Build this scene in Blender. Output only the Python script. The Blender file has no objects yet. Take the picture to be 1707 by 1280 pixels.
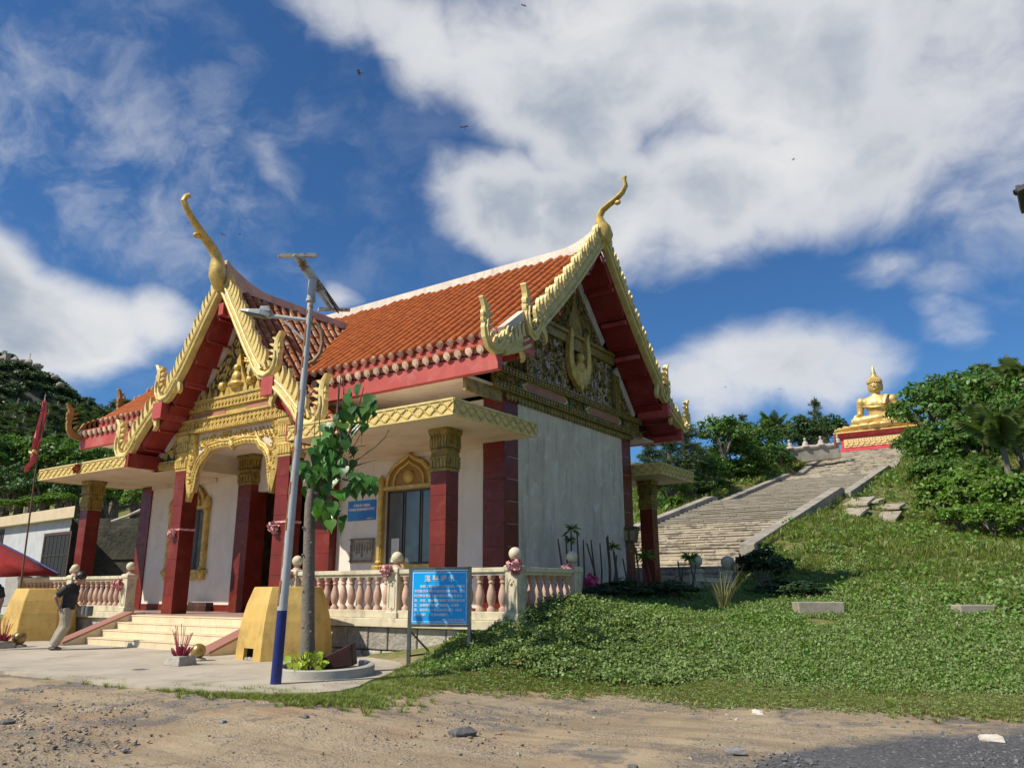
import bpy, bmesh, math, random
import numpy as np
from mathutils import Vector, Matrix, Euler
random.seed(7); RNG = np.random.default_rng(7)
SC = bpy.context.scene; COL = SC.collection
PI = math.pi
# ------------------------------------------------------------------ camera
CAM = Vector((10.099, -14.612, 1.55)); YAW, PITCH, ROLL, FPX = 0.595, 0.258, -0.005, 1281.8
def cam_axes():
    f = Vector((-math.sin(YAW)*math.cos(PITCH), math.cos(YAW)*math.cos(PITCH), math.sin(PITCH)))
    r = Vector((math.cos(YAW), math.sin(YAW), 0)); u = r.cross(f)
    return f, math.cos(ROLL)*r + math.sin(ROLL)*u, -math.sin(ROLL)*r + math.cos(ROLL)*u
CF, CR, CU = cam_axes()
cd = bpy.data.cameras.new('camera'); cam = bpy.data.objects.new('camera', cd); COL.objects.link(cam)
cd.sensor_width = 36; cd.lens = FPX/1707*36; cd.clip_start = .05; cd.clip_end = 6000
cam.matrix_world = Matrix(((CR.x, CU.x, -CF.x, CAM.x), (CR.y, CU.y, -CF.y, CAM.y), (CR.z, CU.z, -CF.z, CAM.z), (0, 0, 0, 1)))
SC.camera = cam
# ray helpers: measured photograph points -> places in the world
def ray(u, v): return CF + CR*((u-853.5)/FPX) - CU*((v-640)/FPX)
def atd(u, v, d): return CAM + ray(u, v)*d
def onx(u, v, x): w = ray(u, v); return CAM + w*((x-CAM.x)/w.x)
def ony(u, v, y): w = ray(u, v); return CAM + w*((y-CAM.y)/w.y)
def onz(u, v, z): w = ray(u, v); return CAM + w*((z-CAM.z)/w.z)
NH = Vector((CF.x, CF.y, 0)).normalized(); RH = Vector((CR.x, CR.y, 0)).normalized()
def onp(u, v, p): w = ray(u, v); return CAM + w*((Vector(p)-CAM).dot(NH)/w.dot(NH))
# ------------------------------------------------------------------ exposure, sun, sky
SC.view_settings.view_transform = 'Standard'; SC.view_settings.look = 'None'
SC.view_settings.exposure = 0.17; SC.view_settings.gamma = 1; SC.view_settings.use_curve_mapping = False
SUN_EL, SUN_DX, SUN_DY = math.radians(47), .48, .88       # light travels towards (+dx, +dy)
SUN_STRENGTH, SKY_STRENGTH = 5.0, 0.072
n_ = math.hypot(SUN_DX, SUN_DY); SUN_DX /= n_; SUN_DY /= n_
sl = bpy.data.lights.new('sun', 'SUN'); sl.energy = SUN_STRENGTH; sl.angle = math.radians(.53); sl.color = (1, .91, .76)
so = bpy.data.objects.new('sun', sl); COL.objects.link(so)
ldir = Vector((SUN_DX*math.cos(SUN_EL), SUN_DY*math.cos(SUN_EL), -math.sin(SUN_EL)))
so.rotation_euler = ldir.to_track_quat('-Z', 'Y').to_euler(); so.location = (-20, -30, 40)

class NT:
    """small node-tree helper"""
    def __init__(s, tree): s.t = tree; s.n = tree.nodes; s.l = tree.links
    def node(s, kind, **kw):
        n = s.n.new(kind)
        for k, v in kw.items():
            if k.startswith('i_'):
                n.inputs[k[2:].replace('_', ' ')].default_value = v
            else: setattr(n, k, v)
        return n
    def link(s, a, b): s.l.new(a, b)
    def math(s, op, a, b=None, c=None, clamp=False):
        n = s.n.new('ShaderNodeMath'); n.operation = op; n.use_clamp = clamp
        for i, v in enumerate((a, b, c)):
            if v is None: continue
            if isinstance(v, (int, float)): n.inputs[i].default_value = v
            else: s.l.new(v, n.inputs[i])
        return n.outputs[0]
    def mix(s, fac, a, b, mode='MIX'):
        n = s.n.new('ShaderNodeMix'); n.data_type = 'RGBA'; n.blend_type = mode
        for sock, v in ((n.inputs[0], fac), (n.inputs[6], a), (n.inputs[7], b)):
            if isinstance(v, (int, float)): sock.default_value = v
            elif isinstance(v, tuple): sock.default_value = (*v[:3], 1)
            else: s.l.new(v, sock)
        return n.outputs[2]
    def noise(s, vec, scale, detail=4, rough=.55, dist=0, out=0):
        n = s.n.new('ShaderNodeTexNoise'); n.inputs['Scale'].default_value = scale; n.inputs['Detail'].default_value = detail
        n.inputs['Roughness'].default_value = rough; n.inputs['Distortion'].default_value = dist
        if vec is not None: s.l.new(vec, n.inputs['Vector'])
        return n.outputs[out]
    def ramp(s, fac, a, b, ca=0., cb=1.):
        n = s.n.new('ShaderNodeMapRange'); n.interpolation_type = 'SMOOTHSTEP'
        s.l.new(fac, n.inputs[0]); n.inputs[1].default_value = a; n.inputs[2].default_value = b
        n.inputs[3].default_value = ca; n.inputs[4].default_value = cb
        return n.outputs[0]
    def mapping(s, vec, scale=(1, 1, 1), loc=(0, 0, 0)):
        n = s.n.new('ShaderNodeMapping'); s.l.new(vec, n.inputs[0]); n.inputs['Scale'].default_value = scale; n.inputs['Location'].default_value = loc
        return n.outputs[0]

W = bpy.data.worlds.new('World'); SC.world = W; W.use_nodes = True
wt = NT(W.node_tree); W.node_tree.nodes.clear()
sky = wt.node('ShaderNodeTexSky', sky_type='NISHITA', sun_disc=False, sun_elevation=SUN_EL)
sky.sun_rotation = math.atan2(-SUN_DX, -SUN_DY); sky.air_density = 1.0; sky.dust_density = .35; sky.ozone_density = 2.2
geo = wt.node('ShaderNodeTexCoord'); gdir = geo.outputs['Generated']
sep = wt.node('ShaderNodeSeparateXYZ'); wt.link(gdir, sep.inputs[0])
az = wt.math('ARCTAN2', sep.outputs[0], sep.outputs[1])           # compass bearing from +Y
el = wt.math('ARCSINE', wt.math('MINIMUM', wt.math('MAXIMUM', sep.outputs[2], -1.0), 1.0))
# cloud masses where they hang in the sky: (bearing, elevation) ellipses, measured once
def azel(u, v):
    w = ray(u, v).normalized(); return math.atan2(w.x, w.y), math.asin(w.z)
CLOUDS = [  # u, v, half width, half height, tilt(deg), weight
    (560, 10, 150, 90, 25, .75), (720, 70, 190, 110, 25, .95), (900, 150, 200, 130, 20, 1.1), (1120, 90, 260, 150, 5, 1.15),
    (1330, 130, 260, 150, 0, 1.15), (870, 350, 140, 80, 10, 1.05), (1010, 350, 170, 95, 0, 1.15), (1200, 310, 220, 110, -6, 1.15), (1420, 220, 200, 130, -15, 1.1),
    (1600, 120, 190, 170, -10, .95), (1660, 340, 120, 150, -30, .62), (1560, 250, 120, 80, -30, .7),
    (20, 500, 130, 75, 30, 1.25), (150, 545, 130, 62, 15, 1.2), (270, 555, 80, 50, 20, 1.05), (40, 600, 160, 60, 0, .95),
    (110, 310, 290, 110, 22, .36), (445, 300, 110, 60, 28, .56),
    (1270, 610, 130, 75, 0, 1.0), (1200, 640, 130, 60, 0, .95), (1370, 620, 90, 55, 0, .85), (1560, 560, 70, 45, 0, .6), (1480, 450, 110, 45, 0, .5), (1600, 470, 100, 60, 0, .5),
    (560, 500, 40, 28, 0, .7), (-170, 480, 160, 120, 0, .9), (1850, 200, 200, 260, 0, .8), (800, -150, 380, 120, 0, .9)]
# the rest of the sky, out of view, carries the same sort of scattered masses
for k in range(15):
    CLOUDS.append((None, .75+k*.28+.1*math.sin(k*3), .25+.5*(.5+.5*math.sin(k*5.1)), .22+.1*math.sin(k*2.), .13+.04*math.cos(k*1.7), 0, .95))
pert = wt.noise(gdir, 3.2, 3, .55, 0, 1)
psep = wt.node('ShaderNodeSeparateXYZ'); wt.link(pert, psep.inputs[0])
az2 = wt.math('ADD', az, wt.math('MULTIPLY', wt.math('SUBTRACT', psep.outputs[0], .5), .22))
el2 = wt.math('ADD', el, wt.math('MULTIPLY', wt.math('SUBTRACT', psep.outputs[1], .5), .18))
dens = None
for c in CLOUDS:
    if c[0] is None: a0, e0, sx, sy, tilt, wgt = c[1:]
    else:
        a0, e0 = azel(c[0], c[1]); sx = c[2]/FPX*1.05/max(.5, math.cos(e0)); sy = c[3]/FPX*1.05; tilt = math.radians(-c[4]); wgt = c[5]
    da = wt.math('SUBTRACT', az2, a0) if c[0] is not None else wt.math('WRAP', wt.math('SUBTRACT', az2, a0), PI, -PI)
    de = wt.math('SUBTRACT', el2, e0); ct, st = math.cos(tilt), math.sin(tilt)
    p = wt.math('MULTIPLY_ADD', da, ct/sx, wt.math('MULTIPLY', de, st/sx))
    q = wt.math('MULTIPLY_ADD', de, ct/sy, wt.math('MULTIPLY', da, -st/sy))
    r2 = wt.math('MULTIPLY_ADD', p, p, wt.math('MULTIPLY', q, q))
    g = wt.math('MULTIPLY', wt.math('EXPONENT', wt.math('MULTIPLY', r2, -.75)), wgt)
    dens = g if dens is None else wt.math('MAXIMUM', dens, g)
dens = wt.math('MINIMUM', dens, 1.5)
warp = wt.noise(gdir, 7, 4, .6, 0, 1)
vadd = wt.node('ShaderNodeVectorMath', operation='MULTIPLY_ADD'); wt.link(warp, vadd.inputs[0]); vadd.inputs[1].default_value = (.09, .09, .09); wt.link(gdir, vadd.inputs[2])
vstr = wt.mapping(vadd.outputs[0], (1, 1, 1.7))
n1 = wt.noise(vstr, 6.0, 9, .57, .2); n2 = wt.noise(vstr, 2.6, 5, .5)
nn = wt.math('MULTIPLY_ADD', n1, 1.0, wt.math('MULTIPLY', n2, .75))
field = wt.math('ADD', dens, wt.math('MULTIPLY', wt.math('SUBTRACT', nn, .87), 1.0))
mask = wt.ramp(field, .38, 1.02)
# thin cirrus streaks drifting across the left of the sky
a1, e1 = azel(130, 270); cu = wt.math('MULTIPLY', wt.math('SUBTRACT', az2, a1), 3.1); cv = wt.math('MULTIPLY', wt.math('SUBTRACT', el2, e1), 5.6)
cg = wt.math('EXPONENT', wt.math('MULTIPLY', wt.math('MULTIPLY_ADD', cu, cu, wt.math('MULTIPLY', cv, cv)), -.8))
rot = wt.node('ShaderNodeMapping'); wt.link(vadd.outputs[0], rot.inputs[0]); rot.inputs['Rotation'].default_value = (.5, .35, .6); rot.inputs['Scale'].default_value = (2.6, 7.5, 9.0)
cir = wt.math('MULTIPLY', cg, wt.ramp(wt.noise(rot.outputs[0], 1.5, 8, .6, .2), .40, .76, 0, .46))
mask = wt.math('MAXIMUM', mask, cir)
thick = wt.ramp(field, .68, 1.30)
n3 = wt.noise(vstr, 2.6, 6, .52, .25)
shade = wt.math('MULTIPLY', thick, wt.ramp(n3, .34, .64, .12, 1.0))
ccol = wt.mix(shade, (10.3, 10.3, 10.3), (4.1, 4.9, 6.1))            # sunlit white to the grey of thick cloud
skyc = wt.mix(1.0, sky.outputs[0], (.50, .90, 1.30), 'MULTIPLY')
full = wt.mix(wt.math('MULTIPLY', mask, .97), skyc, ccol)
bg = wt.node('ShaderNodeBackground'); wt.link(full, bg.inputs[0]); bg.inputs[1].default_value = SKY_STRENGTH
wo = wt.node('ShaderNodeOutputWorld'); wt.link(bg.outputs[0], wo.inputs[0])

# ------------------------------------------------------------------ tags and mesh helpers
def tag(o, label=None, cat=None, group=None, kind=None):
    if label: o['label'] = label
    if cat: o['category'] = cat
    if group: o['group'] = group
    if kind: o['kind'] = kind
    return o
def empty(name, loc, label=None, cat=None, group=None, rz=0):
    o = bpy.data.objects.new(name, None); o.empty_display_size = .2; o.location = loc; o.rotation_euler = (0, 0, rz); COL.objects.link(o)
    return tag(o, label, cat, group)
def link(name, me, parent=None, mat=None):
    o = bpy.data.objects.new(name, me); COL.objects.link(o)
    if mat is not None and not me.materials: me.materials.append(mat)
    if parent is not None: o.parent = parent
    return o
class MB:
    def __init__(s): s.v = []; s.f = []
    def add(s, vs, fs):
        k = len(s.v); s.v += [tuple(p) for p in vs]; s.f += [tuple(i+k for i in f) for f in fs]; return s
    def box(s, x0, x1, y0, y1, z0, z1):
        return s.add([(x0, y0, z0), (x1, y0, z0), (x1, y1, z0), (x0, y1, z0), (x0, y0, z1), (x1, y0, z1), (x1, y1, z1), (x0, y1, z1)],
                     [(0, 3, 2, 1), (4, 5, 6, 7), (0, 1, 5, 4), (1, 2, 6, 5), (2, 3, 7, 6), (3, 0, 4, 7)])
    def obox(s, M, sx, sy, sz):
        c = [Vector((x*sx/2, y*sy/2, z*sz/2)) for z in (-1, 1) for x, y in ((-1, -1), (1, -1), (1, 1), (-1, 1))]
        return s.add([M @ p for p in c], [(0, 3, 2, 1), (4, 5, 6, 7), (0, 1, 5, 4), (1, 2, 6, 5), (2, 3, 7, 6), (3, 0, 4, 7)])
    def bar(s, a, b, w, h=None, up=Vector((0, 0, 1))):
        a = Vector(a); b = Vector(b); h = h or w; d = (b-a).normalized()
        sd = d.cross(up)
        if sd.length < 1e-4: sd = d.cross(Vector((1, 0, 0)))
        sd.normalize(); uu = sd.cross(d)
        vs = [p + sd*(x*w/2) + uu*(y*h/2) for p in (a, b) for x, y in ((-1, -1), (1, -1), (1, 1), (-1, 1))]
        return s.add(vs, [(0, 1, 2, 3), (7, 6, 5, 4), (0, 4, 5, 1), (1, 5, 6, 2), (2, 6, 7, 3), (3, 7, 4, 0)])
    def loft(s, rings, closed=True, cap=True):
        k = len(rings[0]); vs = [p for r in rings for p in r]; fs = []
        for i in range(len(rings)-1):
            for j in range(k if closed else k-1):
                a = i*k+j; b = i*k+(j+1) % k; fs.append((a, b, b+k, a+k))
        if cap: fs.append(tuple(range(k-1, -1, -1))); fs.append(tuple((len(rings)-1)*k+j for j in range(k)))
        return s.add(vs, fs)
    def tube(s, pts, rad, n=8, flat=1.0, cap=True):
        pts = [Vector(p) for p in pts]; m = len(pts)
        if isinstance(rad, (int, float)): rad = [rad]*m
        rings = []; ref = Vector((0, 0, 1))
        prev = None
        for i, p in enumerate(pts):
            d = (pts[min(i+1, m-1)]-pts[max(i-1, 0)]).normalized()
            if prev is None:
                a = d.cross(ref)
                if a.length < .1: a = d.cross(Vector((1, 0, 0)))
            else: a = prev - d*prev.dot(d)
            a.normalize(); prev = a; b = d.cross(a)
            rings.append([p + a*(math.cos(2*PI*j/n)*rad[i]) + b*(math.sin(2*PI*j/n)*rad[i]*flat) for j in range(n)])
        return s.loft(rings, True, cap)
    def lathe(s, prof, n=14, c=(0, 0, 0), sq=0):
        rings = []
        for r, z in prof:
            ring = []
            for j in range(n):
                t = 2*PI*(j+.5)/n; ring.append((c[0]+math.cos(t)*r, c[1]+math.sin(t)*r, c[2]+z))
            rings.append(ring)
        return s.loft(rings)
    def sq(s, prof, c=(0, 0, 0)):      # square stacked profile, (half width, z)
        return s.loft([[(c[0]+x*r, c[1]+y*r, c[2]+z) for x, y in ((-1, -1), (1, -1), (1, 1), (-1, 1))] for r, z in prof])
    def sphere(s, c, r, n=12, m=8, sc=(1, 1, 1)):
        prof = [(max(1e-4, math.sin(PI*i/m)), -math.cos(PI*i/m)) for i in range(m+1)]
        rings = [[(c[0]+math.cos(2*PI*j/n)*q*r*sc[0], c[1]+math.sin(2*PI*j/n)*q*r*sc[1], c[2]+z*r*sc[2]) for j in range(n)] for q, z in prof]
        return s.loft(rings)
    def prism(s, poly, fn, d0, d1):    # polygon (a,b) extruded along depth; fn(a,b,d)->xyz ; poly may be concave
        k = len(poly)
        return s.add([fn(a, b, d0) for a, b in poly]+[fn(a, b, d1) for a, b in poly],
                     [tuple(range(k-1, -1, -1)), tuple(range(k, 2*k))]+[(i, (i+1) % k, (i+1) % k+k, i+k) for i in range(k)])
    def ribbon(s, pts, wid, fn, d0, d1, tri=0.0):   # ribbon in a plane with real thickness; tri>0 raises a middle ridge
        m = len(pts); L = []; R_ = []
        for i, (a, b) in enumerate(pts):
            p0 = pts[max(i-1, 0)]; p1 = pts[min(i+1, m-1)]; dx, dy = p1[0]-p0[0], p1[1]-p0[1]; l = math.hypot(dx, dy) or 1
            nx, ny = -dy/l, dx/l; w = (wid[i] if not isinstance(wid, (int, float)) else wid)/2
            L.append((a+nx*w, b+ny*w)); R_.append((a-nx*w, b-ny*w))
        rings = []
        for i in range(m):
            mid = ((L[i][0]+R_[i][0])/2, (L[i][1]+R_[i][1])/2)
            rings.append([fn(*L[i], d0), fn(*R_[i], d0), fn(*R_[i], d1), fn(*mid, d1+tri), fn(*L[i], d1)])
        return s.loft(rings)
    def mesh(s, name, smooth=False, ang=None):
        me = bpy.data.meshes.new(name); me.from_pydata([tuple(v) for v in s.v], [], s.f)
        bm = bmesh.new(); bm.from_mesh(me); bmesh.ops.recalc_face_normals(bm, faces=bm.faces); bm.to_mesh(me); bm.free()
        if smooth:
            me.shade_smooth()
            try: me.set_sharp_from_angle(angle=math.radians(ang or 40))
            except Exception: pass
        return me
    def build(s, name, mat, parent=None, smooth=False, ang=None, bevel=0):
        o = link(name, s.mesh(name, smooth, ang), parent, mat)
        if bevel:
            b = o.modifiers.new('bevel', 'BEVEL'); b.width = bevel; b.segments = 2; b.limit_method = 'ANGLE'; b.angle_limit = .6
        return o
def fast_mesh(name, V, F):
    """V (n,3), F (m,k) arrays of equal-sized faces"""
    me = bpy.data.meshes.new(name); V = np.asarray(V, np.float32); F = np.asarray(F, np.int32); m, k = F.shape
    me.vertices.add(len(V)); me.vertices.foreach_set('co', V.ravel()); me.loops.add(m*k); me.loops.foreach_set('vertex_index', F.ravel())
    me.polygons.add(m); me.polygons.foreach_set('loop_start', np.arange(0, m*k, k, dtype=np.int32))
    me.update(calc_edges=True); me.validate(); return me
def copy_tree(o, parent=None):
    c = o.copy(); COL.objects.link(c)
    if parent is not None: c.parent = parent
    for ch in list(o.children): copy_tree(ch, c)
    return c

# ------------------------------------------------------------------ materials
MATS = {}
def mat(name, col, col2=None, rough=.6, metal=0, scale=3., var=.5, bump=.15, bscale=30., streak=None, streak_amt=.5, dirt=None, dirt_amt=.5, dscale=2., rnd=0, spec=.5, island=0, coord='Object', trans=0, dpow=(.5, .68), bdist=.02, coat=0, hue=1):
    if name in MATS: return MATS[name]
    m = bpy.data.materials.new(name); m.use_nodes = True; t = NT(m.node_tree); t.n.clear()
    out = t.node('ShaderNodeOutputMaterial'); bs = t.node('ShaderNodeBsdfPrincipled')
    tc = t.node('ShaderNodeTexCoord').outputs[coord]
    if coord == 'Object':
        g = t.node('ShaderNodeNewGeometry'); tc = g.outputs['Position']
    c = t.mix(t.ramp(t.noise(tc, scale, 6, .6), .5-.3*var-.05, .5+.3*var+.05), col, col2 or tuple(x*.72 for x in col))
    if streak:
        v = t.mapping(tc, (1, 1, .12)); c = t.mix(t.math('MULTIPLY', t.ramp(t.noise(v, 4.5, 7, .62), .48, .72), streak_amt), c, streak)
    if dirt:
        c = t.mix(t.math('MULTIPLY', t.ramp(t.noise(tc, dscale, 8, .65, .3), *dpow), dirt_amt), c, dirt)
    if rnd:
        oi = t.node('ShaderNodeObjectInfo'); hv = t.node('ShaderNodeHueSaturation'); t.link(c, hv.inputs['Color'])
        t.link(t.math('MULTIPLY_ADD', oi.outputs['Random'], rnd, 1-rnd/2), hv.inputs['Value']); c = hv.outputs[0]
    if island:
        gi = t.node('ShaderNodeNewGeometry'); hv = t.node('ShaderNodeHueSaturation'); t.link(c, hv.inputs['Color'])
        t.link(t.math('MULTIPLY_ADD', gi.outputs['Random Per Island'], island, 1-island/2), hv.inputs['Value'])
        t.link(t.math('MULTIPLY_ADD', gi.outputs['Random Per Island'], .05*hue, .5-.025*hue), hv.inputs['Hue']); c = hv.outputs[0]
    t.link(c, bs.inputs['Base Color']); bs.inputs['Metallic'].default_value = metal
    bs.inputs['Specular IOR Level'].default_value = spec
    if coat: bs.inputs['Coat Weight'].default_value = coat; bs.inputs['Coat Roughness'].default_value = .15
    t.link(t.ramp(t.noise(tc, scale*4, 3), .3, .7, max(.05, rough-.1), min(1, rough+.12)), bs.inputs['Roughness'])
    if bump:
        bn = t.node('ShaderNodeBump'); bn.inputs['Strength'].default_value = bump; bn.inputs['Distance'].default_value = bdist
        t.link(t.noise(tc, bscale, 5, .6), bn.inputs['Height']); t.link(bn.outputs[0], bs.inputs['Normal'])
    if trans:
        tr = t.node('ShaderNodeBsdfTranslucent'); mx = t.mix(1.0, c, (1.3, 1.5, .5), 'MULTIPLY'); t.link(mx, tr.inputs[0])
        ms = t.node('ShaderNodeMixShader'); ms.inputs[0].default_value = trans; t.link(bs.outputs[0], ms.inputs[1]); t.link(tr.outputs[0], ms.inputs[2])
        t.link(ms.outputs[0], out.inputs[0])
    else: t.link(bs.outputs[0], out.inputs[0])
    MATS[name] = m; return m
GOLD = mat('gold_paint', (.70, .51, .15), (.48, .33, .08), rough=.45, metal=.25, scale=6, bump=.3, bscale=28, dirt=(.24, .17, .06), dirt_amt=.5, dscale=4)
GOLDY = mat('yellow_gold_paint', (.74, .60, .25), (.60, .47, .16), rough=.5, metal=.1, scale=5, bump=.2, bscale=40, dirt=(.30, .24, .12), dirt_amt=.45, dscale=4)
GOLDD = mat('dull_gold_paint', (.35, .245, .055), (.20, .145, .038), rough=.5, metal=.2, scale=7, bump=.3, bscale=50, dirt=(.07, .06, .03), dirt_amt=.6, dscale=7)
OCHRE = mat('ochre_and_shaded_gold', (.36, .20, .05), (.28, .15, .04), rough=.55, metal=.1, scale=5, bump=.1)
CARVE_BACK = mat('carving_ground', (.05, .05, .035), (.10, .085, .03), rough=.7, scale=9)
REDP = mat('red_paint', (.30, .026, .022), (.22, .02, .017), rough=.5, scale=2.2, bump=.1, dirt=(.32, .12, .10), dirt_amt=.3, dscale=1.7)
REDFADE = mat('faded_red_paint', (.46, .08, .065), (.37, .05, .04), rough=.55, scale=1.6, bump=.12, dirt=(.50, .22, .18), dirt_amt=.45, dscale=1.5, streak=(.24, .05, .045), streak_amt=.4)
PILLAR = mat('maroon_tile', (.175, .024, .016), (.13, .018, .012), rough=.36, scale=2, bump=.04, rnd=.3, dirt=(.26, .09, .06), dirt_amt=.25, dscale=2.5, spec=.3)
GROUT = mat('dark_grout', (.12, .05, .045), rough=.8)
WHITEW = mat('white_wall_plaster', (.80, .75, .66), (.73, .68, .59), rough=.75, scale=1.4, bump=.12, bscale=20, streak=(.55, .51, .44), streak_amt=.35, dirt=(.5, .46, .4), dirt_amt=.25)
GABLEW = mat('weathered_wall_plaster', (.74, .625, .485), (.60, .51, .395), rough=.8, scale=1.1, bump=.2, bscale=16, streak=(.34, .30, .25), streak_amt=.75, dirt=(.78, .74, .65), dirt_amt=.65, dscale=2.8, dpow=(.52, .66))
CEIL = mat('canopy_soffit_plaster', (.74, .65, .52), (.66, .56, .43), rough=.8, scale=1.2, bump=.1, dirt=(.36, .22, .12), dirt_amt=.3, dscale=1.1)
CREAM = mat('cream_stone_paint', (.66, .60, .43), (.56, .50, .35), rough=.7, scale=4, bump=.2, streak=(.30, .28, .20), streak_amt=.45, dirt=(.22, .20, .14), dirt_amt=.5, dscale=3)
PINKST = mat('pink_stone_paint', (.55, .38, .285), (.46, .305, .225), rough=.7, scale=6, bump=.15, dirt=(.24, .14, .10), dirt_amt=.4, dscale=5, rnd=.18)
STEPM = mat('cream_step_tile', (.74, .62, .42), (.68, .55, .36), rough=.45, scale=2.5, bump=.05, dirt=(.45, .36, .25), dirt_amt=.35)
GRANITE = mat('pink_granite', (.36, .17, .13), (.28, .13, .10), rough=.5, scale=30, bump=.05)
FLOORM = mat('platform_floor_tile', (.42, .30, .24), (.36, .26, .2), rough=.4, scale=2)
STONE = mat('grey_block_stone', (.46, .43, .37), (.33, .305, .26), rough=.85, scale=5, bump=.9, bscale=14, rnd=.45, dirt=(.13, .12, .10), dirt_amt=.5, bdist=.05)
MORTAR = mat('mortar', (.20, .185, .16), rough=.9, scale=6, bump=.4)
TILE = mat('glazed_orange_tile', (.43, .118, .022), (.35, .088, .016), rough=.42, scale=3, var=.8, bump=.12, bscale=25, rnd=.22, dirt=(.50, .40, .30), dirt_amt=.7, dscale=6, dpow=(.65, .74), spec=.35)
TILEW = mat('weathered_orange_tile', (.42, .15, .04), (.24, .08, .03), rough=.5, scale=3, var=.9, bump=.2, rnd=.45, spec=.3, dirt=(.50, .40, .32), dirt_amt=.85, dscale=4.5, dpow=(.54, .66))
PAN = mat('roof_pan_tile', (.15, .04, .014), (.09, .025, .010), rough=.5, scale=5, bump=.3, dirt=(.10, .05, .03), dirt_amt=.6)
ENDCAP = mat('eave_tile_clay', (.76, .60, .48), (.60, .40, .28), rough=.6, scale=9, bump=.2, rnd=.5)
RIDGEW = mat('ridge_plaster', (.72, .66, .56), (.58, .50, .42), rough=.75, scale=2, bump=.1, streak=(.36, .30, .25), streak_amt=.4, dirt=(.42, .26, .2), dirt_amt=.3)
RIDGEP = mat('stained_ridge_plaster', (.60, .46, .35), (.46, .34, .26), rough=.8, scale=2, bump=.15, streak=(.30, .22, .18), streak_amt=.4)
DARKG = mat('dark_green_paint', (.02, .09, .05), rough=.5)
PINKPANEL = mat('pink_panel', (.42, .18, .12), (.34, .14, .09), rough=.6)
GLASS = mat('grey_window_glass', (.13, .145, .145), (.10, .115, .115), rough=.12, scale=1, bump=0, spec=.8)
FRAMEM = mat('bronze_window_frame', (.10, .085, .05), rough=.4, metal=.4)
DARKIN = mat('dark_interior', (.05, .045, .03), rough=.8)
PAPER = mat('paper', (.72, .74, .72), rough=.7, bump=0)
# ================================================================== TERRAIN
TP = []
def tpw(x, y, z): TP.append((x, y, z))
def tpp(u, v, d): p = atd(u, v, d); TP.append((p.x, p.y, p.z))
for u, v in ((850, 1150), (1100, 1150), (1300, 1165), (1500, 1178), (1707, 1190)):
    p = onz(u, v, .02); tpw(p.x, p.y, .02)
for x, y, z in ((10, -14, 0), (3, -14, 0), (-6, -14, .03), (-16, -12, .1), (5, -25, 0), (16, -12, 0), (20, -5, .2), (7, -6, 0), (4, -8, .02), (0, -9.9, .08), (-6, -10, .1),
                (-14, -8.4, .18), (-9, -8.3, .18), (-5, -8.2, .18), (-3, -8.15, .18), (-1, -8.05, .18), (.6, -7.85, .18), (1.7, -7.4, .17), (2.3, -6.7, .16), (1.9, -5.8, .17), (0, -3.5, .12), (-7, -3, .12), (-14, -3, .12), (-20, -3, .2), (-26, 0, .3), (-7, 2, .12), (-14, 3, .15), (-2, 1.5, .5), (-2, 5, .9), (2.3, -2.9, .72),
                (2.25, -.9, 1.12), (2.2, -2.0, .95), (.7, 1, 1.25), (1, 4, 1.38), (1, 7, 1.40), (.3, 9, 1.38), (1.5, 10.5, 1.4), (-5, 9.5, 1.35), (-14, 9, 1.4), (-8, 20, 3.7), (-20, 20, 3), (-30, 10, 1.5), (-40, 30, 8), (-25, 60, 13), (-60, 10, 4), (-60, 60, 22),
                (1.8, 13.7, 2.78), (1.8, 21, 4.38), (1.8, 29.8, 6.2), (1.8, 38, 7.6), (1.8, 47.5, 9.5), (1.9, 63, 13.3), (-5.9, 13.7, 2.75), (-5.9, 21, 4.5), (-6, 29.8, 6.4), (-6, 38, 8.1), (-6, 47.5, 10), (-6, 63, 13.9), (-2, 75, 14.5), (-15, 75, 14), (12, 75, 15), (-16, 45, 10), (30, 60, 14), (40, 20, 8), (40, -5, 3), (60, 60, 16)):
    tpw(x, y, z)
for u, v, d in ((1000, 1005, 17), (1100, 1015, 17.5), (1200, 992, 21), (1300, 1010, 18.5), (1365, 1042, 16.2), (1365, 1008, 18.2), (1500, 1010, 18.5), (1640, 1012, 18), (1640, 1040, 16.2),
                (1000, 1090, 13.6), (1150, 1090, 13.6), (1300, 1095, 13.4), (1500, 1105, 12.8), (1700, 1118, 12.2), (1500, 875, 36), (1600, 905, 30), (1707, 915, 27), (1500, 935, 25), (1650, 955, 22.5), (1400, 955, 24), (1450, 840, 42)):
    tpp(u, v, d)
TPA = np.array(TP); TX = TPA[:, :2]/20.
def _phi(r2): return .5*r2*np.log(r2+1e-9)
_D = ((TX[:, None]-TX[None])**2).sum(-1); n_t = len(TX); _A = np.zeros((n_t+3, n_t+3)); _A[:n_t, :n_t] = _phi(_D)+np.eye(n_t)*.004
_A[:n_t, n_t] = 1; _A[:n_t, n_t+1:] = TX; _A[n_t, :n_t] = 1; _A[n_t+1:, :n_t] = TX.T
_W = np.linalg.solve(_A, np.concatenate([TPA[:, 2], np.zeros(3)]))
def th_np(x, y):
    x = np.clip(np.asarray(x, float), -62, 55); y = np.clip(np.asarray(y, float), -27, 78)
    P = np.stack([x, y], -1)/20.; out = np.empty(len(P))
    for i in range(0, len(P), 20000):
        q = P[i:i+20000]; D = ((q[:, None]-TX[None])**2).sum(-1); out[i:i+20000] = _phi(D) @ _W[:n_t] + _W[n_t] + q @ _W[n_t+1:]
    return out
def th(x, y): return float(th_np([x], [y])[0])
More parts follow.
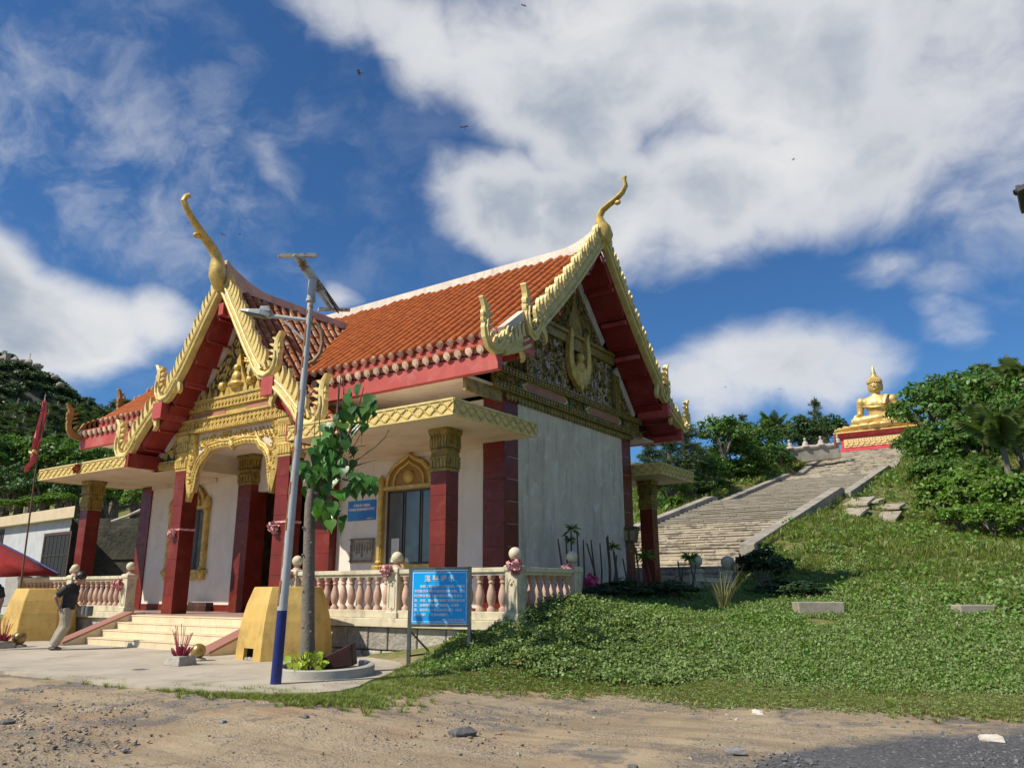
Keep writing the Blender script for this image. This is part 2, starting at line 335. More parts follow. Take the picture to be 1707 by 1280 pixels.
# edge of the green ground cover (y as a function of x) seen from the track
EDGE = [(-60, -3), (-20, -3), (.1, -3.3), (.8, -4.6), (1.6, -5.6), (2.3, -4.9), (3.1, -4.0), (4.9, -3.0), (6.7, -2.95), (8.2, -2.7), (9.6, -2.55), (14, -2.2), (60, 0)]
EX, EY = np.array([e[0] for e in EDGE], float), np.array([e[1] for e in EDGE], float)
def edge_y(x): return np.interp(x, EX, EY)
def vnoise(x, y, s, seed=0):
    """cheap smooth value noise for placing things"""
    r = np.random.default_rng(seed); ph = r.uniform(0, 2*PI, (6, 2)); k = r.normal(0, 1, (6, 2))/s
    return sum(np.sin(x*k[i, 0]*2.2+ph[i, 0])*np.cos(y*k[i, 1]*2.2+ph[i, 1]) for i in range(6))/6
gx = np.concatenate([[-3000, -1200, -500, -200, -120], np.arange(-80, -20, 4.), np.arange(-20, -3, 1.), np.arange(-3, 14, .3), np.arange(14, 24, 1.), np.arange(24, 60, 4), [80, 120, 250, 600, 1500, 3000]])
gy = np.concatenate([[-3000, -1000, -300, -100, -50], np.arange(-30, -16, 2.), np.arange(-16, 12, .3), np.arange(12, 50, 1.), np.arange(50, 90, 4), [110, 150, 250, 500, 1200, 3000]])
GX, GY = np.meshgrid(gx, gy); GZ = th_np(GX.ravel(), GY.ravel())
near = (np.abs(GX.ravel()-6) < 16) & (np.abs(GY.ravel()) < 20)
GZ = GZ + near*(.016*vnoise(GX.ravel(), GY.ravel(), .6, 3) + .03*vnoise(GX.ravel(), GY.ravel(), 1.7, 4))
# the ground is cut away under the stairway
_x, _y = GX.ravel(), GY.ravel(); _st = np.interp(_y, [9, 11, 13.6, 29.8, 32.2, 47.5, 49.8, 63.2, 75], [1.75, 1.75, 2.6, 6.2, 6.2, 9.6, 9.6, 13.6, 13.6])-.55
GZ = np.where((_x > -6.6) & (_x < 2.0) & (_y > 9.2) & (_y < 73), np.where((_x > -6.3) & (_x < 1.7), np.minimum(GZ, _st), np.minimum(GZ, _st+.75)), GZ)
nx_, ny_ = len(gx), len(gy); idx = np.arange(nx_*ny_).reshape(ny_, nx_)
F = np.stack([idx[:-1, :-1], idx[:-1, 1:], idx[1:, 1:], idx[1:, :-1]], -1).reshape(-1, 4)
gm = fast_mesh('ground', np.stack([GX.ravel(), GY.ravel(), GZ], 1), F); gm.shade_smooth()
vegd = GY.ravel() - edge_y(GX.ravel())
def attr(me, name, arr):
    a = me.attributes.new(name, 'FLOAT', 'POINT'); a.data.foreach_set('value', np.asarray(arr, np.float32))
attr(gm, 'veg', np.clip(vegd, -3, 3))
# worn asphalt in the corner by the viewer: signed distance from its ragged edge
ax = np.array([4.0, 7.2, 7.9, 8.5, 9.6, 12, 20]); ay = np.array([-13, -8.2, -6.0, -4.9, -3.75, -3.3, -3])
attr(gm, 'asph', np.clip(np.interp(GX.ravel(), ax, ay)-GY.ravel(), -3, 3)*np.where(GX.ravel() < 4, 0, 1) - np.where(GX.ravel() < 4, 2, 0))
def ground_mat():
    m = bpy.data.materials.new('dirt_and_turf'); m.use_nodes = True; t = NT(m.node_tree); t.n.clear()
    out = t.node('ShaderNodeOutputMaterial'); bs = t.node('ShaderNodeBsdfPrincipled'); bs.inputs['Roughness'].default_value = .92; bs.inputs['Specular IOR Level'].default_value = .2
    p = t.node('ShaderNodeNewGeometry').outputs['Position']
    big = t.noise(p, .45, 6, .6, .4); mid = t.noise(p, 2.2, 7, .65); fine = t.noise(p, 28, 5, .7); vf = t.noise(p, 90, 3, .7)
    c = t.mix(t.ramp(big, .36, .64), (.42, .33, .215), (.31, .24, .155))
    c = t.mix(t.math('MULTIPLY', t.ramp(t.noise(t.mapping(p, loc=(5, 3, 0)), .38, 5, .6), .53, .68), .6), c, (.35, .195, .10))
    c = t.mix(t.math('MULTIPLY', t.ramp(mid, .52, .7), .65), c, (.45, .37, .26))
    c = t.mix(t.math('MULTIPLY', t.ramp(t.math('MULTIPLY_ADD', mid, .45, t.math('MULTIPLY', t.noise(t.mapping(p, (1, 1, 1), (9, 1, 0)), .55, 6, .7, .8), .75)), .60, .70), .85), c, (.13, .125, .12))
    c = t.mix(t.math('MULTIPLY', t.ramp(fine, .55, .72), .55), c, (.15, .11, .075))
    rut = t.node('ShaderNodeMapping'); t.link(p, rut.inputs[0]); rut.inputs['Rotation'].default_value = (0, 0, -YAW-.12); rut.inputs['Scale'].default_value = (.16, 1.5, 1)
    rn = t.noise(rut.outputs[0], 1.6, 6, .6, .15)
    c = t.mix(t.math('MULTIPLY', t.ramp(rn, .50, .64), .5), c, (.20, .155, .105)); c = t.mix(t.math('MULTIPLY', t.ramp(rn, .48, .36), .35), c, (.46, .38, .27))
    c = t.mix(t.math('MULTIPLY', t.ramp(vf, .6, .75), .4), c, (.46, .40, .31))
    vor = t.node('ShaderNodeTexVoronoi', feature='F1'); vor.inputs['Scale'].default_value = 42; t.link(p, vor.inputs['Vector'])
    vg = t.node('ShaderNodeSeparateColor'); t.link(vor.outputs['Color'], vg.inputs[0])
    stony = t.math('MULTIPLY', t.ramp(t.noise(t.mapping(p, loc=(2, 7, 0)), .9, 6, .65, .5), .42, .60), t.ramp(vg.outputs[0], .35, .75))
    peb = t.mix(vg.outputs[1], (.10, .095, .09), (.40, .35, .28)); c = t.mix(t.math('MULTIPLY', stony, .7), c, peb)
    aa = t.node('ShaderNodeAttribute', attribute_name='asph').outputs['Fac']
    aw = t.math('ADD', aa, t.math('MULTIPLY', t.math('SUBTRACT', t.noise(p, 1.7, 7, .7, .5), .5), 1.8))
    asp = t.mix(t.ramp(fine, .4, .66), (.07, .075, .085), (.16, .155, .15))
    c = t.mix(t.ramp(aw, -.25, .5), c, asp)
    va = t.node('ShaderNodeAttribute', attribute_name='veg').outputs['Fac']
    vw = t.math('ADD', va, t.math('MULTIPLY', t.math('SUBTRACT', t.noise(p, 2.4, 6, .65), .5), 1.4))
    gcol = t.mix(t.ramp(t.noise(p, 5, 6, .7), .35, .65), (.11, .145, .04), (.21, .195, .075))
    dry = t.mix(.5, c, (.26, .22, .10))
    c = t.mix(t.ramp(vw, -.25, .15), c, dry); c = t.mix(t.ramp(vw, .05, .6), c, gcol)
    t.link(c, bs.inputs['Base Color'])
    bn = t.node('ShaderNodeBump'); bn.inputs['Strength'].default_value = .75; bn.inputs['Distance'].default_value = .035
    hgt = t.math('ADD', t.math('MULTIPLY', t.math('MULTIPLY', stony, t.math('SUBTRACT', 1.0, vor.outputs['Distance'])), .9), t.math('MULTIPLY', fine, .6)); hgt = t.math('SUBTRACT', hgt, t.math('MULTIPLY', rn, 1.6)); hgt = t.math('ADD', hgt, t.math('ADD', t.math('MULTIPLY', mid, 1.2), t.math('MULTIPLY', vf, .25))); t.link(hgt, bn.inputs['Height'])
    t.link(bn.outputs[0], bs.inputs['Normal']); t.link(bs.outputs[0], out.inputs[0]); return m
go = link('ground', gm, None, ground_mat()); tag(go, kind='structure')
# concrete forecourt: a slab with a real edge, its front edge broken and curved
CONC = mat('forecourt_concrete', (.46, .41, .33), (.36, .32, .255), rough=.85, scale=.9, bump=.3, bscale=25, dirt=(.21, .18, .135), dirt_amt=.7, dscale=.8, coord='Object')
FZ = .22
poly = [(-24, -8.3), (-12, -8.25), (-5.0, -8.05), (-3.5, -8.0), (-1.8, -7.95), (-.5, -7.8), (.6, -7.65), (1.4, -7.4), (1.85, -7.1), (1.98, -6.75), (1.85, -6.3), (1.5, -5.7), (1.2, -5.1), (.9, -4.5), (.6, -3.6), (.6, -2.3), (-24, -2.3)]
mb = MB(); mb.prism(poly, lambda a, b, d: (a+.04*math.sin(b*7), b+.03*math.sin(a*5), d), -.05, FZ)
tag(mb.build('forecourt', CONC), kind='structure')

# ================================================================== TEMPLE
XC = -7.45; L_ = 14.9; DEP = 6.74; FLZ = .89; ZB, ZT = 4.86, 5.18; CW = .84; CP = 3.0; RY = 3.37
PF = -2.6          # platform front
temple = empty('temple', (XC, 0, 0), 'ornate red and white temple with orange tiled roofs and gold gable trim beside the forecourt', 'temple')
class TempleFrame: pass
def tp(o):         # keep world coordinates for children of the temple (its empty only translates)
    o.parent = temple; o.matrix_parent_inverse = Matrix.Translation((-XC, 0, 0)); return o
def tbuild(mb, name, m, parent=None, **k):
    o = mb.build(name, m, None, **k)
    if parent is None: tp(o)
    else: o.parent = parent
    return o
# --- platform with stone base, floor, entrance steps
PX0, PX1 = -17.0, 2.1
mb = MB(); mb.box(PX0+.2, PX1-.2, PF+.16, 6.9, -.05, .8); base = tbuild(mb, 'platform_core', MORTAR)
mb = MB(); mb.box(PX0, PX1, PF, 0.2, .80, .9); mb.box(PX0, -.01, .2, 7.2, .80, .89); tbuild(mb, 'platform_floor', FLOORM, bevel=.01)
mb = MB(); mb.box(-4.72, PX1+.03, PF-.06, PF+.3, .785, .955); mb.box(PX1-.3, PX1+.03, PF+.303, -.2, .785, .955); tbuild(mb, 'platform_edge_slab', CREAM, bevel=.012)
mb = MB(); mb.box(PX0-.03, -10.18, PF-.06, PF+.3, .785, .955); tbuild(mb, 'platform_edge_slab', CREAM, bevel=.012)
def stone_course(x0, x1, z0, z1, y, wmin, wmax, parent):
    x = x0
    while x < x1-.05:
        w = min(random.uniform(wmin, wmax), x1-x)
        if x1-x-w < .2: w = x1-x
        d = random.uniform(0, .035); mb = MB(); mb.box(x+.012, x+w-.012, y-.06-d, y+.16, z0+.012, z1-.012)
        o = mb.build('stone_block', STONE, parent, bevel=.02); x += w
for x0, x1 in ((-4.6, PX1-.15), (PX0+.1, -10.3)):
    stone_course(x0, x1, .08, .33, PF+.12, .5, 1.0, base); stone_course(x0, x1, .33, .785, PF+.12, .45, .95, base)
y = PF+.1
while y < -.3:
    w = random.uniform(.5, .8)
    for z0, z1 in ((.08, .33), (.33, .785)):
        mb = MB(); mb.box(PX1-.3, PX1-.1+random.uniform(0, .03), y+.24, y+w+.23, z0+.01, z1-.01); mb.build('stone_block', STONE, base, bevel=.02)
    y += w
SX0, SX1 = -10.15, -4.75
for k in range(4):
    zt = FLZ - k*.168; y0 = PF-.1-.37*k
    mb = MB()
    n = 9; wd = (SX1-SX0)/n
    mb.box(SX0, SX1, y0-.0, PF+.002-.0 if k else PF-.002, .1, zt-.03)
    mb.box(SX0-.02, SX1+.02, y0-.025, PF-.004, zt-.028, zt)
    st = tbuild(mb, 'entrance_step', STEPM, bevel=.006)
    for i in range(n):
        mb = MB(); mb.box(SX0+i*wd+.004, SX0+(i+1)*wd-.004, y0-.012, y0+.01, max(.1, zt-.168), zt-.032); mb.build('riser_tile', STEPM, st)
for sgn, x in ((-1, SX0), (1, SX1)):
    xa, xb = (x-.42, x-.025) if sgn < 0 else (x+.025, x+.42)
    mb = MB(); mb.prism([(PF-1.75, .1), (PF-1.75, .26), (PF-.05, .93), (PF-.005, .93), (PF-.005, .1)], lambda a, b, d: (d, a, b), xa, xb); tbuild(mb, 'ramp_cheek', STEPM)
    mb = MB(); mb.prism([(PF-1.80, .26), (PF-1.80, .30), (PF-.05, .975), (PF-.05, .935)], lambda a, b, d: (d, a, b), xa-.03, xb+.03); tbuild(mb, 'ramp_coping', GRANITE)

# --- hall walls
def wall(name, x0, x1, y0, y1, z0, z1, m): mb = MB(); mb.box(x0, x1, y0, y1, z0, z1); return tbuild(mb, name, m)
WT = 5.95
wx = [(-14.4, -13.0, FLZ, WT), (-11.18, -9.4, FLZ, WT), (-13.0, -11.18, FLZ, 2.1), (-13.0, -11.18, 3.95, WT)]
def front_wall(segs):
    mb = MB()
    for a, b, c, d in segs: mb.box(a, b, 0, .22, c, d)
    return tbuild(mb, 'front_wall', WHITEW)
fwl = front_wall(wx)
fwr = front_wall([(2*XC-b, 2*XC-a, c, d) for a, b, c, d in wx])
mb = MB(); mb.box(-9.4, -5.5, .005, .21, 4.3, WT); tbuild(mb, 'door_head_wall', WHITEW)
for a, b in ((-14.3, -9.5), (-5.4, -.6)):
    mb = MB(); mb.box(a, b, -.02, -.003, FLZ, FLZ+.2); tbuild(mb, 'skirting', PILLAR)
wall('gable_wall', -.22, 0, .1, DEP-.1, .6, 5.95, GABLEW)
wall('gable_wall', -L_, -L_+.22, .1, DEP-.1, .3, 5.95, GABLEW)
wall('back_wall', -L_+.23, -.23, DEP-.3, DEP-.1, .3, 5.95, WHITEW)
wall('hall_ceiling', -L_+.23, -.23, .23, DEP-.31, 5.6, 5.7, WHITEW)
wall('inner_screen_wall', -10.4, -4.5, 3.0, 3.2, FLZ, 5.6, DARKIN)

def tiled_pillar(name, xc, yc, w, z0, z1, tile_h=.46, faces='fblr'):
    mb = MB(); h = w/2; mb.box(xc-h+.006, xc+h-.006, yc-h+.006, yc+h-.006, z0, z1); p = tbuild(mb, name, GROUT)
    n = max(1, round((z1-z0)/tile_h)); dz = (z1-z0)/n
    for k in range(n):
        a, b = z0+k*dz+.004, z0+(k+1)*dz-.004
        for f in faces:
            mb = MB(); j = random.uniform(0, .003)
            if f == 'f': mb.box(xc-h-j, xc+h, yc-h-j, yc-h+.006, a, b)
            if f == 'b': mb.box(xc-h, xc+h, yc+h-.006, yc+h+j, a, b)
            if f == 'l': mb.box(xc-h-j, xc-h+.006, yc-h+.0065, yc+h-.0065, a, b)
            if f == 'r': mb.box(xc+h-.006, xc+h+j, yc-h+.0065, yc+h-.0065, a, b)
            mb.build('pillar_tile', PILLAR, p)
    return p
# corner and door pillars of the hall
for xc in (-.30, -14.60): tiled_pillar('corner_pillar', xc, .26, .60, FLZ, ZB+1.2, .52, 'flr')
tiled_pillar('corner_pillar', -.30, DEP-.26, .60, .9, 5.9, .55, 'fr')

def capital(col, xc, yc, w, z0, z1, m):
    """stepped gold capital with carved leaf tiers"""
    h = w/2; H = z1-z0
    prof = [(h*.98, 0), (h*1.06, .02), (h*1.06, .07*H), (h*1.0, .09*H), (h*1.12, .30*H), (h*1.15, .34*H), (h*1.02, .38*H), (h*1.02, .46*H), (h*1.12, .50*H), (h*1.03, .55*H), (h*1.10, .80*H), (h*1.26, .92*H), (h*1.28, H)]
    mb = MB(); mb.sq(prof, (xc, yc, z0)); c = mb.build('capital', m, col)
    mb = MB()
    for face in range(4):
        ca, sa = math.cos(face*PI/2), math.sin(face*PI/2)
        for tier, (zb, zt2, wr) in enumerate(((.09, .32, 1.1), (.55, .90, 1.12), (.40, .52, 1.02))):
            n = 5 if tier == 0 else (6 if tier == 1 else 9)
            for i in range(n):
                t = (i+.5)/n*2-1; hw = h/n*.9
                def fn(a, b, d, t=t):
                    lx = t*h*wr+a; ly = -(h*wr-.012+d)
                    return (xc+lx*ca-ly*sa, yc+lx*sa+ly*ca, z0+b*H)
                mb.prism([(-hw, zb), (hw, zb), (hw*.95, zb+(zt2-zb)*.6), (0, zt2), (-hw*.95, zb+(zt2-zb)*.6)], fn, 0, .03 if tier != 2 else .02)
    mb.build('leaf_tier', m, c)
    return c
for xc in (-9.15, -5.75): p = tiled_pillar('door_pillar', xc, .05, .60, FLZ, 4.5, .52, 'flr'); capital(p, xc, .05, .60, 4.5, 5.39, GOLDD)
CY = -1.83; CWD = .42
for xc in (-.30, -14.60):
    p = tiled_pillar('veranda_column', xc, CY, CWD, FLZ, 3.93, .5, 'flr'); capital(p, xc, CY, CWD, 3.93, ZB-.002, GOLDD)
p = tiled_pillar('veranda_column', -.30, DEP-CY, CWD, 1.2, 3.93, .5, 'flr'); capital(p, -.30, DEP-CY, CWD, 3.93, ZB-.002, GOLDD)
PCX = 2.17
for s in (-1, 1):
    p = tiled_pillar('porch_column', XC+s*PCX, CY, .46, FLZ, 4.72, .5, 'flr'); capital(p, XC+s*PCX, CY, .46, 4.72, 5.72, GOLD)

# --- veranda canopies: slab with lattice fascia
def lattice(mb, p0, p1, z0, z1, nrm, cell=.30):
    p0 = Vector(p0); p1 = Vector(p1); d = p1-p0; n = max(1, round(d.length/cell)); nrm = Vector(nrm)
    for i in range(n):
        a = p0+d*(i/n); b = p0+d*((i+1)/n); m = (a+b)/2
        for q0, q1 in (((a, z0), (b, z1)), ((a, z1), (b, z0))):
            A = Vector((q0[0].x, q0[0].y, q0[1]))+nrm*.006; B = Vector((q1[0].x, q1[0].y, q1[1]))+nrm*.006
            mb.bar(A, B, .026, .03, up=nrm)
        for zz, rr in (((z0+z1)/2, .05), (z0+.04, .035), (z1-.04, .035)):
            c = m if rr > .04 else a
            mb.sphere(Vector((c.x, c.y, zz))+nrm*.004, rr, 6, 4, (abs(nrm.y)*1+abs(nrm.x)*.4, abs(nrm.x)*1+abs(nrm.y)*.4, 1))
def canopy(x0, x1, y0, y1, edges):
    mb = MB(); mb.box(x0+.03, x1-.03, y0+.03, y1-.03, ZB, ZT-.02); c = tbuild(mb, 'canopy_slab', CEIL)
    e = MB(); lat = MB()
    for k in edges:
        if k == 'f': A, B, N, bx = (x0, y0, 0), (x1, y0, 0), (0, -1, 0), (x0, x1, y0, y0+.05)
        if k == 'b': A, B, N, bx = (x0, y1, 0), (x1, y1, 0), (0, 1, 0), (x0, x1, y1-.05, y1)
        if k == 'r': A, B, N, bx = (x1, y0, 0), (x1, y1, 0), (1, 0, 0), (x1-.05, x1, y0+.051, y1)
        if k == 'l': A, B, N, bx = (x0, y0, 0), (x0, y1, 0), (-1, 0, 0), (x0, x0+.05, y0+.051, y1)
        e.box(*bx, ZB-.012, ZT)
        o = Vector(N)*.02
        if k in 'fb': e.box(bx[0], bx[1], (bx[2]-.022 if k == 'f' else bx[3]+.001), (bx[2]-.001 if k == 'f' else bx[3]+.022), ZT-.03, ZT+.012); e.box(bx[0], bx[1], (bx[2]-.018 if k == 'f' else bx[3]+.001), (bx[2]-.001 if k == 'f' else bx[3]+.018), ZB-.014, ZB+.018)
        else: e.box((bx[1]+.001 if k == 'r' else bx[0]-.022), (bx[1]+.022 if k == 'r' else bx[0]-.001), bx[2]-.05, bx[3], ZT-.03, ZT+.012); e.box((bx[1]+.001 if k == 'r' else bx[0]-.018), (bx[1]+.018 if k == 'r' else bx[0]-.001), bx[2]-.05, bx[3], ZB-.014, ZB+.018)
        lattice(lat, A, B, ZB+.03, ZT-.04, N)
    e.build('canopy_fascia', GOLDY, c); lat.build('lattice_relief', GOLD, c)
    return c
canopy(XC+3.4, CW, -CP, .05, 'fr')
canopy(-L_-CW, XC-3.4, -CP, .05, 'fl')
canopy(-L_-CW, CW, DEP+.36, DEP+CP, 'fr')
mb = MB(); mb.box(-4.05, -.6, -.06, -.001, ZB-.13, ZB-.002); mb.box(-14.3, -10.85, -.06, -.001, ZB-.13, ZB-.002); tbuild(mb, 'wall_plate', CEIL)
# --- windows with ogee gold surrounds
def window(xc):
    w = xc; fn = lambda a, b, d: (w+a, -d, b)
    f = MB()
    for s in (-1, 1):
        f.box(w+s*.92-.07, w+s*.92+.07, -.13, -.001, 2.12, 3.98)
        f.lathe([(.001, 0), (.10, .02), (.10, .05), (.07, .09), (.075, 1.7), (.10, 1.75), (.10, 1.80), (.08, 1.83), (.12, 1.95), (.10, 2.08), (.04, 2.2), (.001, 2.26)], 10, (w+s*.92, -.10, 2.12))
        f.lathe([(.001, -.3), (.05, -.26), (.11, -.14), (.13, -.04), (.09, 0), (.12, .03), (.001, .035)], 10, (w+s*.92, -.10, 2.10))
    f.box(w-.84, w+.84, -.12, -.001, 3.95, 4.04); f.box(w-1.1, w+1.1, -.17, -.001, 2.0, 2.1); f.box(w-1.0, w+1.0, -.13, -.002, 1.82, 1.995)
    fr = tbuild(f, 'window', GOLD, smooth=True, ang=35)
    og = [(-.80, 4.043), (-.80, 4.2), (-.72, 4.42), (-.5, 4.62), (-.24, 4.72), (-.08, 4.8), (0, 4.86)]
    og = og+[(-a, b) for a, b in og[-2::-1]]
    g = MB(); g.prism(og, fn, .002, .08); g.build('ogee_head', OCHRE, fr)
    g = MB(); g.ribbon([(-.72, 4.05)]+[(a*.9, b-.04) for a, b in og[1:-1]]+[(.72, 4.05)], .09, fn, .081, .13, .02); g.build('ogee_moulding', GOLD, fr)
    inn = [(a*.62, 4.06+(b-4.06)*.72) for a, b in og]
    g = MB(); g.ribbon(inn, .06, fn, .081, .12, .02); g.sphere((w, -.09, 4.25), .17, 12, 8, (1, .6, 1)); g.build('boss', GOLD, fr, smooth=True)
    g = MB()
    for x in (-.84, -.28, .28, .79): g.box(w+x, w+x+.05, .06, .11, 2.102, 3.948)
    g.box(w-.79, w+.79, .062, .108, 2.102, 2.16); g.box(w-.79, w+.79, .062, .108, 3.89, 3.948); g.build('window_sash', FRAMEM, fr)
    for x in (-.79, -.23, .33):
        g = MB(); g.box(w+x+.002, w+x+.458, .08, .09, 2.161, 3.889); g.build('window_pane', GLASS, fr)
    g = MB(); g.box(w-.9, w+.9, .2, .21, 2.1, 3.95); g.build('window_backing', DARKIN, fr)  # dark sheet closing the opening behind the panes
    return fr
for xc in (-2.87, 2*XC+2.87): wn = window(xc)
# ================================================================== ROOFS
# one cap tile: a tapered half barrel, lower lip a little proud; local +X runs down the slope
def tile_mesh(name, m, ln, r0=.086, r1=.094, seg=6):
    mb = MB(); rings = []
    for x, r in ((0, r0), (ln*.95, r1*.98), (ln*.955, r1*1.03), (ln, r1*1.03)):
        rings.append([(x, -r*math.cos(PI*j/seg), r*math.sin(PI*j/seg)) for j in range(seg+1)])
    mb.loft(rings, closed=False, cap=False)
    k = seg+1; e = MB(); e.add(rings[-1], [tuple(range(k))]); mb.add(e.v, e.f)
    me = mb.mesh(name, True, 50); me.materials.append(m); return me
def eave_mesh(name):
    """round-to-pointed clay end plate of a tile row; faces local +X"""
    pts = [(math.cos(t)*.09, math.sin(t)*.09) for t in np.linspace(-.15*PI, 1.15*PI, 9)]+[(0, -.12)]
    mb = MB(); mb.prism(pts, lambda a, b, d: (d, a, b), -.03, .03)
    mb.prism([(a*.6, b*.6) for a, b in pts], lambda a, b, d: (d, a, b), .03, .042)
    me = mb.mesh(name); me.materials.append(ENDCAP); return me
TM = tile_mesh('roof_tile', TILE, .325); TMW = tile_mesh('roof_tile_weathered', TILEW, .34, .09, .105); EM = eave_mesh('eave_tile')
def frame(P, down, side):      # tile matrix: X down-slope, Y along the eave, Z outwards
    X = Vector(down).normalized(); Z = X.cross(Vector(side).normalized()).normalized()
    if Z.z < 0: Z = -Z
    Y = Z.cross(X); return Matrix(((X.x, Y.x, Z.x, P[0]), (X.y, Y.y, Z.y, P[1]), (X.z, Y.z, Z.z, P[2]), (0, 0, 0, 1)))
roof = MB()
ME0, ME1 = -L_-1.06, 1.06            # gable edges of the hall roof
Z_R, Z_E1, Y_E1 = 10.85, 7.02, -1.38  # ridge deck, upper eave
Y_L0, Z_L0, Y_L1, Z_L1 = -.95, 6.90, -1.86, 6.52
def slab(mb, A, B, C, D, t):         # roof deck quad with thickness
    A, B, C, D = map(Vector, (A, B, C, D)); n = (B-A).cross(D-A).normalized()
    if n.z < 0: n = -n
    mb.add([A, B, C, D, A-n*t, B-n*t, C-n*t, D-n*t], [(0, 1, 2, 3), (7, 6, 5, 4), (0, 4, 5, 1), (1, 5, 6, 2), (2, 6, 7, 3), (3, 7, 4, 0)])
mir = lambda y: 2*RY-y
PH = 2.75                            # half width of the gap the porch roof leaves in the hall eave
X0r, X1r = ME0+.15, ME1-.15
for m in (lambda y: y, mir):
    slab(roof, (X0r, m(RY), Z_R), (X1r, m(RY), Z_R), (X1r, m(Y_E1), Z_E1), (X0r, m(Y_E1), Z_E1), .10)
for a, b in ((X0r, XC-PH), (XC+PH, X1r)): slab(roof, (a, Y_L0, Z_L0), (b, Y_L0, Z_L0), (b, Y_L1, Z_L1), (a, Y_L1, Z_L1), .08)
slab(roof, (X0r, mir(Y_L0), Z_L0), (X1r, mir(Y_L0), Z_L0), (X1r, mir(Y_L1), Z_L1), (X0r, mir(Y_L1), Z_L1), .08)
hall_roof = tbuild(roof, 'hall_roof', PAN)
TILES = []   # (matrix, mesh, parent)
EAVES = []
def rows(P_top, P_bot, side, x0, x1, n, me, step, parent, keep=None, eave=True, off=.0):
    P_top, P_bot, side = Vector(P_top), Vector(P_bot), Vector(side)
    d = P_bot-P_top; ln = d.length; k = math.ceil(ln/step)
    for i in range(n):
        t = x0+(x1-x0)*(i+.5)/n; base = P_top+side*t; ph = random.random()
        for j in range(k):
            q = base+d*(1-(k-j-(ph if j < k-1 else 0))*step/ln)
            if (q-base).dot(d) < -1e-6: q = base.copy()
            if keep and not keep(q, d.normalized()*step): continue
            M = frame(q+Vector((0, 0, off)), d, side)
            M = M @ Matrix.Rotation(random.uniform(-.02, .02), 4, 'Z') @ Matrix.Translation((0, random.uniform(-.006, .006), random.uniform(-.003, .006)))
            TILES.append((M, me, parent))
        if eave and (keep is None or keep(base+d, d)):
            EAVES.append((frame(base+d, d, side) @ Matrix.Translation((.012, 0, .0)), EM, parent))
NROW = 54
def porch_z(x): o = abs(x-XC); return 9.62-1.36*o if o < 2.0 else 6.75-.78*(o-2.0)
keep_main = lambda q, d: not (q.z < porch_z(q.x)-.25 and q.y < 2.9) or abs(q.x-XC) > 2.9
rows((0, RY-.12, Z_R-.10), (0, Y_E1, Z_E1), (1, 0, 0), X0r+.1, X1r-.1, NROW, TM, .30, hall_roof, keep_main)
rows((0, RY+.12, Z_R-.10), (0, mir(Y_E1), Z_E1), (1, 0, 0), X0r+.1, X1r-.1, NROW, TM, .30, hall_roof)
keep_low = lambda q, d: abs(q.x-XC) > PH
rows((0, Y_L0, Z_L0), (0, Y_L1, Z_L1), (1, 0, 0), X0r+.1, X1r-.1, NROW, TM, .30, hall_roof, keep_low)
# --- porch roof: steep upper tier, flatter lower tier
PY0 = -2.62                          # front edge of the tiles
PZR = 9.62
proof = MB()
for s in (-1, 1):
    q = lambda o, y, z: (XC+s*o, y, z)
    slab(proof, q(.0, PY0, PZR), q(0, 2.6, PZR), q(2.08, 2.6, 6.80), q(2.08, PY0, 6.80), .08)
    slab(proof, q(1.85, PY0, 6.82), q(1.85, -.02, 6.82), q(3.98, -.02, 5.22), q(3.98, PY0, 5.22), .08)
porch_roof = tbuild(proof, 'porch_roof', PAN)
main_z = lambda y: Z_R-(Z_R-Z_E1)/(RY-Y_E1)*(RY-y)
for s in (-1, 1):
    kp = lambda q, d: q.z+.05 > main_z(q.y) or q.y < Y_E1
    rows((XC+s*.1, 0, PZR-.13), (XC+s*2.08, 0, 6.80), (0, 1, 0), PY0+.1, 2.2, 16, TMW, .315, porch_roof, kp, eave=False)
    rows((XC+s*1.95, 0, 6.77), (XC+s*3.98, 0, 5.22), (0, 1, 0), PY0+.1, -.1, 8, TMW, .315, porch_roof)
# the 300 largest-showing tiles are parts, the rest one stuff part per roof
def show(M): p = M.translation; d = (p-CAM); return -d.length if p.y < RY and p.x > XC-.5 else -1e3-d.length
TILES.sort(key=lambda t: -show(t[0]))
mainT = [t for t in TILES if t[2] is hall_roof]; porchT = [t for t in TILES if t[2] is porch_roof]
for lst, cnt in ((mainT, 190), (porchT, 108)):
    for M, me, par in lst[:cnt]:
        o = bpy.data.objects.new('roof_tile', me); COL.objects.link(o); o.matrix_world = M; o.parent = par
    V, F4 = [], []; base_v = np.array([v.co for v in lst[0][1].vertices]); polys = [tuple(p.vertices) for p in lst[0][1].polygons]
    vs, fs = [], []
    for M, me, par in lst[cnt:]:
        k = len(vs); R3 = np.array(M)[:3]; vs += list(map(tuple, base_v @ R3[:, :3].T + R3[:, 3])); fs += [tuple(i+k for i in p) for p in polys]
    me = bpy.data.meshes.new('roof_tiles'); me.from_pydata(vs, [], fs); me.shade_smooth(); me.set_sharp_from_angle(angle=math.radians(50))
    # random tone per tile kept by island
    src = (TILE if lst is mainT else TILEW); nm = src.name+'_joined'
    m2 = mat(nm, *(((.43, .118, .022), (.35, .088, .016)) if lst is mainT else ((.42, .15, .04), (.24, .08, .03))), rough=.42 if lst is mainT else .5, scale=3, var=.85, bump=.12, spec=.35, hue=0, island=.22 if lst is mainT else .45, dirt=(.50, .40, .30), dirt_amt=.75, dscale=5, dpow=(.64, .74) if lst is mainT else (.54, .66))
    o = link('roof_tiles', me, lst[0][2], m2); o['kind'] = 'stuff'
EAVES.sort(key=lambda t: -show(t[0]))
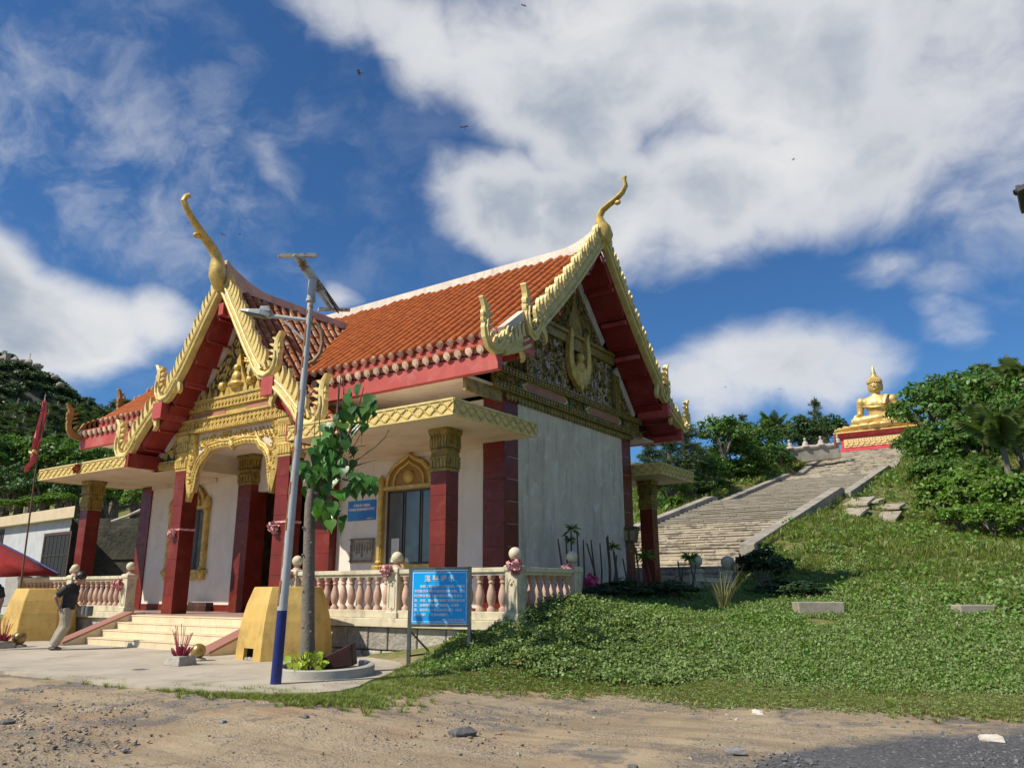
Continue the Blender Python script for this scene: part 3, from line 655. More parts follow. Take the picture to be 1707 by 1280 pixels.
for M, me, par in EAVES[:280]:
    o = bpy.data.objects.new('eave_tile', me); COL.objects.link(o); o.matrix_world = M; o.parent = par
# --- ridge, fascia, soffits of the hall roof
mb = MB()
xs = list(np.linspace(ME0-.05, ME1+.0, 60))
def ridge_z(x): e = max(0, x-(ME1-1.35)); e2 = max(0, (ME0+1.35)-x); return .28*(e**2+e2**2)
mb.loft([[(x, RY-.13, Z_R-.12), (x, RY-.11, Z_R+.17+ridge_z(x)), (x, RY+.11, Z_R+.17+ridge_z(x)), (x, RY+.13, Z_R-.12)] for x in xs]); tbuild(mb, 'ridge_cap', RIDGEW)
mb = MB(); ys = list(np.linspace(-2.78, 2.7, 30)); pr = lambda y: .22*max(0, -1.2-y)**2
mb.loft([[(XC-.13, y, PZR-.12), (XC-.10, y, PZR+.12+pr(y)), (XC+.10, y, PZR+.12+pr(y)), (XC+.13, y, PZR-.12)] for y in ys]); tbuild(mb, 'ridge_cap', RIDGEP)
FB, FT = 6.03, 6.44
for a, b in ((ME0, XC-PH-.1), (XC+PH+.1, ME1)):
    mb = MB(); mb.box(a, b, -1.79, -1.62, FB, FT); tbuild(mb, 'eave_fascia', REDFADE, bevel=.01)
    mb = MB(); mb.box(max(a+.02, -L_-.1), min(b-.02, .1), -1.617, -.0, FB+.02, FB+.08); tbuild(mb, 'eave_soffit', CEIL)
    mb = MB(); mb.box(a+.1, b-.1, Y_E1+.06, Y_E1+.12, Z_L0-.17, Z_E1-.06); tbuild(mb, 'tier_board', REDFADE)
mb = MB(); mb.box(ME0, ME1, mir(-1.62), mir(-1.79), FB, FT); tbuild(mb, 'eave_fascia', REDFADE, bevel=.01)
mb = MB(); mb.box(-L_-.1, .1, mir(0), mir(-1.617), FB+.02, FB+.08); tbuild(mb, 'eave_soffit', CEIL)
mb = MB(); mb.box(-.02, .06, -1.6, -.2, FB-.28, FB+.015); tbuild(mb, 'eave_bracket_beam', GOLDD)

# --- stepped red soffit boards under the gable overhangs
def gable_soffit(fn, path, d0, d1, nstep, th=.09, name='soffit_board'):
    """fn(s,z,d); path of (s,z) from apex to eave on one side"""
    pts = [Vector((a, b)) for a, b in path]; seg = [(pts[i+1]-pts[i]).length for i in range(len(pts)-1)]; tot = sum(seg)
    def at(t):
        q = t*tot
        for i, l in enumerate(seg):
            if q <= l or i == len(seg)-1: return pts[i].lerp(pts[i+1], q/l)
            q -= l
    for k in range(nstep):
        a, b = at(k/nstep), at((k+1)/nstep); n = Vector((-(b-a).y, (b-a).x)).normalized()
        if n.y > 0: n = -n
        mb = MB(); drop = .13
        poly = [tuple(a+n*.0), tuple(b+n*.0), tuple(b+n*(th+drop)), tuple(a+n*(th-.04))]
        mb.prism(poly, fn, d0, d1); tbuild(mb, name, REDP)
        mb = MB(); c = b+n*(th*.5+drop*.5); mb.prism([tuple(b+n*.01+(b-a).normalized()*.0), tuple(b+n*.01+(b-a).normalized()*.05), tuple(b+n*(th+drop+.06)+(b-a).normalized()*.05), tuple(b+n*(th+drop+.06))], fn, d0, d1-.03); tbuild(mb, 'purlin', REDP)

# --- gold bargeboards with flame teeth and curled ends
TOOTH = [(-.07, -.05), (.06, -.05), (.075, .08), (.065, .19), (.035, .29), (-.02, .36), (-.045, .38), (-.02, .28), (-.03, .17), (-.06, .07)]
def gable_trim(fn, path, wid, teeth, mtl, d0, d1, tooth_scale=1.0, tooth_m=None, flip=1, hook=None):
    """one side of a bargeboard along path [(s,z)...] (s measured outwards)."""
    b = MB(); b.ribbon(path, wid, fn, d0, d1, 0); bo = tbuild(b, 'bargeboard', mtl)
    for off in (-.28, .30):
        L = []
        for i, (a, c) in enumerate(path):
            p0 = path[max(i-1, 0)]; p1 = path[min(i+1, len(path)-1)]; dx, dy = p1[0]-p0[0], p1[1]-p0[1]; l = math.hypot(dx, dy); w = wid if isinstance(wid, (int, float)) else wid[i]
            L.append((a-dy/l*w*off, c+dx/l*w*off))
        r = MB(); r.ribbon(L, .055 if off > 0 else .075, fn, d1+.001, d1+.035, .015); r.build('trim_rib', mtl, bo)
    pts = [Vector(p) for p in path]; seg = [(pts[i+1]-pts[i]).length for i in range(len(pts)-1)]; tot = sum(seg)
    n = teeth; me = None
    for k in range(n):
        q = tot*(k+.6)/n
        for i, l in enumerate(seg):
            if q <= l or i == len(seg)-1: p = pts[i].lerp(pts[i+1], min(1, q/l)); dd = (pts[i+1]-pts[i]).normalized(); w = wid if isinstance(wid, (int, float)) else wid[i]; break
            q -= l
        nrm = Vector((-dd.y, dd.x)); nrm = nrm if nrm.y > 0 else -nrm
        up = (nrm*.55+Vector((-dd.x*.0, .75))).normalized(); rt = Vector((up.y, -up.x))
        c = p+nrm*(w*.5-.03)
        sc = tooth_scale*(.92+.12*math.sin(k*2.1))
        t = MB(); t.prism([(c.x+rt.x*a*sc+up.x*bb*sc, c.y+rt.y*a*sc+up.y*bb*sc) for a, bb in TOOTH], fn, d0+.03, d1-.01)
        t.build('flame_tooth', tooth_m or mtl, bo)
    return bo
def curl_end(fn0, c, sc, mtl, d0, d1, parent=None, name='naga_finial', ax=1.0):
    """upswept curled end of a bargeboard, c = where it leaves the board; s outwards"""
    fn = lambda a, b, d: fn0(c[0]+(a-c[0])*ax, b, d)
    pts = [(-.62, .42), (-.40, .10), (-.16, -.12), (.12, -.20), (.36, -.12), (.50, .08), (.55, .30), (.52, .52), (.50, .72), (.55, .92), (.66, 1.08), (.74, 1.12)]
    wd = [.20, .24, .27, .27, .25, .22, .19, .18, .19, .17, .12, .03]
    P = [(c[0]+a*sc, c[1]+b*sc) for a, b in pts]
    m = MB(); m.ribbon(P, [w*sc for w in wd], fn, d0, d1, .03*sc); o = tbuild(m, name, mtl) if parent is None else m.build(name, mtl, parent)
    s_ = MB()
    for a, b, ang, r in ((.40, .36, 2.6, .2), (.38, .54, 2.5, .2), (.38, .72, 2.4, .19), (.46, .90, 2.2, .16), (.60, .45, .5, .13), (.62, .64, .7, .12), (.06, .02, 1.7, .26), (-.12, .10, 1.6, .24), (.25, .12, 1.8, .2)):
        q = (c[0]+a*sc, c[1]+b*sc); dx, dy = math.cos(ang), math.sin(ang)
        s_.ribbon([(q[0]+dx*t*r*sc-dy*bend*sc*.08, q[1]+dy*t*r*sc+dx*bend*sc*.08) for t, bend in ((0, 0), (.5, .35), (1, 1))], [.10*sc, .075*sc, .015*sc], fn, d0+.01, d1-.01)
    s_.build('flame_spikes', mtl, o)
    m = MB(); m.ribbon([(c[0]+a*sc, c[1]+b*sc) for a, b in pts[:8]], [.07*sc]*8, fn, d1+.002, d1+.03+.03*sc, .012); m.build('trim_rib', mtl, o)
    return o
def inner_hook(fn, c, sc, mtl, d0, d1, par):
    P = [(c[0]+a*sc, c[1]+b*sc) for a, b in ((-.1, .35), (.0, .18), (-.02, .02), (-.14, -.12), (-.18, -.28), (-.12, -.40))]
    m = MB(); m.ribbon(P, [.30*sc, .26*sc, .22*sc, .16*sc, .10*sc, .02*sc], fn, d0, d1, .02*sc); m.build('hanging_drop', mtl, par)
def curve(a, b, n, sag):
    r = []
    for i in range(n+1):
        t = i/n; r.append((a[0]+(b[0]-a[0])*t, a[1]+(b[1]-a[1])*t-sag*math.sin(PI*t)))
    return r
# hall gable on the right (and its twin on the left): plane x = const
def gable_set(sgn):
    xf = ME1 if sgn > 0 else ME0
    for side in (-1, 1):
        fn = lambda a, b, d: (xf+sgn*d, RY+side*a, b)
        G = GOLDY if sgn > 0 else OCHRE  # far gable: shade on the trim's back put into the colour as ochre
        up = curve((.06, 10.98), (3.52, 7.45), 10, .12)
        bo = gable_trim(fn, up, .30, 24, G, -.10, .04, 1.15)
        curl_end(fn, (3.72, 7.30), .90, G, -.09, .05, ax=.62)
        inner_hook(fn, (3.35, 7.42), .9, G, -.06, .03, bo)
        lo = curve((3.98, 6.92), (4.95, 6.50), 5, .03)
        bo = gable_trim(fn, lo, .26, 6, G, -.10, .04, 1.1)
        curl_end(fn, (5.20, 6.58), .80, G, -.07, .03, ax=.95)
        inner_hook(fn, (4.30, 6.72), .8, G, -.06, .03, bo)
        fn2 = lambda a, b, d: (xf+sgn*d, RY+side*a, b)
        gable_soffit(fn2, [(.0, 10.72), (3.7, 7.22)], -1.02, -.11, 5)
        gable_soffit(fn2, [(3.62, 7.0), (5.02, 6.5)], -1.02, -.11, 2)
        mb = MB(); a0, a1 = sorted((RY+side*3.82, RY+side*4.22)); x0, x1 = sorted((xf-sgn*.95, xf+sgn*.07)); mb.box(x0, x1, a0, a1, 6.62, 7.0); tbuild(mb, 'purlin_end', REDFADE)
        for q, zq in ((.75, 9.72), (1.5, 8.95), (2.3, 8.1)):
            mb = MB(); a0, a1 = sorted((RY+side*q-.06, RY+side*q+.06)); mb.box(*sorted((xf-sgn*.9, xf-sgn*.12)), a0, a1, zq, zq+.12); tbuild(mb, 'purlin_end', REDFADE)
    mb = MB(); mb.box(*sorted((xf-sgn*.95, xf-sgn*.02)), RY-.09, RY+.09, 10.28, 10.5); tbuild(mb, 'ridge_beam', REDP)
    # chofa: swan-necked gold finial
    P = [(1.00, 10.72), (1.07, 10.92), (1.12, 11.14), (1.08, 11.36), (.99, 11.58), (.97, 11.76), (1.08, 11.92), (1.30, 12.04), (1.52, 12.14), (1.72, 12.28), (1.83, 12.46), (1.80, 12.60), (1.79, 12.70), (1.86, 12.76)]
    Rr = [.10, .22, .28, .25, .17, .12, .105, .10, .095, .085, .08, .075, .08, .03]
    P = [(xf+sgn*(x-1.06), RY, z) for x, z in P]
    m = MB(); m.tube(P, Rr, 10, .8); f = tbuild(m, 'chofa_finial', GOLD, smooth=True)
    m = MB(); m.sphere((xf+sgn*.50, RY, 12.02), .085, 8, 6, (1.2, .8, .9)); m.build('beak_knob', GOLD, f, smooth=True)
gable_set(1); gable_set(-1)
# seen from the front, the far gable's rake carries a white coping with small gold scales
for k in range(6):
    t = k/5; y = -.95-.75*t; z = Z_L0+.12-.42*t
    mb = MB(); mb.prism([(-.13, 0), (-.15, .16), (-.06, .32), (.11, .37), (.05, .25), (.13, .07), (.13, 0)], lambda a, b, d: (ME0+.03+d, y+a, z+b), -.05, .05); tbuild(mb, 'rake_scale', OCHRE)
mb = MB(); mb.bar((ME0+.05, -.5, 7.05), (ME0+.05, -1.85, 6.56), .16, .2); tbuild(mb, 'rake_coping', RIDGEW)
mb = MB(); mb.bar((ME1-.13, -.6, 7.62), (ME1-.13, -1.45, 6.98), .2, .2); tbuild(mb, 'rake_coping', RIDGEW)
mb = MB(); mb.bar((ME1-.13, -1.0, 6.90), (ME1-.13, -1.88, 6.55), .2, .16); tbuild(mb, 'rake_coping', RIDGEW)
# porch gable: plane y = const
PGY = -2.78
def porch_fn(side): return lambda a, b, d: (XC+side*a, PGY-d, b)
for side in (-1, 1):
    fn = porch_fn(side)
    up = [(.04, 9.52), (.30, 9.16), (.55, 8.78), (.80, 8.40), (1.05, 8.02), (1.28, 7.66), (1.52, 7.32), (1.75, 7.02), (1.95, 6.80)]
    bo = gable_trim(fn, up, .26, 17, GOLDY, -.10, .05, 1.2)
    curl_end(fn, (2.10, 6.80), .82, GOLDY, -.09, .06)
    inner_hook(fn, (1.62, 7.06), .8, GOLDY, -.06, .04, bo)
    lo = [(2.55, 6.38), (2.85, 6.15), (3.15, 5.86), (3.4, 5.62), (3.62, 5.42)]
    bo = gable_trim(fn, lo, .28, 6, GOLDY, -.10, .05, 1.25)
    curl_end(fn, (3.80, 5.36), .88, GOLDY, -.09, .06)
    inner_hook(fn, (2.62, 6.22), 1.05, GOLDY, -.06, .04, bo)
    gable_soffit(fn, [(.0, 9.38), (.9, 8.1), (2.0, 6.62)], -.86, -.11, 5)
    gable_soffit(fn, [(1.95, 6.5), (2.9, 5.85), (3.9, 5.12)], -.86, -.11, 3)
    mb = MB(); x0, x1 = sorted((XC+side*2.12, XC+side*2.55)); mb.box(x0, x1, PGY-.10, PGY+.86, 6.12, 6.58); tbuild(mb, 'purlin_end', REDFADE)
    mb = MB(); x0, x1 = sorted((XC+side*3.55, XC+side*4.0)); mb.box(x0, x1, PGY-.02, PGY+.7, 5.0, 5.28); tbuild(mb, 'purlin_end', PILLAR)
    for q, zq in ((.62, 8.25), (1.05, 7.55), (1.45, 6.95)):
        mb = MB(); x0, x1 = sorted((XC+side*(q-.06), XC+side*(q+.06))); mb.box(x0, x1, PGY+.12, PGY+.85, zq, zq+.13); tbuild(mb, 'purlin_end', REDFADE)
    # pale verge between tiles and bargeboard
    mb = MB(); mb.bar((XC+side*.1, PGY+.12, 9.62), (XC+side*2.12, PGY+.12, 6.86), .16, .12); tbuild(mb, 'verge_coping', RIDGEP)
    mb = MB(); mb.bar((XC+side*1.98, PGY+.12, 6.86), (XC+side*3.98, PGY+.12, 5.30), .16, .1); tbuild(mb, 'verge_coping', RIDGEP)
    mb = MB(); mb.box(*sorted((XC+side*3.9, XC+side*3.99)), PGY+.1, -.06, 5.02, 5.2); tbuild(mb, 'eave_fascia', REDFADE)
mb = MB(); mb.box(XC-.1, XC+.1, PGY+.02, PGY+.86, 8.72, 9.05); tbuild(mb, 'ridge_beam', REDFADE)
P = [(-2.84, 9.36), (-2.92, 9.56), (-2.98, 9.82), (-3.0, 10.08), (-3.05, 10.3), (-3.2, 10.5), (-3.4, 10.66), (-3.62, 10.84), (-3.86, 11.08), (-4.06, 11.3), (-4.18, 11.5), (-4.13, 11.64), (-4.06, 11.70), (-4.0, 11.67)]
Rr = [.10, .20, .27, .235, .17, .15, .14, .125, .105, .095, .10, .085, .085, .03]
m = MB(); m.tube([(XC, y, z) for y, z in P], Rr, 10, .8); f = tbuild(m, 'chofa_finial', GOLD, smooth=True)
m = MB(); m.sphere((XC, -3.70, 10.68), .09, 8, 6, (.8, 1.2, .9)); m.build('beak_knob', GOLD, f, smooth=True)

# ================================================================== CARVED PEDIMENTS
def scroll(mb, fn, c, r, rot, d, turns=1.4, w=.035, n=11, hand=1):
    pts = []; wd = []
    for i in range(n):
        t = i/(n-1); a = rot+hand*turns*2*PI*t; q = r*(1-.86*t); pts.append((c[0]+math.cos(a)*q, c[1]+math.sin(a)*q)); wd.append(w*(1.15-.5*t))
    mb.ribbon(pts, wd, fn, d, d+.03, .02)
def leaf(mb, fn, c, ang, ln, w, d):
    dx, dy = math.cos(ang), math.sin(ang)
    mb.ribbon([(c[0]+dx*ln*t-dy*b*ln, c[1]+dy*ln*t+dx*b*ln) for t, b in ((0, 0), (.35, .06), (.7, .02), (1, -.12))], [w*.5, w, w*.7, .01], fn, d, d+.028, .018)
def carve(fn, inside, x0, x1, z0, z1, d, cell, rng, mtl, name='carving'):
    mb = MB(); z = z0
    while z < z1:
        x = x0
        while x < x1:
            cx, cz = x+rng.uniform(-.25, .25)*cell, z+rng.uniform(-.25, .25)*cell
            if inside(cx, cz):
                if rng.random() < .55: scroll(mb, fn, (cx, cz), cell*rng.uniform(.42, .6), rng.uniform(0, 6.3), d, rng.uniform(.9, 1.5), cell*.17, 9, rng.choice((-1, 1)))
                for k in range(2): leaf(mb, fn, (cx+rng.uniform(-.4, .4)*cell, cz+rng.uniform(-.4, .4)*cell), rng.uniform(.3, 2.8), cell*rng.uniform(.6, 1.1), cell*.26, d+.004)
            x += cell
        z += cell
    return tbuild(mb, name, mtl)
rng = random.Random(3)
# --- hall gables
BUFFP = mat('faded_relief_paint', (.50, .42, .36), (.40, .31, .26), rough=.7, scale=8, bump=.2)
def hall_pediment(sgn, full):
    xw = 0 if sgn > 0 else -L_
    fn = lambda a, b, d: (xw+sgn*d, a, b)
    xr = lambda d0, d1: sorted((xw+sgn*d0, xw+sgn*d1))
    prof = lambda y: 10.45-abs(y-RY)*.95
    mb = MB(); mb.prism([(-.25, 5.96), (DEP+.25, 5.96), (DEP+.25, 6.7), (RY+3.3, 7.05), (RY, 10.4), (RY-3.3, 7.05), (-.25, 6.7)], fn, -.2, .012); tbuild(mb, 'pediment_wall', CARVE_BACK)
    def beam(y0, y1, z0, z1, d, m=GOLDD, nm='pediment_beam'): mb = MB(); mb.box(*xr(.013, d), y0, y1, z0, z1); return tbuild(mb, nm, m)
    b1 = beam(-.62, DEP+.62, 6.02, 6.20, .16); beam(-.62, DEP+.62, 6.46, 6.62, .15); beam(-.6, DEP+.6, 6.203, 6.457, .07, GOLDD, 'frieze')
    if not full: return
    mb = MB(); n = 44
    for i in range(n):
        y = -.0+(DEP)*(i+.5)/n; hw = DEP/n*.42
        mb.prism([(y-hw, 6.015), (y-hw, 5.93), (y, 5.84), (y+hw, 5.93), (y+hw, 6.015)], fn, .012, .07)
    tbuild(mb, 'pendant_row', GOLDD)
    for z, d in ((6.11, .16), (6.54, .15)):
        mb = MB(); n = 60
        for i in range(n):
            y = -.6+(DEP+1.2)*(i+.5)/n; hw = (DEP+1.2)/n*.40; mb.prism([(y-hw, z), (y, z-.055), (y+hw, z), (y, z+.055)], fn, d+.001, d+.03)
        mb.box(*xr(d+.001, d+.025), -.62, DEP+.62, z+.062, z+.082); mb.box(*xr(d+.001, d+.025), -.62, DEP+.62, z-.082, z-.062)
        tbuild(mb, 'beam_ornament', GOLDD)
    for y0, y1 in ((.75, 2.75), (3.95, 5.95)):
        hx = lambda g: [(y0-g, 6.33), (y0+.18-g*.3, 6.24-g*.6), (y1-.18+g*.3, 6.24-g*.6), (y1+g, 6.33), (y1-.18+g*.3, 6.42+g*.6), (y0+.18-g*.3, 6.42+g*.6)]
        mb = MB(); mb.prism(hx(.12), fn, .071, .085); tbuild(mb, 'frieze_panel_border', GOLDY)
        mb = MB(); mb.prism(hx(.02), fn, .0855, .1); tbuild(mb, 'frieze_panel', PINKPANEL)
        for e in (y0-.22, y1+.22):
            mb = MB(); mb.prism([(e-.09, 6.22), (e+.09, 6.22), (e+.02, 6.33), (e+.09, 6.44), (e-.09, 6.44), (e-.02, 6.33)], fn, .071, .11); tbuild(mb, 'frieze_end', DARKG)
    carve(fn, lambda a, b: not any(y0-.3 < a < y1+.3 for y0, y1 in ((.75, 2.75), (3.95, 5.95))), -.5, DEP+.5, 6.27, 6.45, .071, .15, rng, GOLDD, 'frieze_carving')
    # middle field
    beam(RY-2.25, RY+2.25, 8.0, 8.24, .14); beam(RY-2.2, RY+2.2, 8.243, 8.34, .20)
    for yc in (RY-2.45, RY+2.45):
        mb = MB(); mb.box(*xr(.013, .13), yc-.14, yc+.14, 6.623, 7.72); c = tbuild(mb, 'pediment_pilaster', GOLDD)
        mb = MB()
        for k in range(6): mb.prism([(yc-.1, 6.7+k*.16), (yc+.1, 6.7+k*.16), (yc, 6.84+k*.16)], fn, .131, .16)
        mb.build('pilaster_leaves', GOLDD, c)
    carve(fn, lambda a, b: abs(a-RY) < 2.25 and b < 7.98 and abs(a-RY) > .55, RY-2.2, RY+2.2, 6.72, 7.95, .013, .34, rng, BUFFP, 'field_relief')
    carve(fn, lambda a, b: abs(a-RY) < 2.28 and b < 7.98 and abs(a-RY) > .45, RY-2.25, RY+2.25, 6.68, 7.95, .03, .25, rng, GOLDD)
    mb = MB()
    for i in range(26):
        y = RY-2.2+4.4*(i+.5)/26; hh = .16+.06*math.sin(i*2.2); mb.prism([(y-.075, 6.622), (y+.075, 6.622), (y+.05, 6.622+hh*.6), (y, 6.622+hh), (y-.05, 6.622+hh*.6)], fn, .02, .06)
    tbuild(mb, 'flame_border', BUFFP)
    carve(fn, lambda a, b: 2.65 < abs(a-RY) < 3.9 and b < prof(a)-.25, -.6, DEP+.6, 6.7, 7.8, .02, .15, rng, GOLDD)
    carve(fn, lambda a, b: b < prof(a)-.3 and b > 8.36, RY-2, RY+2, 8.4, 10.1, .02, .17, rng, GOLDD)
    mb = MB(); mb.prism([(RY-.42, 8.34), (RY+.42, 8.34), (RY+.34, 8.75), (RY+.14, 9.1), (RY, 9.75), (RY-.14, 9.1), (RY-.34, 8.75)], fn, .013, .09); tbuild(mb, 'apex_ornament', GOLDD)
    # winged emblem in the middle
    mb = MB()
    for s in (-1, 1): mb.ribbon([(RY+s*.12, 6.9), (RY+s*.36, 7.15), (RY+s*.5, 7.5), (RY+s*.5, 7.9), (RY+s*.44, 8.25), (RY+s*.5, 8.5)], [.2, .28, .26, .2, .14, .02], fn, .10, .24, .05)
    mb.prism([(RY-.34, 7.3), (RY-.2, 6.95), (RY, 6.72), (RY+.2, 6.95), (RY+.34, 7.3), (RY+.16, 7.5), (RY-.16, 7.5)], fn, .09, .26)
    e = tbuild(mb, 'winged_emblem', GOLD, smooth=False)
    mb = MB(); c = fn(RY, 7.68, .2); mb.sphere(c, .14, 10, 8); mb.sphere(fn(RY, 7.42, .2), .19, 10, 8, (.7, 1, 1)); mb.build('figure', GOLD, e, smooth=True)
    mb = MB(); mb.box(*xr(.09, .16), RY-.38, RY+.38, 7.88, 8.02); mb.build('emblem_lintel', GOLDD, e)
    for s in (-1, 1):
        mb = MB(); mb.ribbon([(RY+s*.12, 10.2), (RY+s*1.7, 8.55)], .26, fn, .013, .09); tbuild(mb, 'raking_band', RIDGEW)
        mb = MB(); mb.ribbon([(RY+s*2.45, 7.95), (RY+s*3.62, 6.68)], .24, fn, .013, .09); tbuild(mb, 'raking_band', RIDGEW)
hall_pediment(1, True); hall_pediment(-1, False)
# --- porch pediment and arch (plane y = PPY)
PPY = CY-.10
pf = lambda a, b, d: (XC+a, PPY-d, b)
def pbox(name, a0, a1, z0, z1, d0, d1, m): mb = MB(); mb.box(XC+a0, XC+a1, PPY-d1, PPY-d0, z0, z1); return tbuild(mb, name, m)
mb = MB(); mb.prism([(-2.35, 5.75), (2.35, 5.75), (2.2, 6.45), (1.3, 7.55), (0, 9.2), (-1.3, 7.55), (-2.2, 6.45)], pf, -.12, 0); tbuild(mb, 'pediment_wall', CARVE_BACK)
for s in (-1, 1):
    mb = MB(); mb.ribbon([(s*.1, 8.95), (s*1.0, 7.72), (s*1.78, 6.72)], .2, pf, .001, .10); tbuild(mb, 'raking_band', RIDGEW)
    mb = MB(); mb.ribbon([(s*2.35, 6.0), (s*3.5, 5.16)], .14, pf, .001, .10); tbuild(mb, 'raking_band', RIDGEW)
    mb = MB(); mb.prism([(s*2.3, 5.08), (s*3.5, 5.08), (s*2.3, 5.9)], pf, -.1, 0); tbuild(mb, 'side_panel', DARKG)
    carve(pf, lambda a, b: 2.42 < abs(a) < 3.3 and b < 5.92-(abs(a)-2.3)*.68 and b > 5.1 and a*s > 0, -3.4, 3.4, 5.2, 5.9, .001, .16, rng, GOLD)
    pbox('side_beam', *sorted((s*2.4, s*3.75)), 4.86, 5.08, -.1, .12, GOLD)
    mb = MB()
    for i in range(9): a = s*(2.45+i*.145); mb.prism([(a-.06, 4.97), (a, 4.91), (a+.06, 4.97), (a, 5.03)], pf, .121, .15)
    tbuild(mb, 'beam_ornament', GOLD)
for nm, a, z0, z1, d in (('pediment_beam', 2.55, 5.74, 5.84, .2), ('pediment_beam', 2.5, 5.843, 6.08, .14), ('pediment_beam', 2.3, 6.083, 6.14, .2), ('frieze', 2.15, 6.143, 6.34, .08), ('pediment_beam', 2.2, 6.343, 6.60, .16), ('pediment_beam', 1.95, 6.603, 6.66, .2)):
    pbox(nm, -a, a, z0, z1, .001, d, GOLD)
for z, d, a in ((5.96, .14, 2.5), (6.47, .16, 2.2)):
    mb = MB(); n = 30
    for i in range(n):
        x = -a+2*a*(i+.5)/n; h = 2*a/n*.42; mb.prism([(x-h, z), (x, z-.08), (x+h, z), (x, z+.08)], pf, d+.001, d+.03); mb.sphere(pf(x, z, d+.02), .028, 6, 4)
    tbuild(mb, 'beam_ornament', GOLD)
mb = MB()
for i in range(60): x = -2.5+5*(i+.5)/60; mb.box(XC+x-.03, XC+x+.03, PPY-.225, PPY-.2005, 5.745, 5.835)
tbuild(mb, 'dentil_row', GOLD)
for s in (-1, 1): pbox('frieze_panel', *sorted((s*.45, s*1.95)), 6.18, 6.30, .081, .10, PINKPANEL)
mb = MB()
for i in range(14): x = -1.8+3.6*(i+.5)/14; mb.prism([(x-.1, 6.66), (x+.1, 6.66), (x+.07, 6.80), (x, 6.92), (x-.07, 6.80)], pf, .06, .14)
tbuild(mb, 'flame_border', GOLD)
carve(pf, lambda a, b: b < 8.85-abs(a)*1.33-.12 and b > 6.75, -1.6, 1.6, 6.8, 8.6, .001, .22, rng, GOLD)
mb = MB(); mb.prism([(-.4, 6.7), (.4, 6.7), (.34, 7.0), (.2, 7.25), (.1, 7.5), (0, 7.95), (-.1, 7.5), (-.2, 7.25), (-.34, 7.0)], pf, .03, .12); o_ = tbuild(mb, 'pediment_figure', GOLD)
mb = MB(); mb.sphere(pf(0, 7.38, .14), .11, 10, 8); mb.sphere(pf(0, 7.12, .14), .17, 10, 8, (1, .7, 1.1)); mb.sphere(pf(0, 6.92, .16), .28, 10, 8, (1, .6, .4)); mb.sphere(pf(.6, 6.95, .12), .14, 8, 6); mb.sphere(pf(-.6, 6.95, .12), .14, 8, 6); mb.build('figure', GOLD, o_, smooth=True)
# arch: pale spandrel panel, cusped gold band, hanging drops
half = [(0, 5.22), (.10, 5.30), (.5, 5.33), (1.0, 5.28), (1.14, 5.12), (1.32, 5.02), (1.46, 4.86), (1.56, 4.62), (1.60, 4.35), (1.66, 4.12)]
arch = [(-a, b) for a, b in half[::-1]]+half[1:]
panel = arch+[(1.94, 4.3), (1.94, 5.738), (-1.94, 5.738), (-1.94, 4.3)]
mb = MB(); mb.prism(panel, pf, -.1, .0); tbuild(mb, 'arch_panel', RIDGEW)
mb = MB(); mb.ribbon(arch, .17, pf, .001, .10, .03); ar = tbuild(mb, 'porch_arch', GOLD)
mb = MB(); mb.ribbon([(a*1.045, b+.09) for a, b in arch], .05, pf, .03, .13, .01)
for i in range(len(arch)-1):
    for t in (.2, .5, .8):
        a = arch[i][0]+(arch[i+1][0]-arch[i][0])*t; b = arch[i][1]+(arch[i+1][1]-arch[i][1])*t; mb.sphere(pf(a, b, .125), .032, 6, 4)
mb.build('arch_beading', GOLD, ar)
for s in (-1, 1):
    mb = MB(); mb.ribbon([(s*1.80, 5.72), (s*1.80, 5.2), (s*1.79, 4.8), (s*1.76, 4.4), (s*1.72, 4.1), (s*1.74, 3.85)], [.26, .28, .30, .28, .2, .03], pf, .002, .12, .05); mb.build('arch_drop', GOLD, ar)
    mb = MB()
    for k in range(7): scroll(mb, pf, (s*(1.72+.05*(k % 2)), 4.45+k*.19), .11, k, .13, 1.2, .04, 9, s)
    for k in range(6): scroll(mb, pf, (s*(1.5-.1*k), 5.52+.03*(k % 2)-.03*(5-k)), .11, k*1.3, .002, 1.2, .045, 9, -s)
    for k in range(5): leaf(mb, pf, (s*(1.55-.16*k), 5.4), 1.57+s*.5, .26, .09, .002)
    mb.build('arch_carving', GOLD, ar)
mb = MB()
for k in range(7): scroll(mb, pf, (-.6+.2*k, 5.55), .12, k*.9, .002, 1.3, .05, 9, 1 if k < 4 else -1)
mb.ribbon([(-.85, 5.5), (-.4, 5.43), (0, 5.48), (.4, 5.43), (.85, 5.5)], [.03, .06, .07, .06, .03], pf, .002, .05, .01)
mb.build('arch_carving', GOLD, ar)
# porch ceiling and inner beam
for s in (-1, 1):
    mb = MB(); mb.box(*sorted((XC+s*3.395, XC+s*3.30)), -CP+.02, CY-.05, ZB-.01, ZT+.06); tbuild(mb, 'canopy_end_beam', REDP)
for s in (-1, 1):
    mb = MB(); mb.box(*sorted((XC+s*2.36, XC+s*2.42)), CY+.15, -.003, ZT-.03, 5.6); tbuild(mb, 'porch_side_wall', WHITEW)
mb = MB(); mb.box(XC-2.4, XC+2.4, CY+.3, -.001, 5.4, 5.5); tbuild(mb, 'porch_ceiling', WHITEW)
for s in (-1, 1):
    mb = MB(); mb.box(*sorted((XC+s*2.41, XC+s*3.39)), CY-.04, -.002, ZB+.003, ZT-.02); tbuild(mb, 'porch_side_ceiling', CEIL)
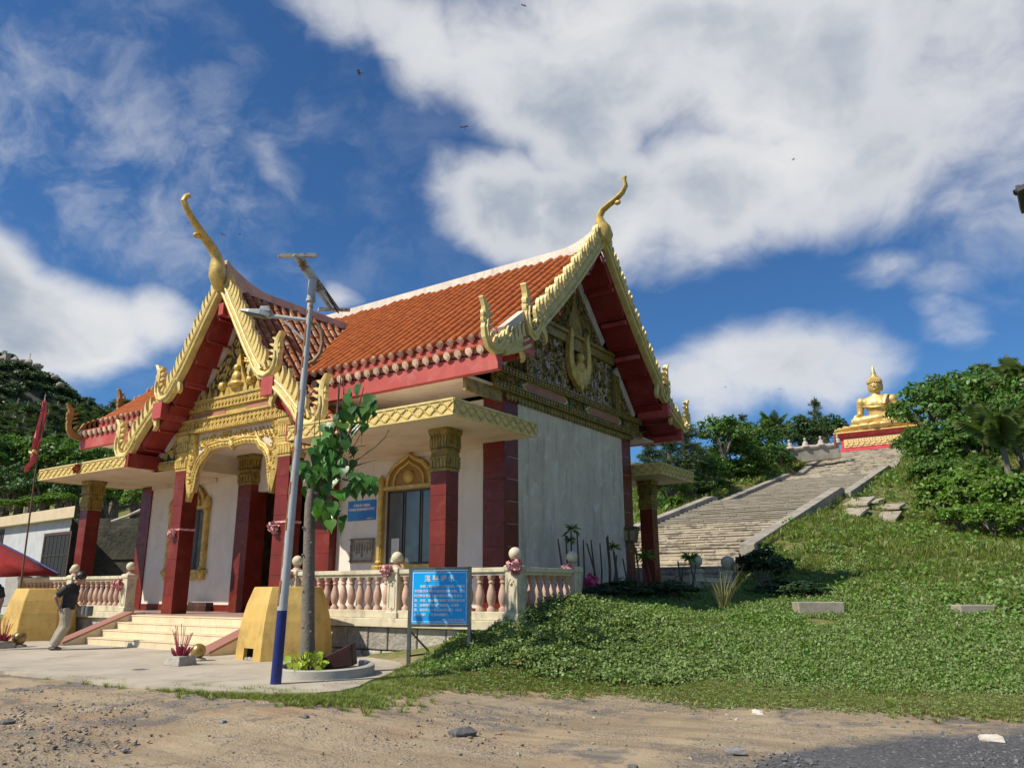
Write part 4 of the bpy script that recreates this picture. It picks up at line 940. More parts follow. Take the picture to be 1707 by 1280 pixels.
# ================================================================== BALUSTRADES
def lathe_mesh(name, prof, m, n=12, smooth=True): mb = MB(); mb.lathe(prof, n); me = mb.mesh(name, smooth, 45); me.materials.append(m); return me
BAL = lathe_mesh('baluster', [(.001, 0), (.085, 0), (.085, .05), (.055, .08), (.05, .10), (.065, .13), (.085, .20), (.09, .27), (.075, .35), (.05, .43), (.042, .47), (.06, .49), (.06, .51), (.045, .53), (.075, .58), (.08, .62), (.001, .62)], PINKST)
def balustrade(name, label, posts, z0, group=None, balls=True):
    """posts: [(x,y)...]; rails and balusters between neighbours; balls top the posts"""
    e = empty(name, (posts[0][0], posts[0][1], z0), label, 'balustrade', group)
    inv = Matrix.Translation((-posts[0][0], -posts[0][1], -z0))
    def add(mb, nm, m, **k): o = mb.build(nm, m, e, **k); o.matrix_parent_inverse = inv; return o
    for x, y in posts:
        mb = MB(); mb.sq([(.155, 0), (.155, .12), (.135, .125), (.135, .86), (.16, .90), (.16, .97), (.12, 1.0)], (x, y, z0)); p = add(mb, 'post', CREAM, bevel=.008)
        mb = MB()
        for ca, sa in ((1, 0), (0, 1), (-1, 0), (0, -1)):
            fn = lambda a, b, d, ca=ca, sa=sa: (x+a*ca-(-.135-d)*-sa*-1, y+a*sa+(-.135-d)*ca, z0+b)
            mb.ribbon([(-.08, .2), (-.08, .62), (-.04, .72), (0, .75), (.04, .72), (.08, .62), (.08, .2), (.0, .15), (-.08, .2)], .018, fn, -.002, .012)
            for a, b, r in ((0, .66, .035), (-.045, .7, .022), (.045, .7, .022), (0, .2, .03)): mb.sphere(fn(a, b, .004), r, 6, 4)
        mb.build('post_carving', CREAM, p)
        mb = MB(); mb.lathe([(.001, 0), (.10, 0), (.09, .03), (.06, .05), (.06, .07), (.09, .09), (.001, .095)], 12, (x, y, z0+1.0)); mb.build('ball_base', PINKST, p, smooth=True)
        mb = MB(); mb.sphere((x, y, z0+1.0+.085+.11), .12, 16, 12); mb.build('ball', CREAM, p, smooth=True)
    for (xa, ya), (xb, yb) in zip(posts[:-1], posts[1:]):
        A = Vector((xa, ya, 0)); B = Vector((xb, yb, 0)); d = (B-A).normalized(); a = A+d*.14; b = B-d*.14
        mb = MB(); mb.bar(a+Vector((0, 0, z0+.91)), b+Vector((0, 0, z0+.91)), .24, .085); mb.bar(a+Vector((0, 0, z0+.84)), b+Vector((0, 0, z0+.84)), .16, .06); add(mb, 'top_rail', CREAM, bevel=.008)
        mb = MB(); mb.bar(a+Vector((0, 0, z0+.08)), b+Vector((0, 0, z0+.08)), .22, .15); add(mb, 'bottom_rail', CREAM, bevel=.008)
        n = max(2, round((b-a).length/.255)); ln = (b-a).length
        for i in range(n):
            p = a+d*(ln*(i+.5)/n); o = bpy.data.objects.new('baluster', BAL); COL.objects.link(o); o.parent = e; o.matrix_parent_inverse = inv
            o.location = (p.x, p.y, z0+.155); o.scale = (1, 1, 1.06); o.rotation_euler = (0, 0, random.uniform(0, 6))
    return e
RYY = PF+.13
balustrade('balustrade', 'cream stone balustrade with pink balusters wrapping the right front corner of the temple', [(-4.05, RYY), (-1.0, RYY), (1.93, RYY), (1.93, -.35)], .955)
balustrade('balustrade', 'cream stone balustrade with pink balusters behind the walking man at the left of the steps', [(-10.85, RYY), (-13.8, RYY), (-16.8, RYY)], .955)
balustrade('balustrade', 'short balustrade deep in shade at the left end of the temple terrace', [(-16.8, -1.0), (-16.8, 1.6)], .955)
# ball-topped stone posts in the shade beyond the gable
for (u, v), lab in (((1215, 965), 'stone ball post with bent wreath right of a low slab by the dark shrub'), ((1161, 962), 'stone ball post in front of the stairs beside spiky plants')):
    p = atd(u, v, 22.5); z = th(p.x, p.y)
    e = empty('ball_post', (p.x, p.y, z-.2), lab, 'post', 'ball posts in the shade by the stairs')
    top = atd(u, v-20, 22.5).z
    mb = MB(); mb.sq([(.15, 0), (.15, top-z-.02), (.19, top-z), (.19, top-z+.07), (.1, top-z+.1)]); mb.build('post', CREAM, e)
    mb = MB(); mb.sphere((0, 0, top-z+.33), .2, 16, 12); mb.build('ball', CREAM, e, smooth=True)
p = atd(1188, 968, 22.4); mb = MB(); d = RH*.52; mb.bar(p-d+Vector((0, 0, .05)), p+d+Vector((0, 0, .0)), .3, .12); tag(mb.build('stone_slab', CREAM), 'low stone rail slab between two ball posts near the stair foot', 'slab')

# ruffled cloth rosettes tied to posts and columns
CLOTH = mat('red_white_cloth', (.50, .10, .12), (.72, .50, .48), rough=.85, scale=22, var=.2, bump=.3)
def rosette_mesh(seed):
    r = random.Random(seed); mb = MB()
    for i in range(26):
        th_, ph = r.uniform(0, 2*PI), math.acos(r.uniform(-1, 1)); dv = Vector((math.sin(ph)*math.cos(th_), math.sin(ph)*math.sin(th_), math.cos(ph)))
        q = Vector((r.uniform(-1, 1), r.uniform(-1, 1), r.uniform(-1, 1))).cross(dv).normalized(); c = dv*.09
        w = r.uniform(.05, .085); s = dv.cross(q); pts = []
        for j in range(5):
            t = j/4*2-1; pts.append(c+q*w*t+dv*.03*math.cos(t*3+i)); 
        mb.add([p+s*.035+dv*.02 for p in pts]+[p-s*.035-dv*.012 for p in pts], [(j, j+1, j+6, j+5) for j in range(4)])
    mb.sphere((0, 0, 0), .085, 8, 6)
    me = mb.mesh('cloth_rosette', True, 60); me.materials.append(CLOTH); return me
ROS = [rosette_mesh(k) for k in range(3)]
def rosette(p, sc, lab, drape=None):
    o = bpy.data.objects.new('cloth_rosette', ROS[int(abs(p[0]*7)) % 3]); COL.objects.link(o); o.location = p; o.scale = (sc, sc*.8, sc); o.rotation_euler = (p[0], p[1], 1)
    tag(o, lab, 'rosette', 'red and white cloth rosettes tied around the terrace')
    return o
zp = .955+.93
rosette((1.93+.12, RYY-.2, zp+.03), 1.25, 'red and white cloth rosette on the corner post right of the blue notice board')
rosette((1.93, -.35-.22, zp+.03), 1.0, 'red and white cloth rosette on the rearmost post of the right balustrade')
rosette((-1.0-.1, RYY-.2, zp), 1.15, 'red and white cloth rosette on the post left of the blue notice board')
rosette((-4.05-.05, RYY-.2, zp-.05), 1.0, 'red and white cloth rosette on the post partly behind the lamp pole')
rosette((-10.85-.18, RYY-.17, zp-.22), 1.5, 'red cloth rosette hanging low on the post left of the steps')
rosette((XC-PCX-.0, CY-.31, 3.02), 1.05, 'pink ribbon rosette tied to the left porch column')
rosette((XC+PCX-.1, CY-.31, 2.98), 1.25, 'pink ribbon rosette tied to the right porch column by the lamp pole')
for s, nm in ((-1, 'left'), (1, 'right')):
    mb = MB(); x = XC+s*PCX
    mb.box(x-.25, x+.25, CY-.25, CY-.235, 3.09, 3.14); mb.box(x+.235, x+.25, CY-.234, CY+.24, 3.09, 3.15)
    tag(mb.build('ribbon_band', CLOTH), 'faded pink ribbon band wrapped round the %s porch column' % nm, 'ribbon')
for x, y, lab in ((-13.35, -CP-.05, 'small red cloth bow pinned on the left gold canopy edge'), (-2.35, -CP-.05, 'small red cloth bow on the gold canopy edge behind the tree leaves')):
    o = rosette((x, y, ZB+.14), 1.0, lab); o.data = ROS[0].copy(); o.data.materials.clear(); o.data.materials.append(mat('rust_red_cloth', (.40, .09, .04), (.30, .06, .03), rough=.8)); o.scale = (.9, .6, 1.3)
# lantern on the rear corner pillar
p = onx(1053, 892, .15)
e = empty('wall_lantern', p, 'small brown box lantern fixed at the rear edge of the grey gable wall', 'lantern')
LANT = mat('brown_lantern', (.16, .10, .05), rough=.5)
mb = MB(); mb.sq([(.12, -.22), (.17, .18), (.2, .2), (.14, .26)]); mb.build('lantern_case', LANT, e)
mb = MB()
for s in (-1, 1): mb.box(s*.1-.07, s*.1+.07, -.19, -.175, -.15, .12)
mb.build('lantern_pane', mat('lantern_glass', (.35, .28, .16), rough=.3), e)

# ================================================================== FORECOURT OBJECTS
YEL = mat('ochre_yellow_paint', (.60, .40, .105), (.50, .32, .08), rough=.65, scale=2.2, bump=.25, bscale=12, dirt=(.30, .19, .06), dirt_amt=.55, dscale=2.5, streak=(.70, .50, .17), streak_amt=.5)
SOOT = mat('sooty_interior', (.02, .018, .015), rough=.95)
def furnace(loc, rz, label, opening):
    e = empty('incense_furnace', loc, label, 'furnace', 'six-sided yellow incense furnaces either side of the steps', rz)
    n = 6; prof = [(.80, 0), (.80, .04), (.785, .35), (.745, .72), (.675, 1.05), (.595, 1.30), (.575, 1.36), (.55, 1.37)]
    mb = MB(); rings = []
    for r, z in prof: rings.append([(math.cos(2*PI*(j+.5)/n)*r/math.cos(PI/n), math.sin(2*PI*(j+.5)/n)*r/math.cos(PI/n), z) for j in range(n)])
    if opening is None: mb.loft(rings)
    else:                                    # leave the fire door out of one face and line it
        k = opening
        for j in range(n):
            for i in range(len(prof)-1):
                a, b = rings[i][j], rings[i][(j+1) % n]; c, d = rings[i+1][(j+1) % n], rings[i+1][j]
                if j == k and i < 2: continue
                mb.add([a, b, c, d], [(0, 1, 2, 3)])
        mb.add(rings[-1], [tuple(range(n))])
        A = [Vector(r[k]) for r in rings[:3]]; B = [Vector(r[(k+1) % n]) for r in rings[:3]]
        def q(t, z):
            i = 0 if z < .04 else 1; zz = [0, .04, .35]; f = (z-zz[i])/(zz[i+1]-zz[i]); return (A[i].lerp(A[i+1], f)).lerp(B[i].lerp(B[i+1], f), t)
        t0, t1, h = .32, .70, .23
        for ta, tb, za, zb in ((0, t0, 0, .04), (0, t0, .04, h), (0, t0, h, .35), (t1, 1, 0, .04), (t1, 1, .04, h), (t1, 1, h, .35), (t0, t1, h, .35)):
            mb.add([q(ta, za), q(tb, za), q(tb, zb), q(ta, zb)], [(0, 1, 2, 3)])
        nrm = -(A[0]+B[0]).normalized(); nrm.z = 0; dp = .3
        ins = MB(); P = [q(t0, 0), q(t1, 0), q(t1, h), q(t0, h)]; Q = [p+nrm*dp for p in P]
        jam = MB(); P2 = [p+nrm*.07 for p in P]
        jam.add(P+P2, [(1, 2, 6, 5), (2, 3, 7, 6), (3, 0, 4, 7)])
        ins.add(P2+Q, [(0, 1, 5, 4), (1, 2, 6, 5), (2, 3, 7, 6), (3, 0, 4, 7), (4, 5, 6, 7)])
    o = link('furnace_body', mb.mesh('furnace_body'), e, YEL)
    bv = o.modifiers.new('bevel', 'BEVEL'); bv.width = .02; bv.segments = 2; bv.limit_method = 'ANGLE'
    if opening is not None:
        j_ = jam.build('door_jamb', YEL, e); ins.build('fire_door', SOOT, e)
        rb = MB(); c = (q(t0, 0)+q(t1, 0))/2+nrm*.08
        for i in range(7): rb.sphere(c+Vector((random.uniform(-.14, .14), random.uniform(-.06, .06), .02)), random.uniform(.03, .055), 6, 4)
        rb.build('ash_rubble', STONE, e)
    return e
fr = -math.pi/8
pR = onz(478, 1101, FZ)
pR = pR-RH*.31
furnace((pR.x-.35, pR.y+.62, FZ-.01), math.radians(22), 'yellow furnace with a small fire door behind the lamp pole and young tree', 3)
pL = onz(28, 1068, FZ)
furnace((pL.x-.2, pL.y+.6, FZ-.01), math.radians(32.3), 'yellow furnace with cracked faces behind the walking man, left of the steps', None)
GOLDB = mat('bronze_gold_paint', (.36, .25, .09), (.24, .17, .07), rough=.35, metal=.5, scale=5)
def ball_finial(p, r, lab):
    e = empty('gold_ball', p, lab, 'ball', 'gold balls on the forecourt')
    mb = MB(); mb.lathe([(.001, 0), (r*1.15, 0), (r*1.1, r*.25), (r*.75, r*.38), (.001, r*.4)], 14); mb.build('ball_foot', STONE, e, smooth=True)
    mb = MB(); mb.sphere((0, 0, r*1.25), r, 16, 12); mb.build('ball', GOLDB, e, smooth=True)
ball_finial(onz(329, 1101, FZ), .14, 'dull gold ball on a stone foot right of the spiky incense pot by the steps')
ball_finial(onz(30, 1078, FZ), .16, 'gold ball on a stone foot in front of the left yellow furnace')
INC = mat('incense_red', (.32, .035, .07), (.22, .03, .05), rough=.8)
def incense_pot(p, sc, lab):
    e = empty('incense_pot', p, lab, 'incense pot', 'blocks stuck with red incense sticks')
    mb = MB(); mb.sq([(.24, 0), (.21, .12), (.2, .16)]); o = mb.build('stone_block', STONE, e, bevel=.015); o.scale = (sc, sc*.8, sc)
    mb = MB(); r = random.Random(5)
    for i in range(90):
        a, q = r.uniform(0, 2*PI), r.uniform(0, .14); d = Vector((math.cos(a)*q*1.2, math.sin(a)*q*1.2, .2)).normalized(); b = Vector((math.cos(a)*q, math.sin(a)*q*.7, .15)); ln = r.uniform(.08, .2)
        mb.bar(b*sc, (b+d*ln)*sc, .012, .012)
    mb.build('incense_stubs', INC, e)
    for i in range(14):
        a = i*2.4; d = Vector((math.cos(a)*.3, math.sin(a)*.3, 1)).normalized(); b = Vector((math.cos(a)*.06, math.sin(a)*.06, .2)); mb = MB(); mb.bar(b*sc, (b+d*r.uniform(.3, .55))*sc, .009, .009); mb.build('incense_stick', INC, e)
incense_pot(onz(300, 1108, FZ), 1.0, 'stone block bristling with red incense sticks left of the gold ball by the steps')
incense_pot(onz(2, 1080, FZ), 1.0, 'stone block with red incense stubs at the left edge of the forecourt')
WOODD = mat('dark_brown_wood', (.055, .022, .016), (.036, .015, .011), rough=.6, spec=.3, scale=4, bump=.2, streak=(.11, .05, .035), streak_amt=.5)
for k, (u, w) in enumerate(((338, .95), (377, 1.0))):
    mb = MB(); mb.sq([(w/2, 0), (w/2, .16), (w/2*.9, .26)]); o = mb.build('kneeling_bench', WOODD, bevel=.01); q_ = onz(u, 1019, FLZ); o.location = (q_.x, q_.y, FLZ+.002); o.scale = (1, .5/w, 1)
    tag(o, ('partly hidden' if k == 0 else 'fully seen')+' dark wooden kneeling bench on the porch floor, '+('left' if k == 0 else 'right')+' of the pair', 'bench', 'kneeling benches on the porch floor')

# planter ring with soil, tree, leaning timber and leafy plant
PZ = .17; c_ = onz(517, 1140, PZ); PCN = Vector((c_.x, c_.y, PZ))+NH*.82
rings = []
mb = MB(); n = 36
for r, z in ((.80, -.1), (.80, .19), (.775, .205), (.70, .205), (.685, .19), (.685, -.1)): rings.append([(PCN.x+math.cos(2*PI*j/n)*r, PCN.y+math.sin(2*PI*j/n)*r, PZ+z+.02*math.sin(2*PI*j/n-.5)) for j in range(n)])
mb.loft(rings, cap=False); CONC2 = mat('planter_concrete', (.43, .41, .36), (.35, .33, .29), rough=.85, scale=3, bump=.3, dirt=(.2, .19, .16), dirt_amt=.4)
tag(mb.build('planter_ring', CONC2, smooth=True), 'low round concrete planter ring at the foot of the young tree', 'planter')
mb = MB(); mb.add([(PCN.x+math.cos(2*PI*j/n)*.69, PCN.y+math.sin(2*PI*j/n)*.69, PZ+.13) for j in range(n)], [tuple(range(n))]); tag(mb.build('planter_soil', mat('dark_soil', (.10, .075, .05), rough=.95, bump=.8)), kind='structure')
a = onp(556, 1106, PCN+RH*.25-NH*.1); b = onp(583, 1086, PCN+RH*.6-NH*.1)
mb = MB(); A = onp(536, 1112, PCN-NH*.2); B = onp(592, 1085, PCN-NH*.05)
fnq = lambda q, w: q
P4 = [onp(532, 1118, PCN-NH*.2), onp(589, 1109, PCN-NH*.1), onp(586, 1072, PCN-NH*.1), onp(528, 1100, PCN-NH*.2)]
mb.add([p for p in P4]+[p+NH*.34 for p in P4], [(0, 1, 2, 3), (7, 6, 5, 4), (0, 4, 5, 1), (1, 5, 6, 2), (2, 6, 7, 3), (3, 7, 4, 0)])
tag(mb.build('timber_block', WOODD, bevel=.015), 'thick dark brown timber leaning in the round planter beside the tree', 'timber')

# ---- young bodhi tree
BARK = mat('grey_bark', (.20, .17, .14), (.13, .11, .09), rough=.9, scale=9, bump=.7, bscale=30, dirt=(.32, .29, .25), dirt_amt=.4, dscale=9)
TWIG = mat('brown_twig', (.13, .085, .065), rough=.8)
LEAFB = mat('bodhi_leaf', (.045, .13, .024), (.07, .19, .035), rough=.36, scale=4, bump=.05, rnd=.9, trans=.28, spec=.5)
LEAFL = mat('bodhi_leaf_pale', (.09, .22, .03), (.12, .26, .05), rough=.4, scale=4, rnd=.5, trans=.35)
def heart_mesh(name, m):
    out = [(0, -.02), (.10, .05), (.22, .04), (.33, -.06), (.36, -.20), (.30, -.38), (.18, -.55), (.07, -.70), (0, -.92)]
    vs = [(0, -.2, -.03)]; vs = []; mid = [(0, -.02, 0), (0, -.25, -.025), (0, -.5, -.04), (0, -.92, -.14)]
    # right and left halves folded along the midrib, drooping
    f = []; vs = list(mid)
    for s in (1, -1):
        k = len(vs); vs += [(s*a, b, .06*abs(a)/.36 - .12*(b*b) - .03) for a, b in out[1:-1]]
        o = [k+i for i in range(7)]
        f += [(0, o[0], o[1], 1), (1, o[1], o[2]), (1, o[2], o[3], o[4]), (1, o[4], 2), (2, o[4], o[5]), (2, o[5], o[6], 3)] if s > 0 else [(1, o[1], o[0], 0), (o[2], o[1], 1), (o[4], o[3], o[2], 1), (2, o[4], 1), (o[5], o[4], 2), (3, o[6], o[5], 2)]
    k = len(vs); vs += [(-.008, .22, .05), (.008, .22, .05), (.008, -.02, .002), (-.008, -.02, .002)]; f.append((k, k+1, k+2, k+3))
    me = bpy.data.meshes.new(name); me.from_pydata(vs, [], f); me.shade_smooth(); me.materials.append(m); return me
HL = [heart_mesh('bodhi_leaf', LEAFB), heart_mesh('bodhi_leaf_pale', LEAFL)]
TB = Vector((PCN.x-.02, PCN.y, PZ+.12)); TB = onp(512, 1094, PCN)
tree = empty('bodhi_tree', TB, 'young tree with large heart shaped leaves and bare grey trunk in the round planter', 'tree')
inv = Matrix.Translation(-TB)
def tadd(o): o.parent = tree; o.matrix_parent_inverse = inv; return o
tpt = lambda u, v, dd=0: onp(u, v, TB)+NH*dd
path = [(512, 1096), (513, 1060), (513.5, 1000), (515, 930), (516, 870), (517, 840), (520, 815)]
mb = MB(); mb.tube([tpt(*q) for q in path], [.135, .112, .105, .098, .092, .088, .07], 12)
tk = tadd(mb.build('trunk', BARK, smooth=True))
for u, v in ((507, 1045), (520, 1020), (508, 985), (517, 960), (507, 925), (521, 905), (508, 880), (514, 1075), (520, 1052)):
    kn = MB(); kn.sphere(tpt(u, v)-NH*.085, .022, 6, 4); kn.build('bark_knot', BARK, tk).matrix_parent_inverse = inv.inverted() @ inv
br = [[(518, 830), (535, 800), (560, 760), (580, 720), (598, 670), (606, 645)], [(517, 835), (512, 800), (508, 770)], [(530, 808), (550, 790), (580, 800), (605, 808), (628, 806)], [(545, 785), (548, 740), (562, 700), (565, 640)], [(525, 822), (545, 840), (548, 860)], [(570, 740), (560, 690), (568, 620)]]
for q in br:
    n = len(q); mb = MB(); mb.tube([tpt(u, v, .08*math.sin(u)) for u, v in q], [.035*(1-.75*i/(n-1)) for i in range(n)], 6); tadd(mb.build('branch', TWIG, smooth=True))
for q in ([(582, 772), (600, 760), (625, 742), (640, 728), (647, 714)], [(583, 778), (605, 770), (625, 765)], [(580, 755), (592, 735), (603, 715), (600, 738)], [(578, 750), (595, 742), (608, 741)], [(580, 762), (596, 748)], [(526, 790), (521, 735), (523, 690)], [(533, 760), (530, 700), (534, 665)], [(570, 700), (571, 650), (571, 620)], [(505, 760), (492, 720), (484, 690)]):
    n = len(q); mb = MB(); mb.tube([tpt(u, v, .1) for u, v in q], [.014*(1-.6*i/(n-1)) for i in range(n)], 5); tadd(mb.build('bare_twig', TWIG))
blobs = [(603, 672, 24, 28, 12), (585, 690, 22, 22, 8), (562, 712, 22, 18, 8), (550, 735, 20, 20, 8), (575, 742, 22, 30, 9), (558, 765, 30, 30, 14), (527, 772, 22, 22, 9), (512, 792, 16, 24, 7), (540, 800, 26, 24, 10), (545, 838, 24, 26, 12), (556, 856, 16, 14, 6), (600, 804, 22, 13, 9), (616, 810, 17, 16, 7), (585, 815, 10, 12, 3), (535, 752, 12, 14, 4), (487, 772, 5, 6, 1)]
rl = random.Random(11)
for bu, bv, ru, rv, n in blobs:
    for i in range(int(n*1.45)):
        a, q = rl.uniform(0, 2*PI), math.sqrt(rl.random()); p = tpt(bu+math.cos(a)*q*ru, bv+math.sin(a)*q*rv, rl.uniform(-.32, .32))
        pale = (bu < 515 and rl.random() < .45) or (bv > 835 and rl.random() < .3) or rl.random() < .06
        o = bpy.data.objects.new('leaf', HL[1 if pale else 0]); COL.objects.link(o); tadd(o)
        o.location = p; s = rl.uniform(.19, .33); o.scale = (s, s, s)
        o.rotation_euler = (rl.uniform(.7, 1.75), rl.uniform(-.35, .35), rl.uniform(-1.0, 1.3)+YAW)
# yellow-green plant in the planter
YLEAF = mat('yellow_green_leaf', (.36, .42, .04), (.24, .36, .04), rough=.45, scale=5, rnd=.5, trans=.3)
YH = heart_mesh('yellow_leaf', YLEAF)
pc = onp(513, 1113, PCN-NH*.45)
pl = empty('leafy_plant', (pc.x, pc.y, PZ+.12), 'small yellow-green leafy plant at the foot of the tree in the planter', 'plant')
mb = MB()
for i in range(14):
    a = i*2.4; q = .1+.2*rl.random(); mb.bar((math.cos(a)*.06, math.sin(a)*.06, 0), (math.cos(a)*q, math.sin(a)*q, .12+.2*rl.random()), .012, .012)
mb.build('stems', TWIG, pl)
for i in range(70):
    a = rl.uniform(0, 2*PI); q = .33*math.sqrt(rl.random()); o = bpy.data.objects.new('leaf', YH); COL.objects.link(o); o.parent = pl
    o.location = (math.cos(a)*q, math.sin(a)*q*.8, .10+.26*rl.random()*(1-q)); s = rl.uniform(.11, .18); o.scale = (s, s, s); o.rotation_euler = (rl.uniform(.3, 1.4), rl.uniform(-.4, .4), rl.uniform(0, 6.3))

# ---- street lamp (solar frame without its panel)
LB = onz(458, 1152, .12)
lamp = empty('street_lamp', LB, 'leaning white lamp post with dark blue foot, rust streaks and an empty solar panel frame', 'street lamp')
lin = Matrix.Translation(-LB)
def ladd(mb, nm, m, **k): o = mb.build(nm, m, lamp, **k); o.matrix_parent_inverse = lin; return o
WHP = mat('white_lamp_paint', (.46, .48, .48), (.38, .40, .40), rough=.4, scale=2, streak=(.35, .16, .06), streak_amt=.0, dirt=(.36, .17, .07), dirt_amt=.55, dscale=2.2, dpow=(.58, .66))
RUST = mat('rusty_white_paint', (.60, .60, .56), (.5, .46, .40), rough=.6, scale=5, streak=(.28, .11, .035), streak_amt=.9, dirt=(.28, .11, .03), dirt_amt=.9, dscale=6, dpow=(.48, .60))
NAVY = mat('navy_paint', (.012, .022, .16), (.01, .018, .12), rough=.35, scale=3)
top = onp(521, 470, LB); bl = onp(480.5, 1017, LB)
tip = LB+(top-LB)*1.0; d_ = (top-LB)
def pt(t): return LB+d_*t
tb = (bl.z-LB.z)/d_.z
mb = MB(); mb.tube([pt(0)-Vector((0, 0, .15)), pt(tb)], [.080, .073], 18); ladd(mb, 'painted_foot', NAVY, smooth=True)
mb = MB(); mb.tube([pt(tb), pt(.6), pt(.93)], [.0725, .058, .045], 18); ladd(mb, 'pole', WHP, smooth=True)
rs = MB()   # the rust run down the weld seam on the left
side = (-RH*.80-NH*.58)
for i in range(26):
    t = tb+.01+(.93-tb)*i/26; r = .0725-(t-tb)/(.93-tb)*.0275
    q = pt(t)+side*(r*.985); q2 = pt(min(.93, t+(.93-tb)/26))+side*(r*.985-.0015)
    w = (.040+.022*math.sin(i*2.3)+.014*math.sin(i*.9+1))
    rs.bar(q, q2, max(.008, w), .006, up=side)
ladd(rs, 'rusty_seam', mat('rust', (.26, .10, .035), (.16, .06, .025), rough=.85, scale=12))
mb = MB(); mb.tube([pt(.92), pt(.985)], .049, 14); ladd(mb, 'pole_top', RUST, smooth=True)
mb = MB(); mb.tube([pt(.945), pt(1.005)], .066, 14); mb.tube([pt(.945), pt(.952)], .078, 14); ladd(mb, 'top_sleeve', WHP, smooth=True)
lp = lambda u, v, dd=0: onp(u, v, LB)+NH*dd
mb = MB(); mb.bar(lp(473, 439, -.3), lp(530, 430, -.1), .07, .055); mb.bar(lp(523, 505, .3), lp(573, 499, .5), .07, .045); ladd(mb, 'panel_rail', RUST)
mb = MB(); mb.bar(lp(497, 436, -.25), lp(543, 502, .35), .045, .06); mb.bar(lp(505, 435, -.2), lp(553, 501, .4), .05, .06); ladd(mb, 'panel_strut', RUST)
mb = MB(); mb.tube([lp(530, 465, .1), lp(540, 480, .2), lp(549, 496, .25), lp(556, 510, .25), lp(559, 513, .25)], .012, 6); ladd(mb, 'loose_cable', mat('black_cable', (.02, .02, .02), rough=.6))
mb = MB(); mb.tube([lp(513, 534), lp(480, 530), lp(446, 526)], .034, 12); ladd(mb, 'lamp_arm', WHP, smooth=True)
mb = MB(); mb.tube([lp(507, 567), lp(474, 535)], .018, 8); ladd(mb, 'arm_brace', WHP, smooth=True)
mb = MB(); mb.tube([lp(518, 537, 0), lp(528, 540, .02), lp(535, 552, .02), lp(537, 570, .02), lp(533, 588, .02), lp(523, 602, .0), lp(512, 607, 0)], .033, 8); ladd(mb, 'conduit_loop', mat('rusty_conduit', (.32, .18, .07), (.24, .12, .05), rough=.6, scale=4), smooth=True)
LG = mat('lamp_grey', (.36, .40, .40), rough=.4)
h = MB(); ax_ = (lp(447, 526)-lp(410, 519)).normalized(); nn_ = ax_.cross(NH).normalized()
if nn_.z < 0: nn_ = -nn_
def lh(t, w, z): return lp(447, 526)-ax_*t+NH*w+nn_*z
rg = []
for t, w, z0, z1 in ((-.04, .07, -.03, .05), (.12, .11, -.03, .06), (.3, .11, -.03, .03), (.46, .06, -.01, .012)): rg.append([lh(t, -w, z0), lh(t, w, z0), lh(t, w*.8, z1), lh(t, -w*.8, z1)])
h.loft(rg); hd = ladd(h, 'lamp_head', LG, smooth=False)
g = MB(); g.loft([[lh(t, -w, -.05), lh(t, w, -.05), lh(t, w, -.031), lh(t, -w, -.031)] for t, w in ((.05, .08), (.36, .07))]); o = ladd(g, 'led_lens', mat('lens', (.16, .18, .12), rough=.2)); 
b_ = MB(); b_.loft([[lh(t, -.08, .055), lh(t, .08, .055), lh(t, .07, z), lh(t, -.07, z)] for t, z in ((-.02, .1), (.02, .14), (.14, .12))]); ladd(b_, 'driver_box', LG)

# ---- notice board
def text_mesh(body, size, name, m, parent, M, align='CENTER', ext=.002, space=1.0, line=1.0):
    c = bpy.data.curves.new('t', 'FONT'); c.body = body; c.size = size; c.align_x = align; c.extrude = ext; c.offset = size*.014; c.resolution_u = 2; c.space_character = space; c.space_line = line
    t = bpy.data.objects.new('t', c); COL.objects.link(t); dg = bpy.context.evaluated_depsgraph_get(); me = bpy.data.meshes.new_from_object(t.evaluated_get(dg)); bpy.data.objects.remove(t); bpy.data.curves.remove(c)
    me.name = name; me.materials.clear(); me.materials.append(m); me.transform(M)
    o = link(name, me, parent); o['kind'] = 'print'; del o['kind']; return o
SBL = mat('blue_board', (.003, .42, .92), (.003, .37, .86), rough=.3, scale=.8, var=.4, bump=0, spec=.4)
STEEL = mat('grey_steel_tube', (.20, .215, .21), (.15, .165, .16), rough=.35, metal=.75, scale=6, dirt=(.12, .13, .08), dirt_amt=.5)
TXT = mat('white_print', (.92, .94, .96), rough=.5, bump=0)
SL = ony(681, 1101, -3.75); SR = ony(782, 1096, -3.35); SL.z = SR.z = max(.18, (SL.z+SR.z)/2)
sx = (SR-SL); sw = sx.length; sx.normalize(); sy = Vector((0, 0, 1)).cross(sx)  # sy points away from the viewer
sign = empty('notice_board', SL, 'blue notice board with white Chinese text on a grey metal frame', 'sign')
sin_ = Matrix.Translation(-SL)
def sadd(mb, nm, m, **k): o = mb.build(nm, m, sign, **k); o.matrix_parent_inverse = sin_; return o
def spt(a, z, d=0): return SL+sx*a+Vector((0, 0, z))+sy*d
SH = (onp(680, 948, SL)-SL).z
SBOT = SH-(onp(680, 950, SL).z-onp(681, 1044, SL).z)
for a in (0, sw):
    mb = MB(); mb.bar(spt(a, -.1), spt(a, SH+.03), .06, .05, up=sy); sadd(mb, 'leg', STEEL)
mb = MB(); mb.bar(spt(.03, SH), spt(sw-.03, SH), .05, .06, up=sy); mb.bar(spt(.03, SBOT), spt(sw-.03, SBOT), .05, .06, up=sy); sadd(mb, 'frame_rail', STEEL)
mb = MB(); mb.bar(spt(0, SBOT-.1, .03), spt(.22, .08, .48), .028, .028); mb.bar(spt(sw, SBOT-.1, .03), spt(sw+.2, .08, .5), .028, .028); mb.bar(spt(.02, .05, .03), spt(.24, .06, .5), .04, .03); sadd(mb, 'stay', STEEL)
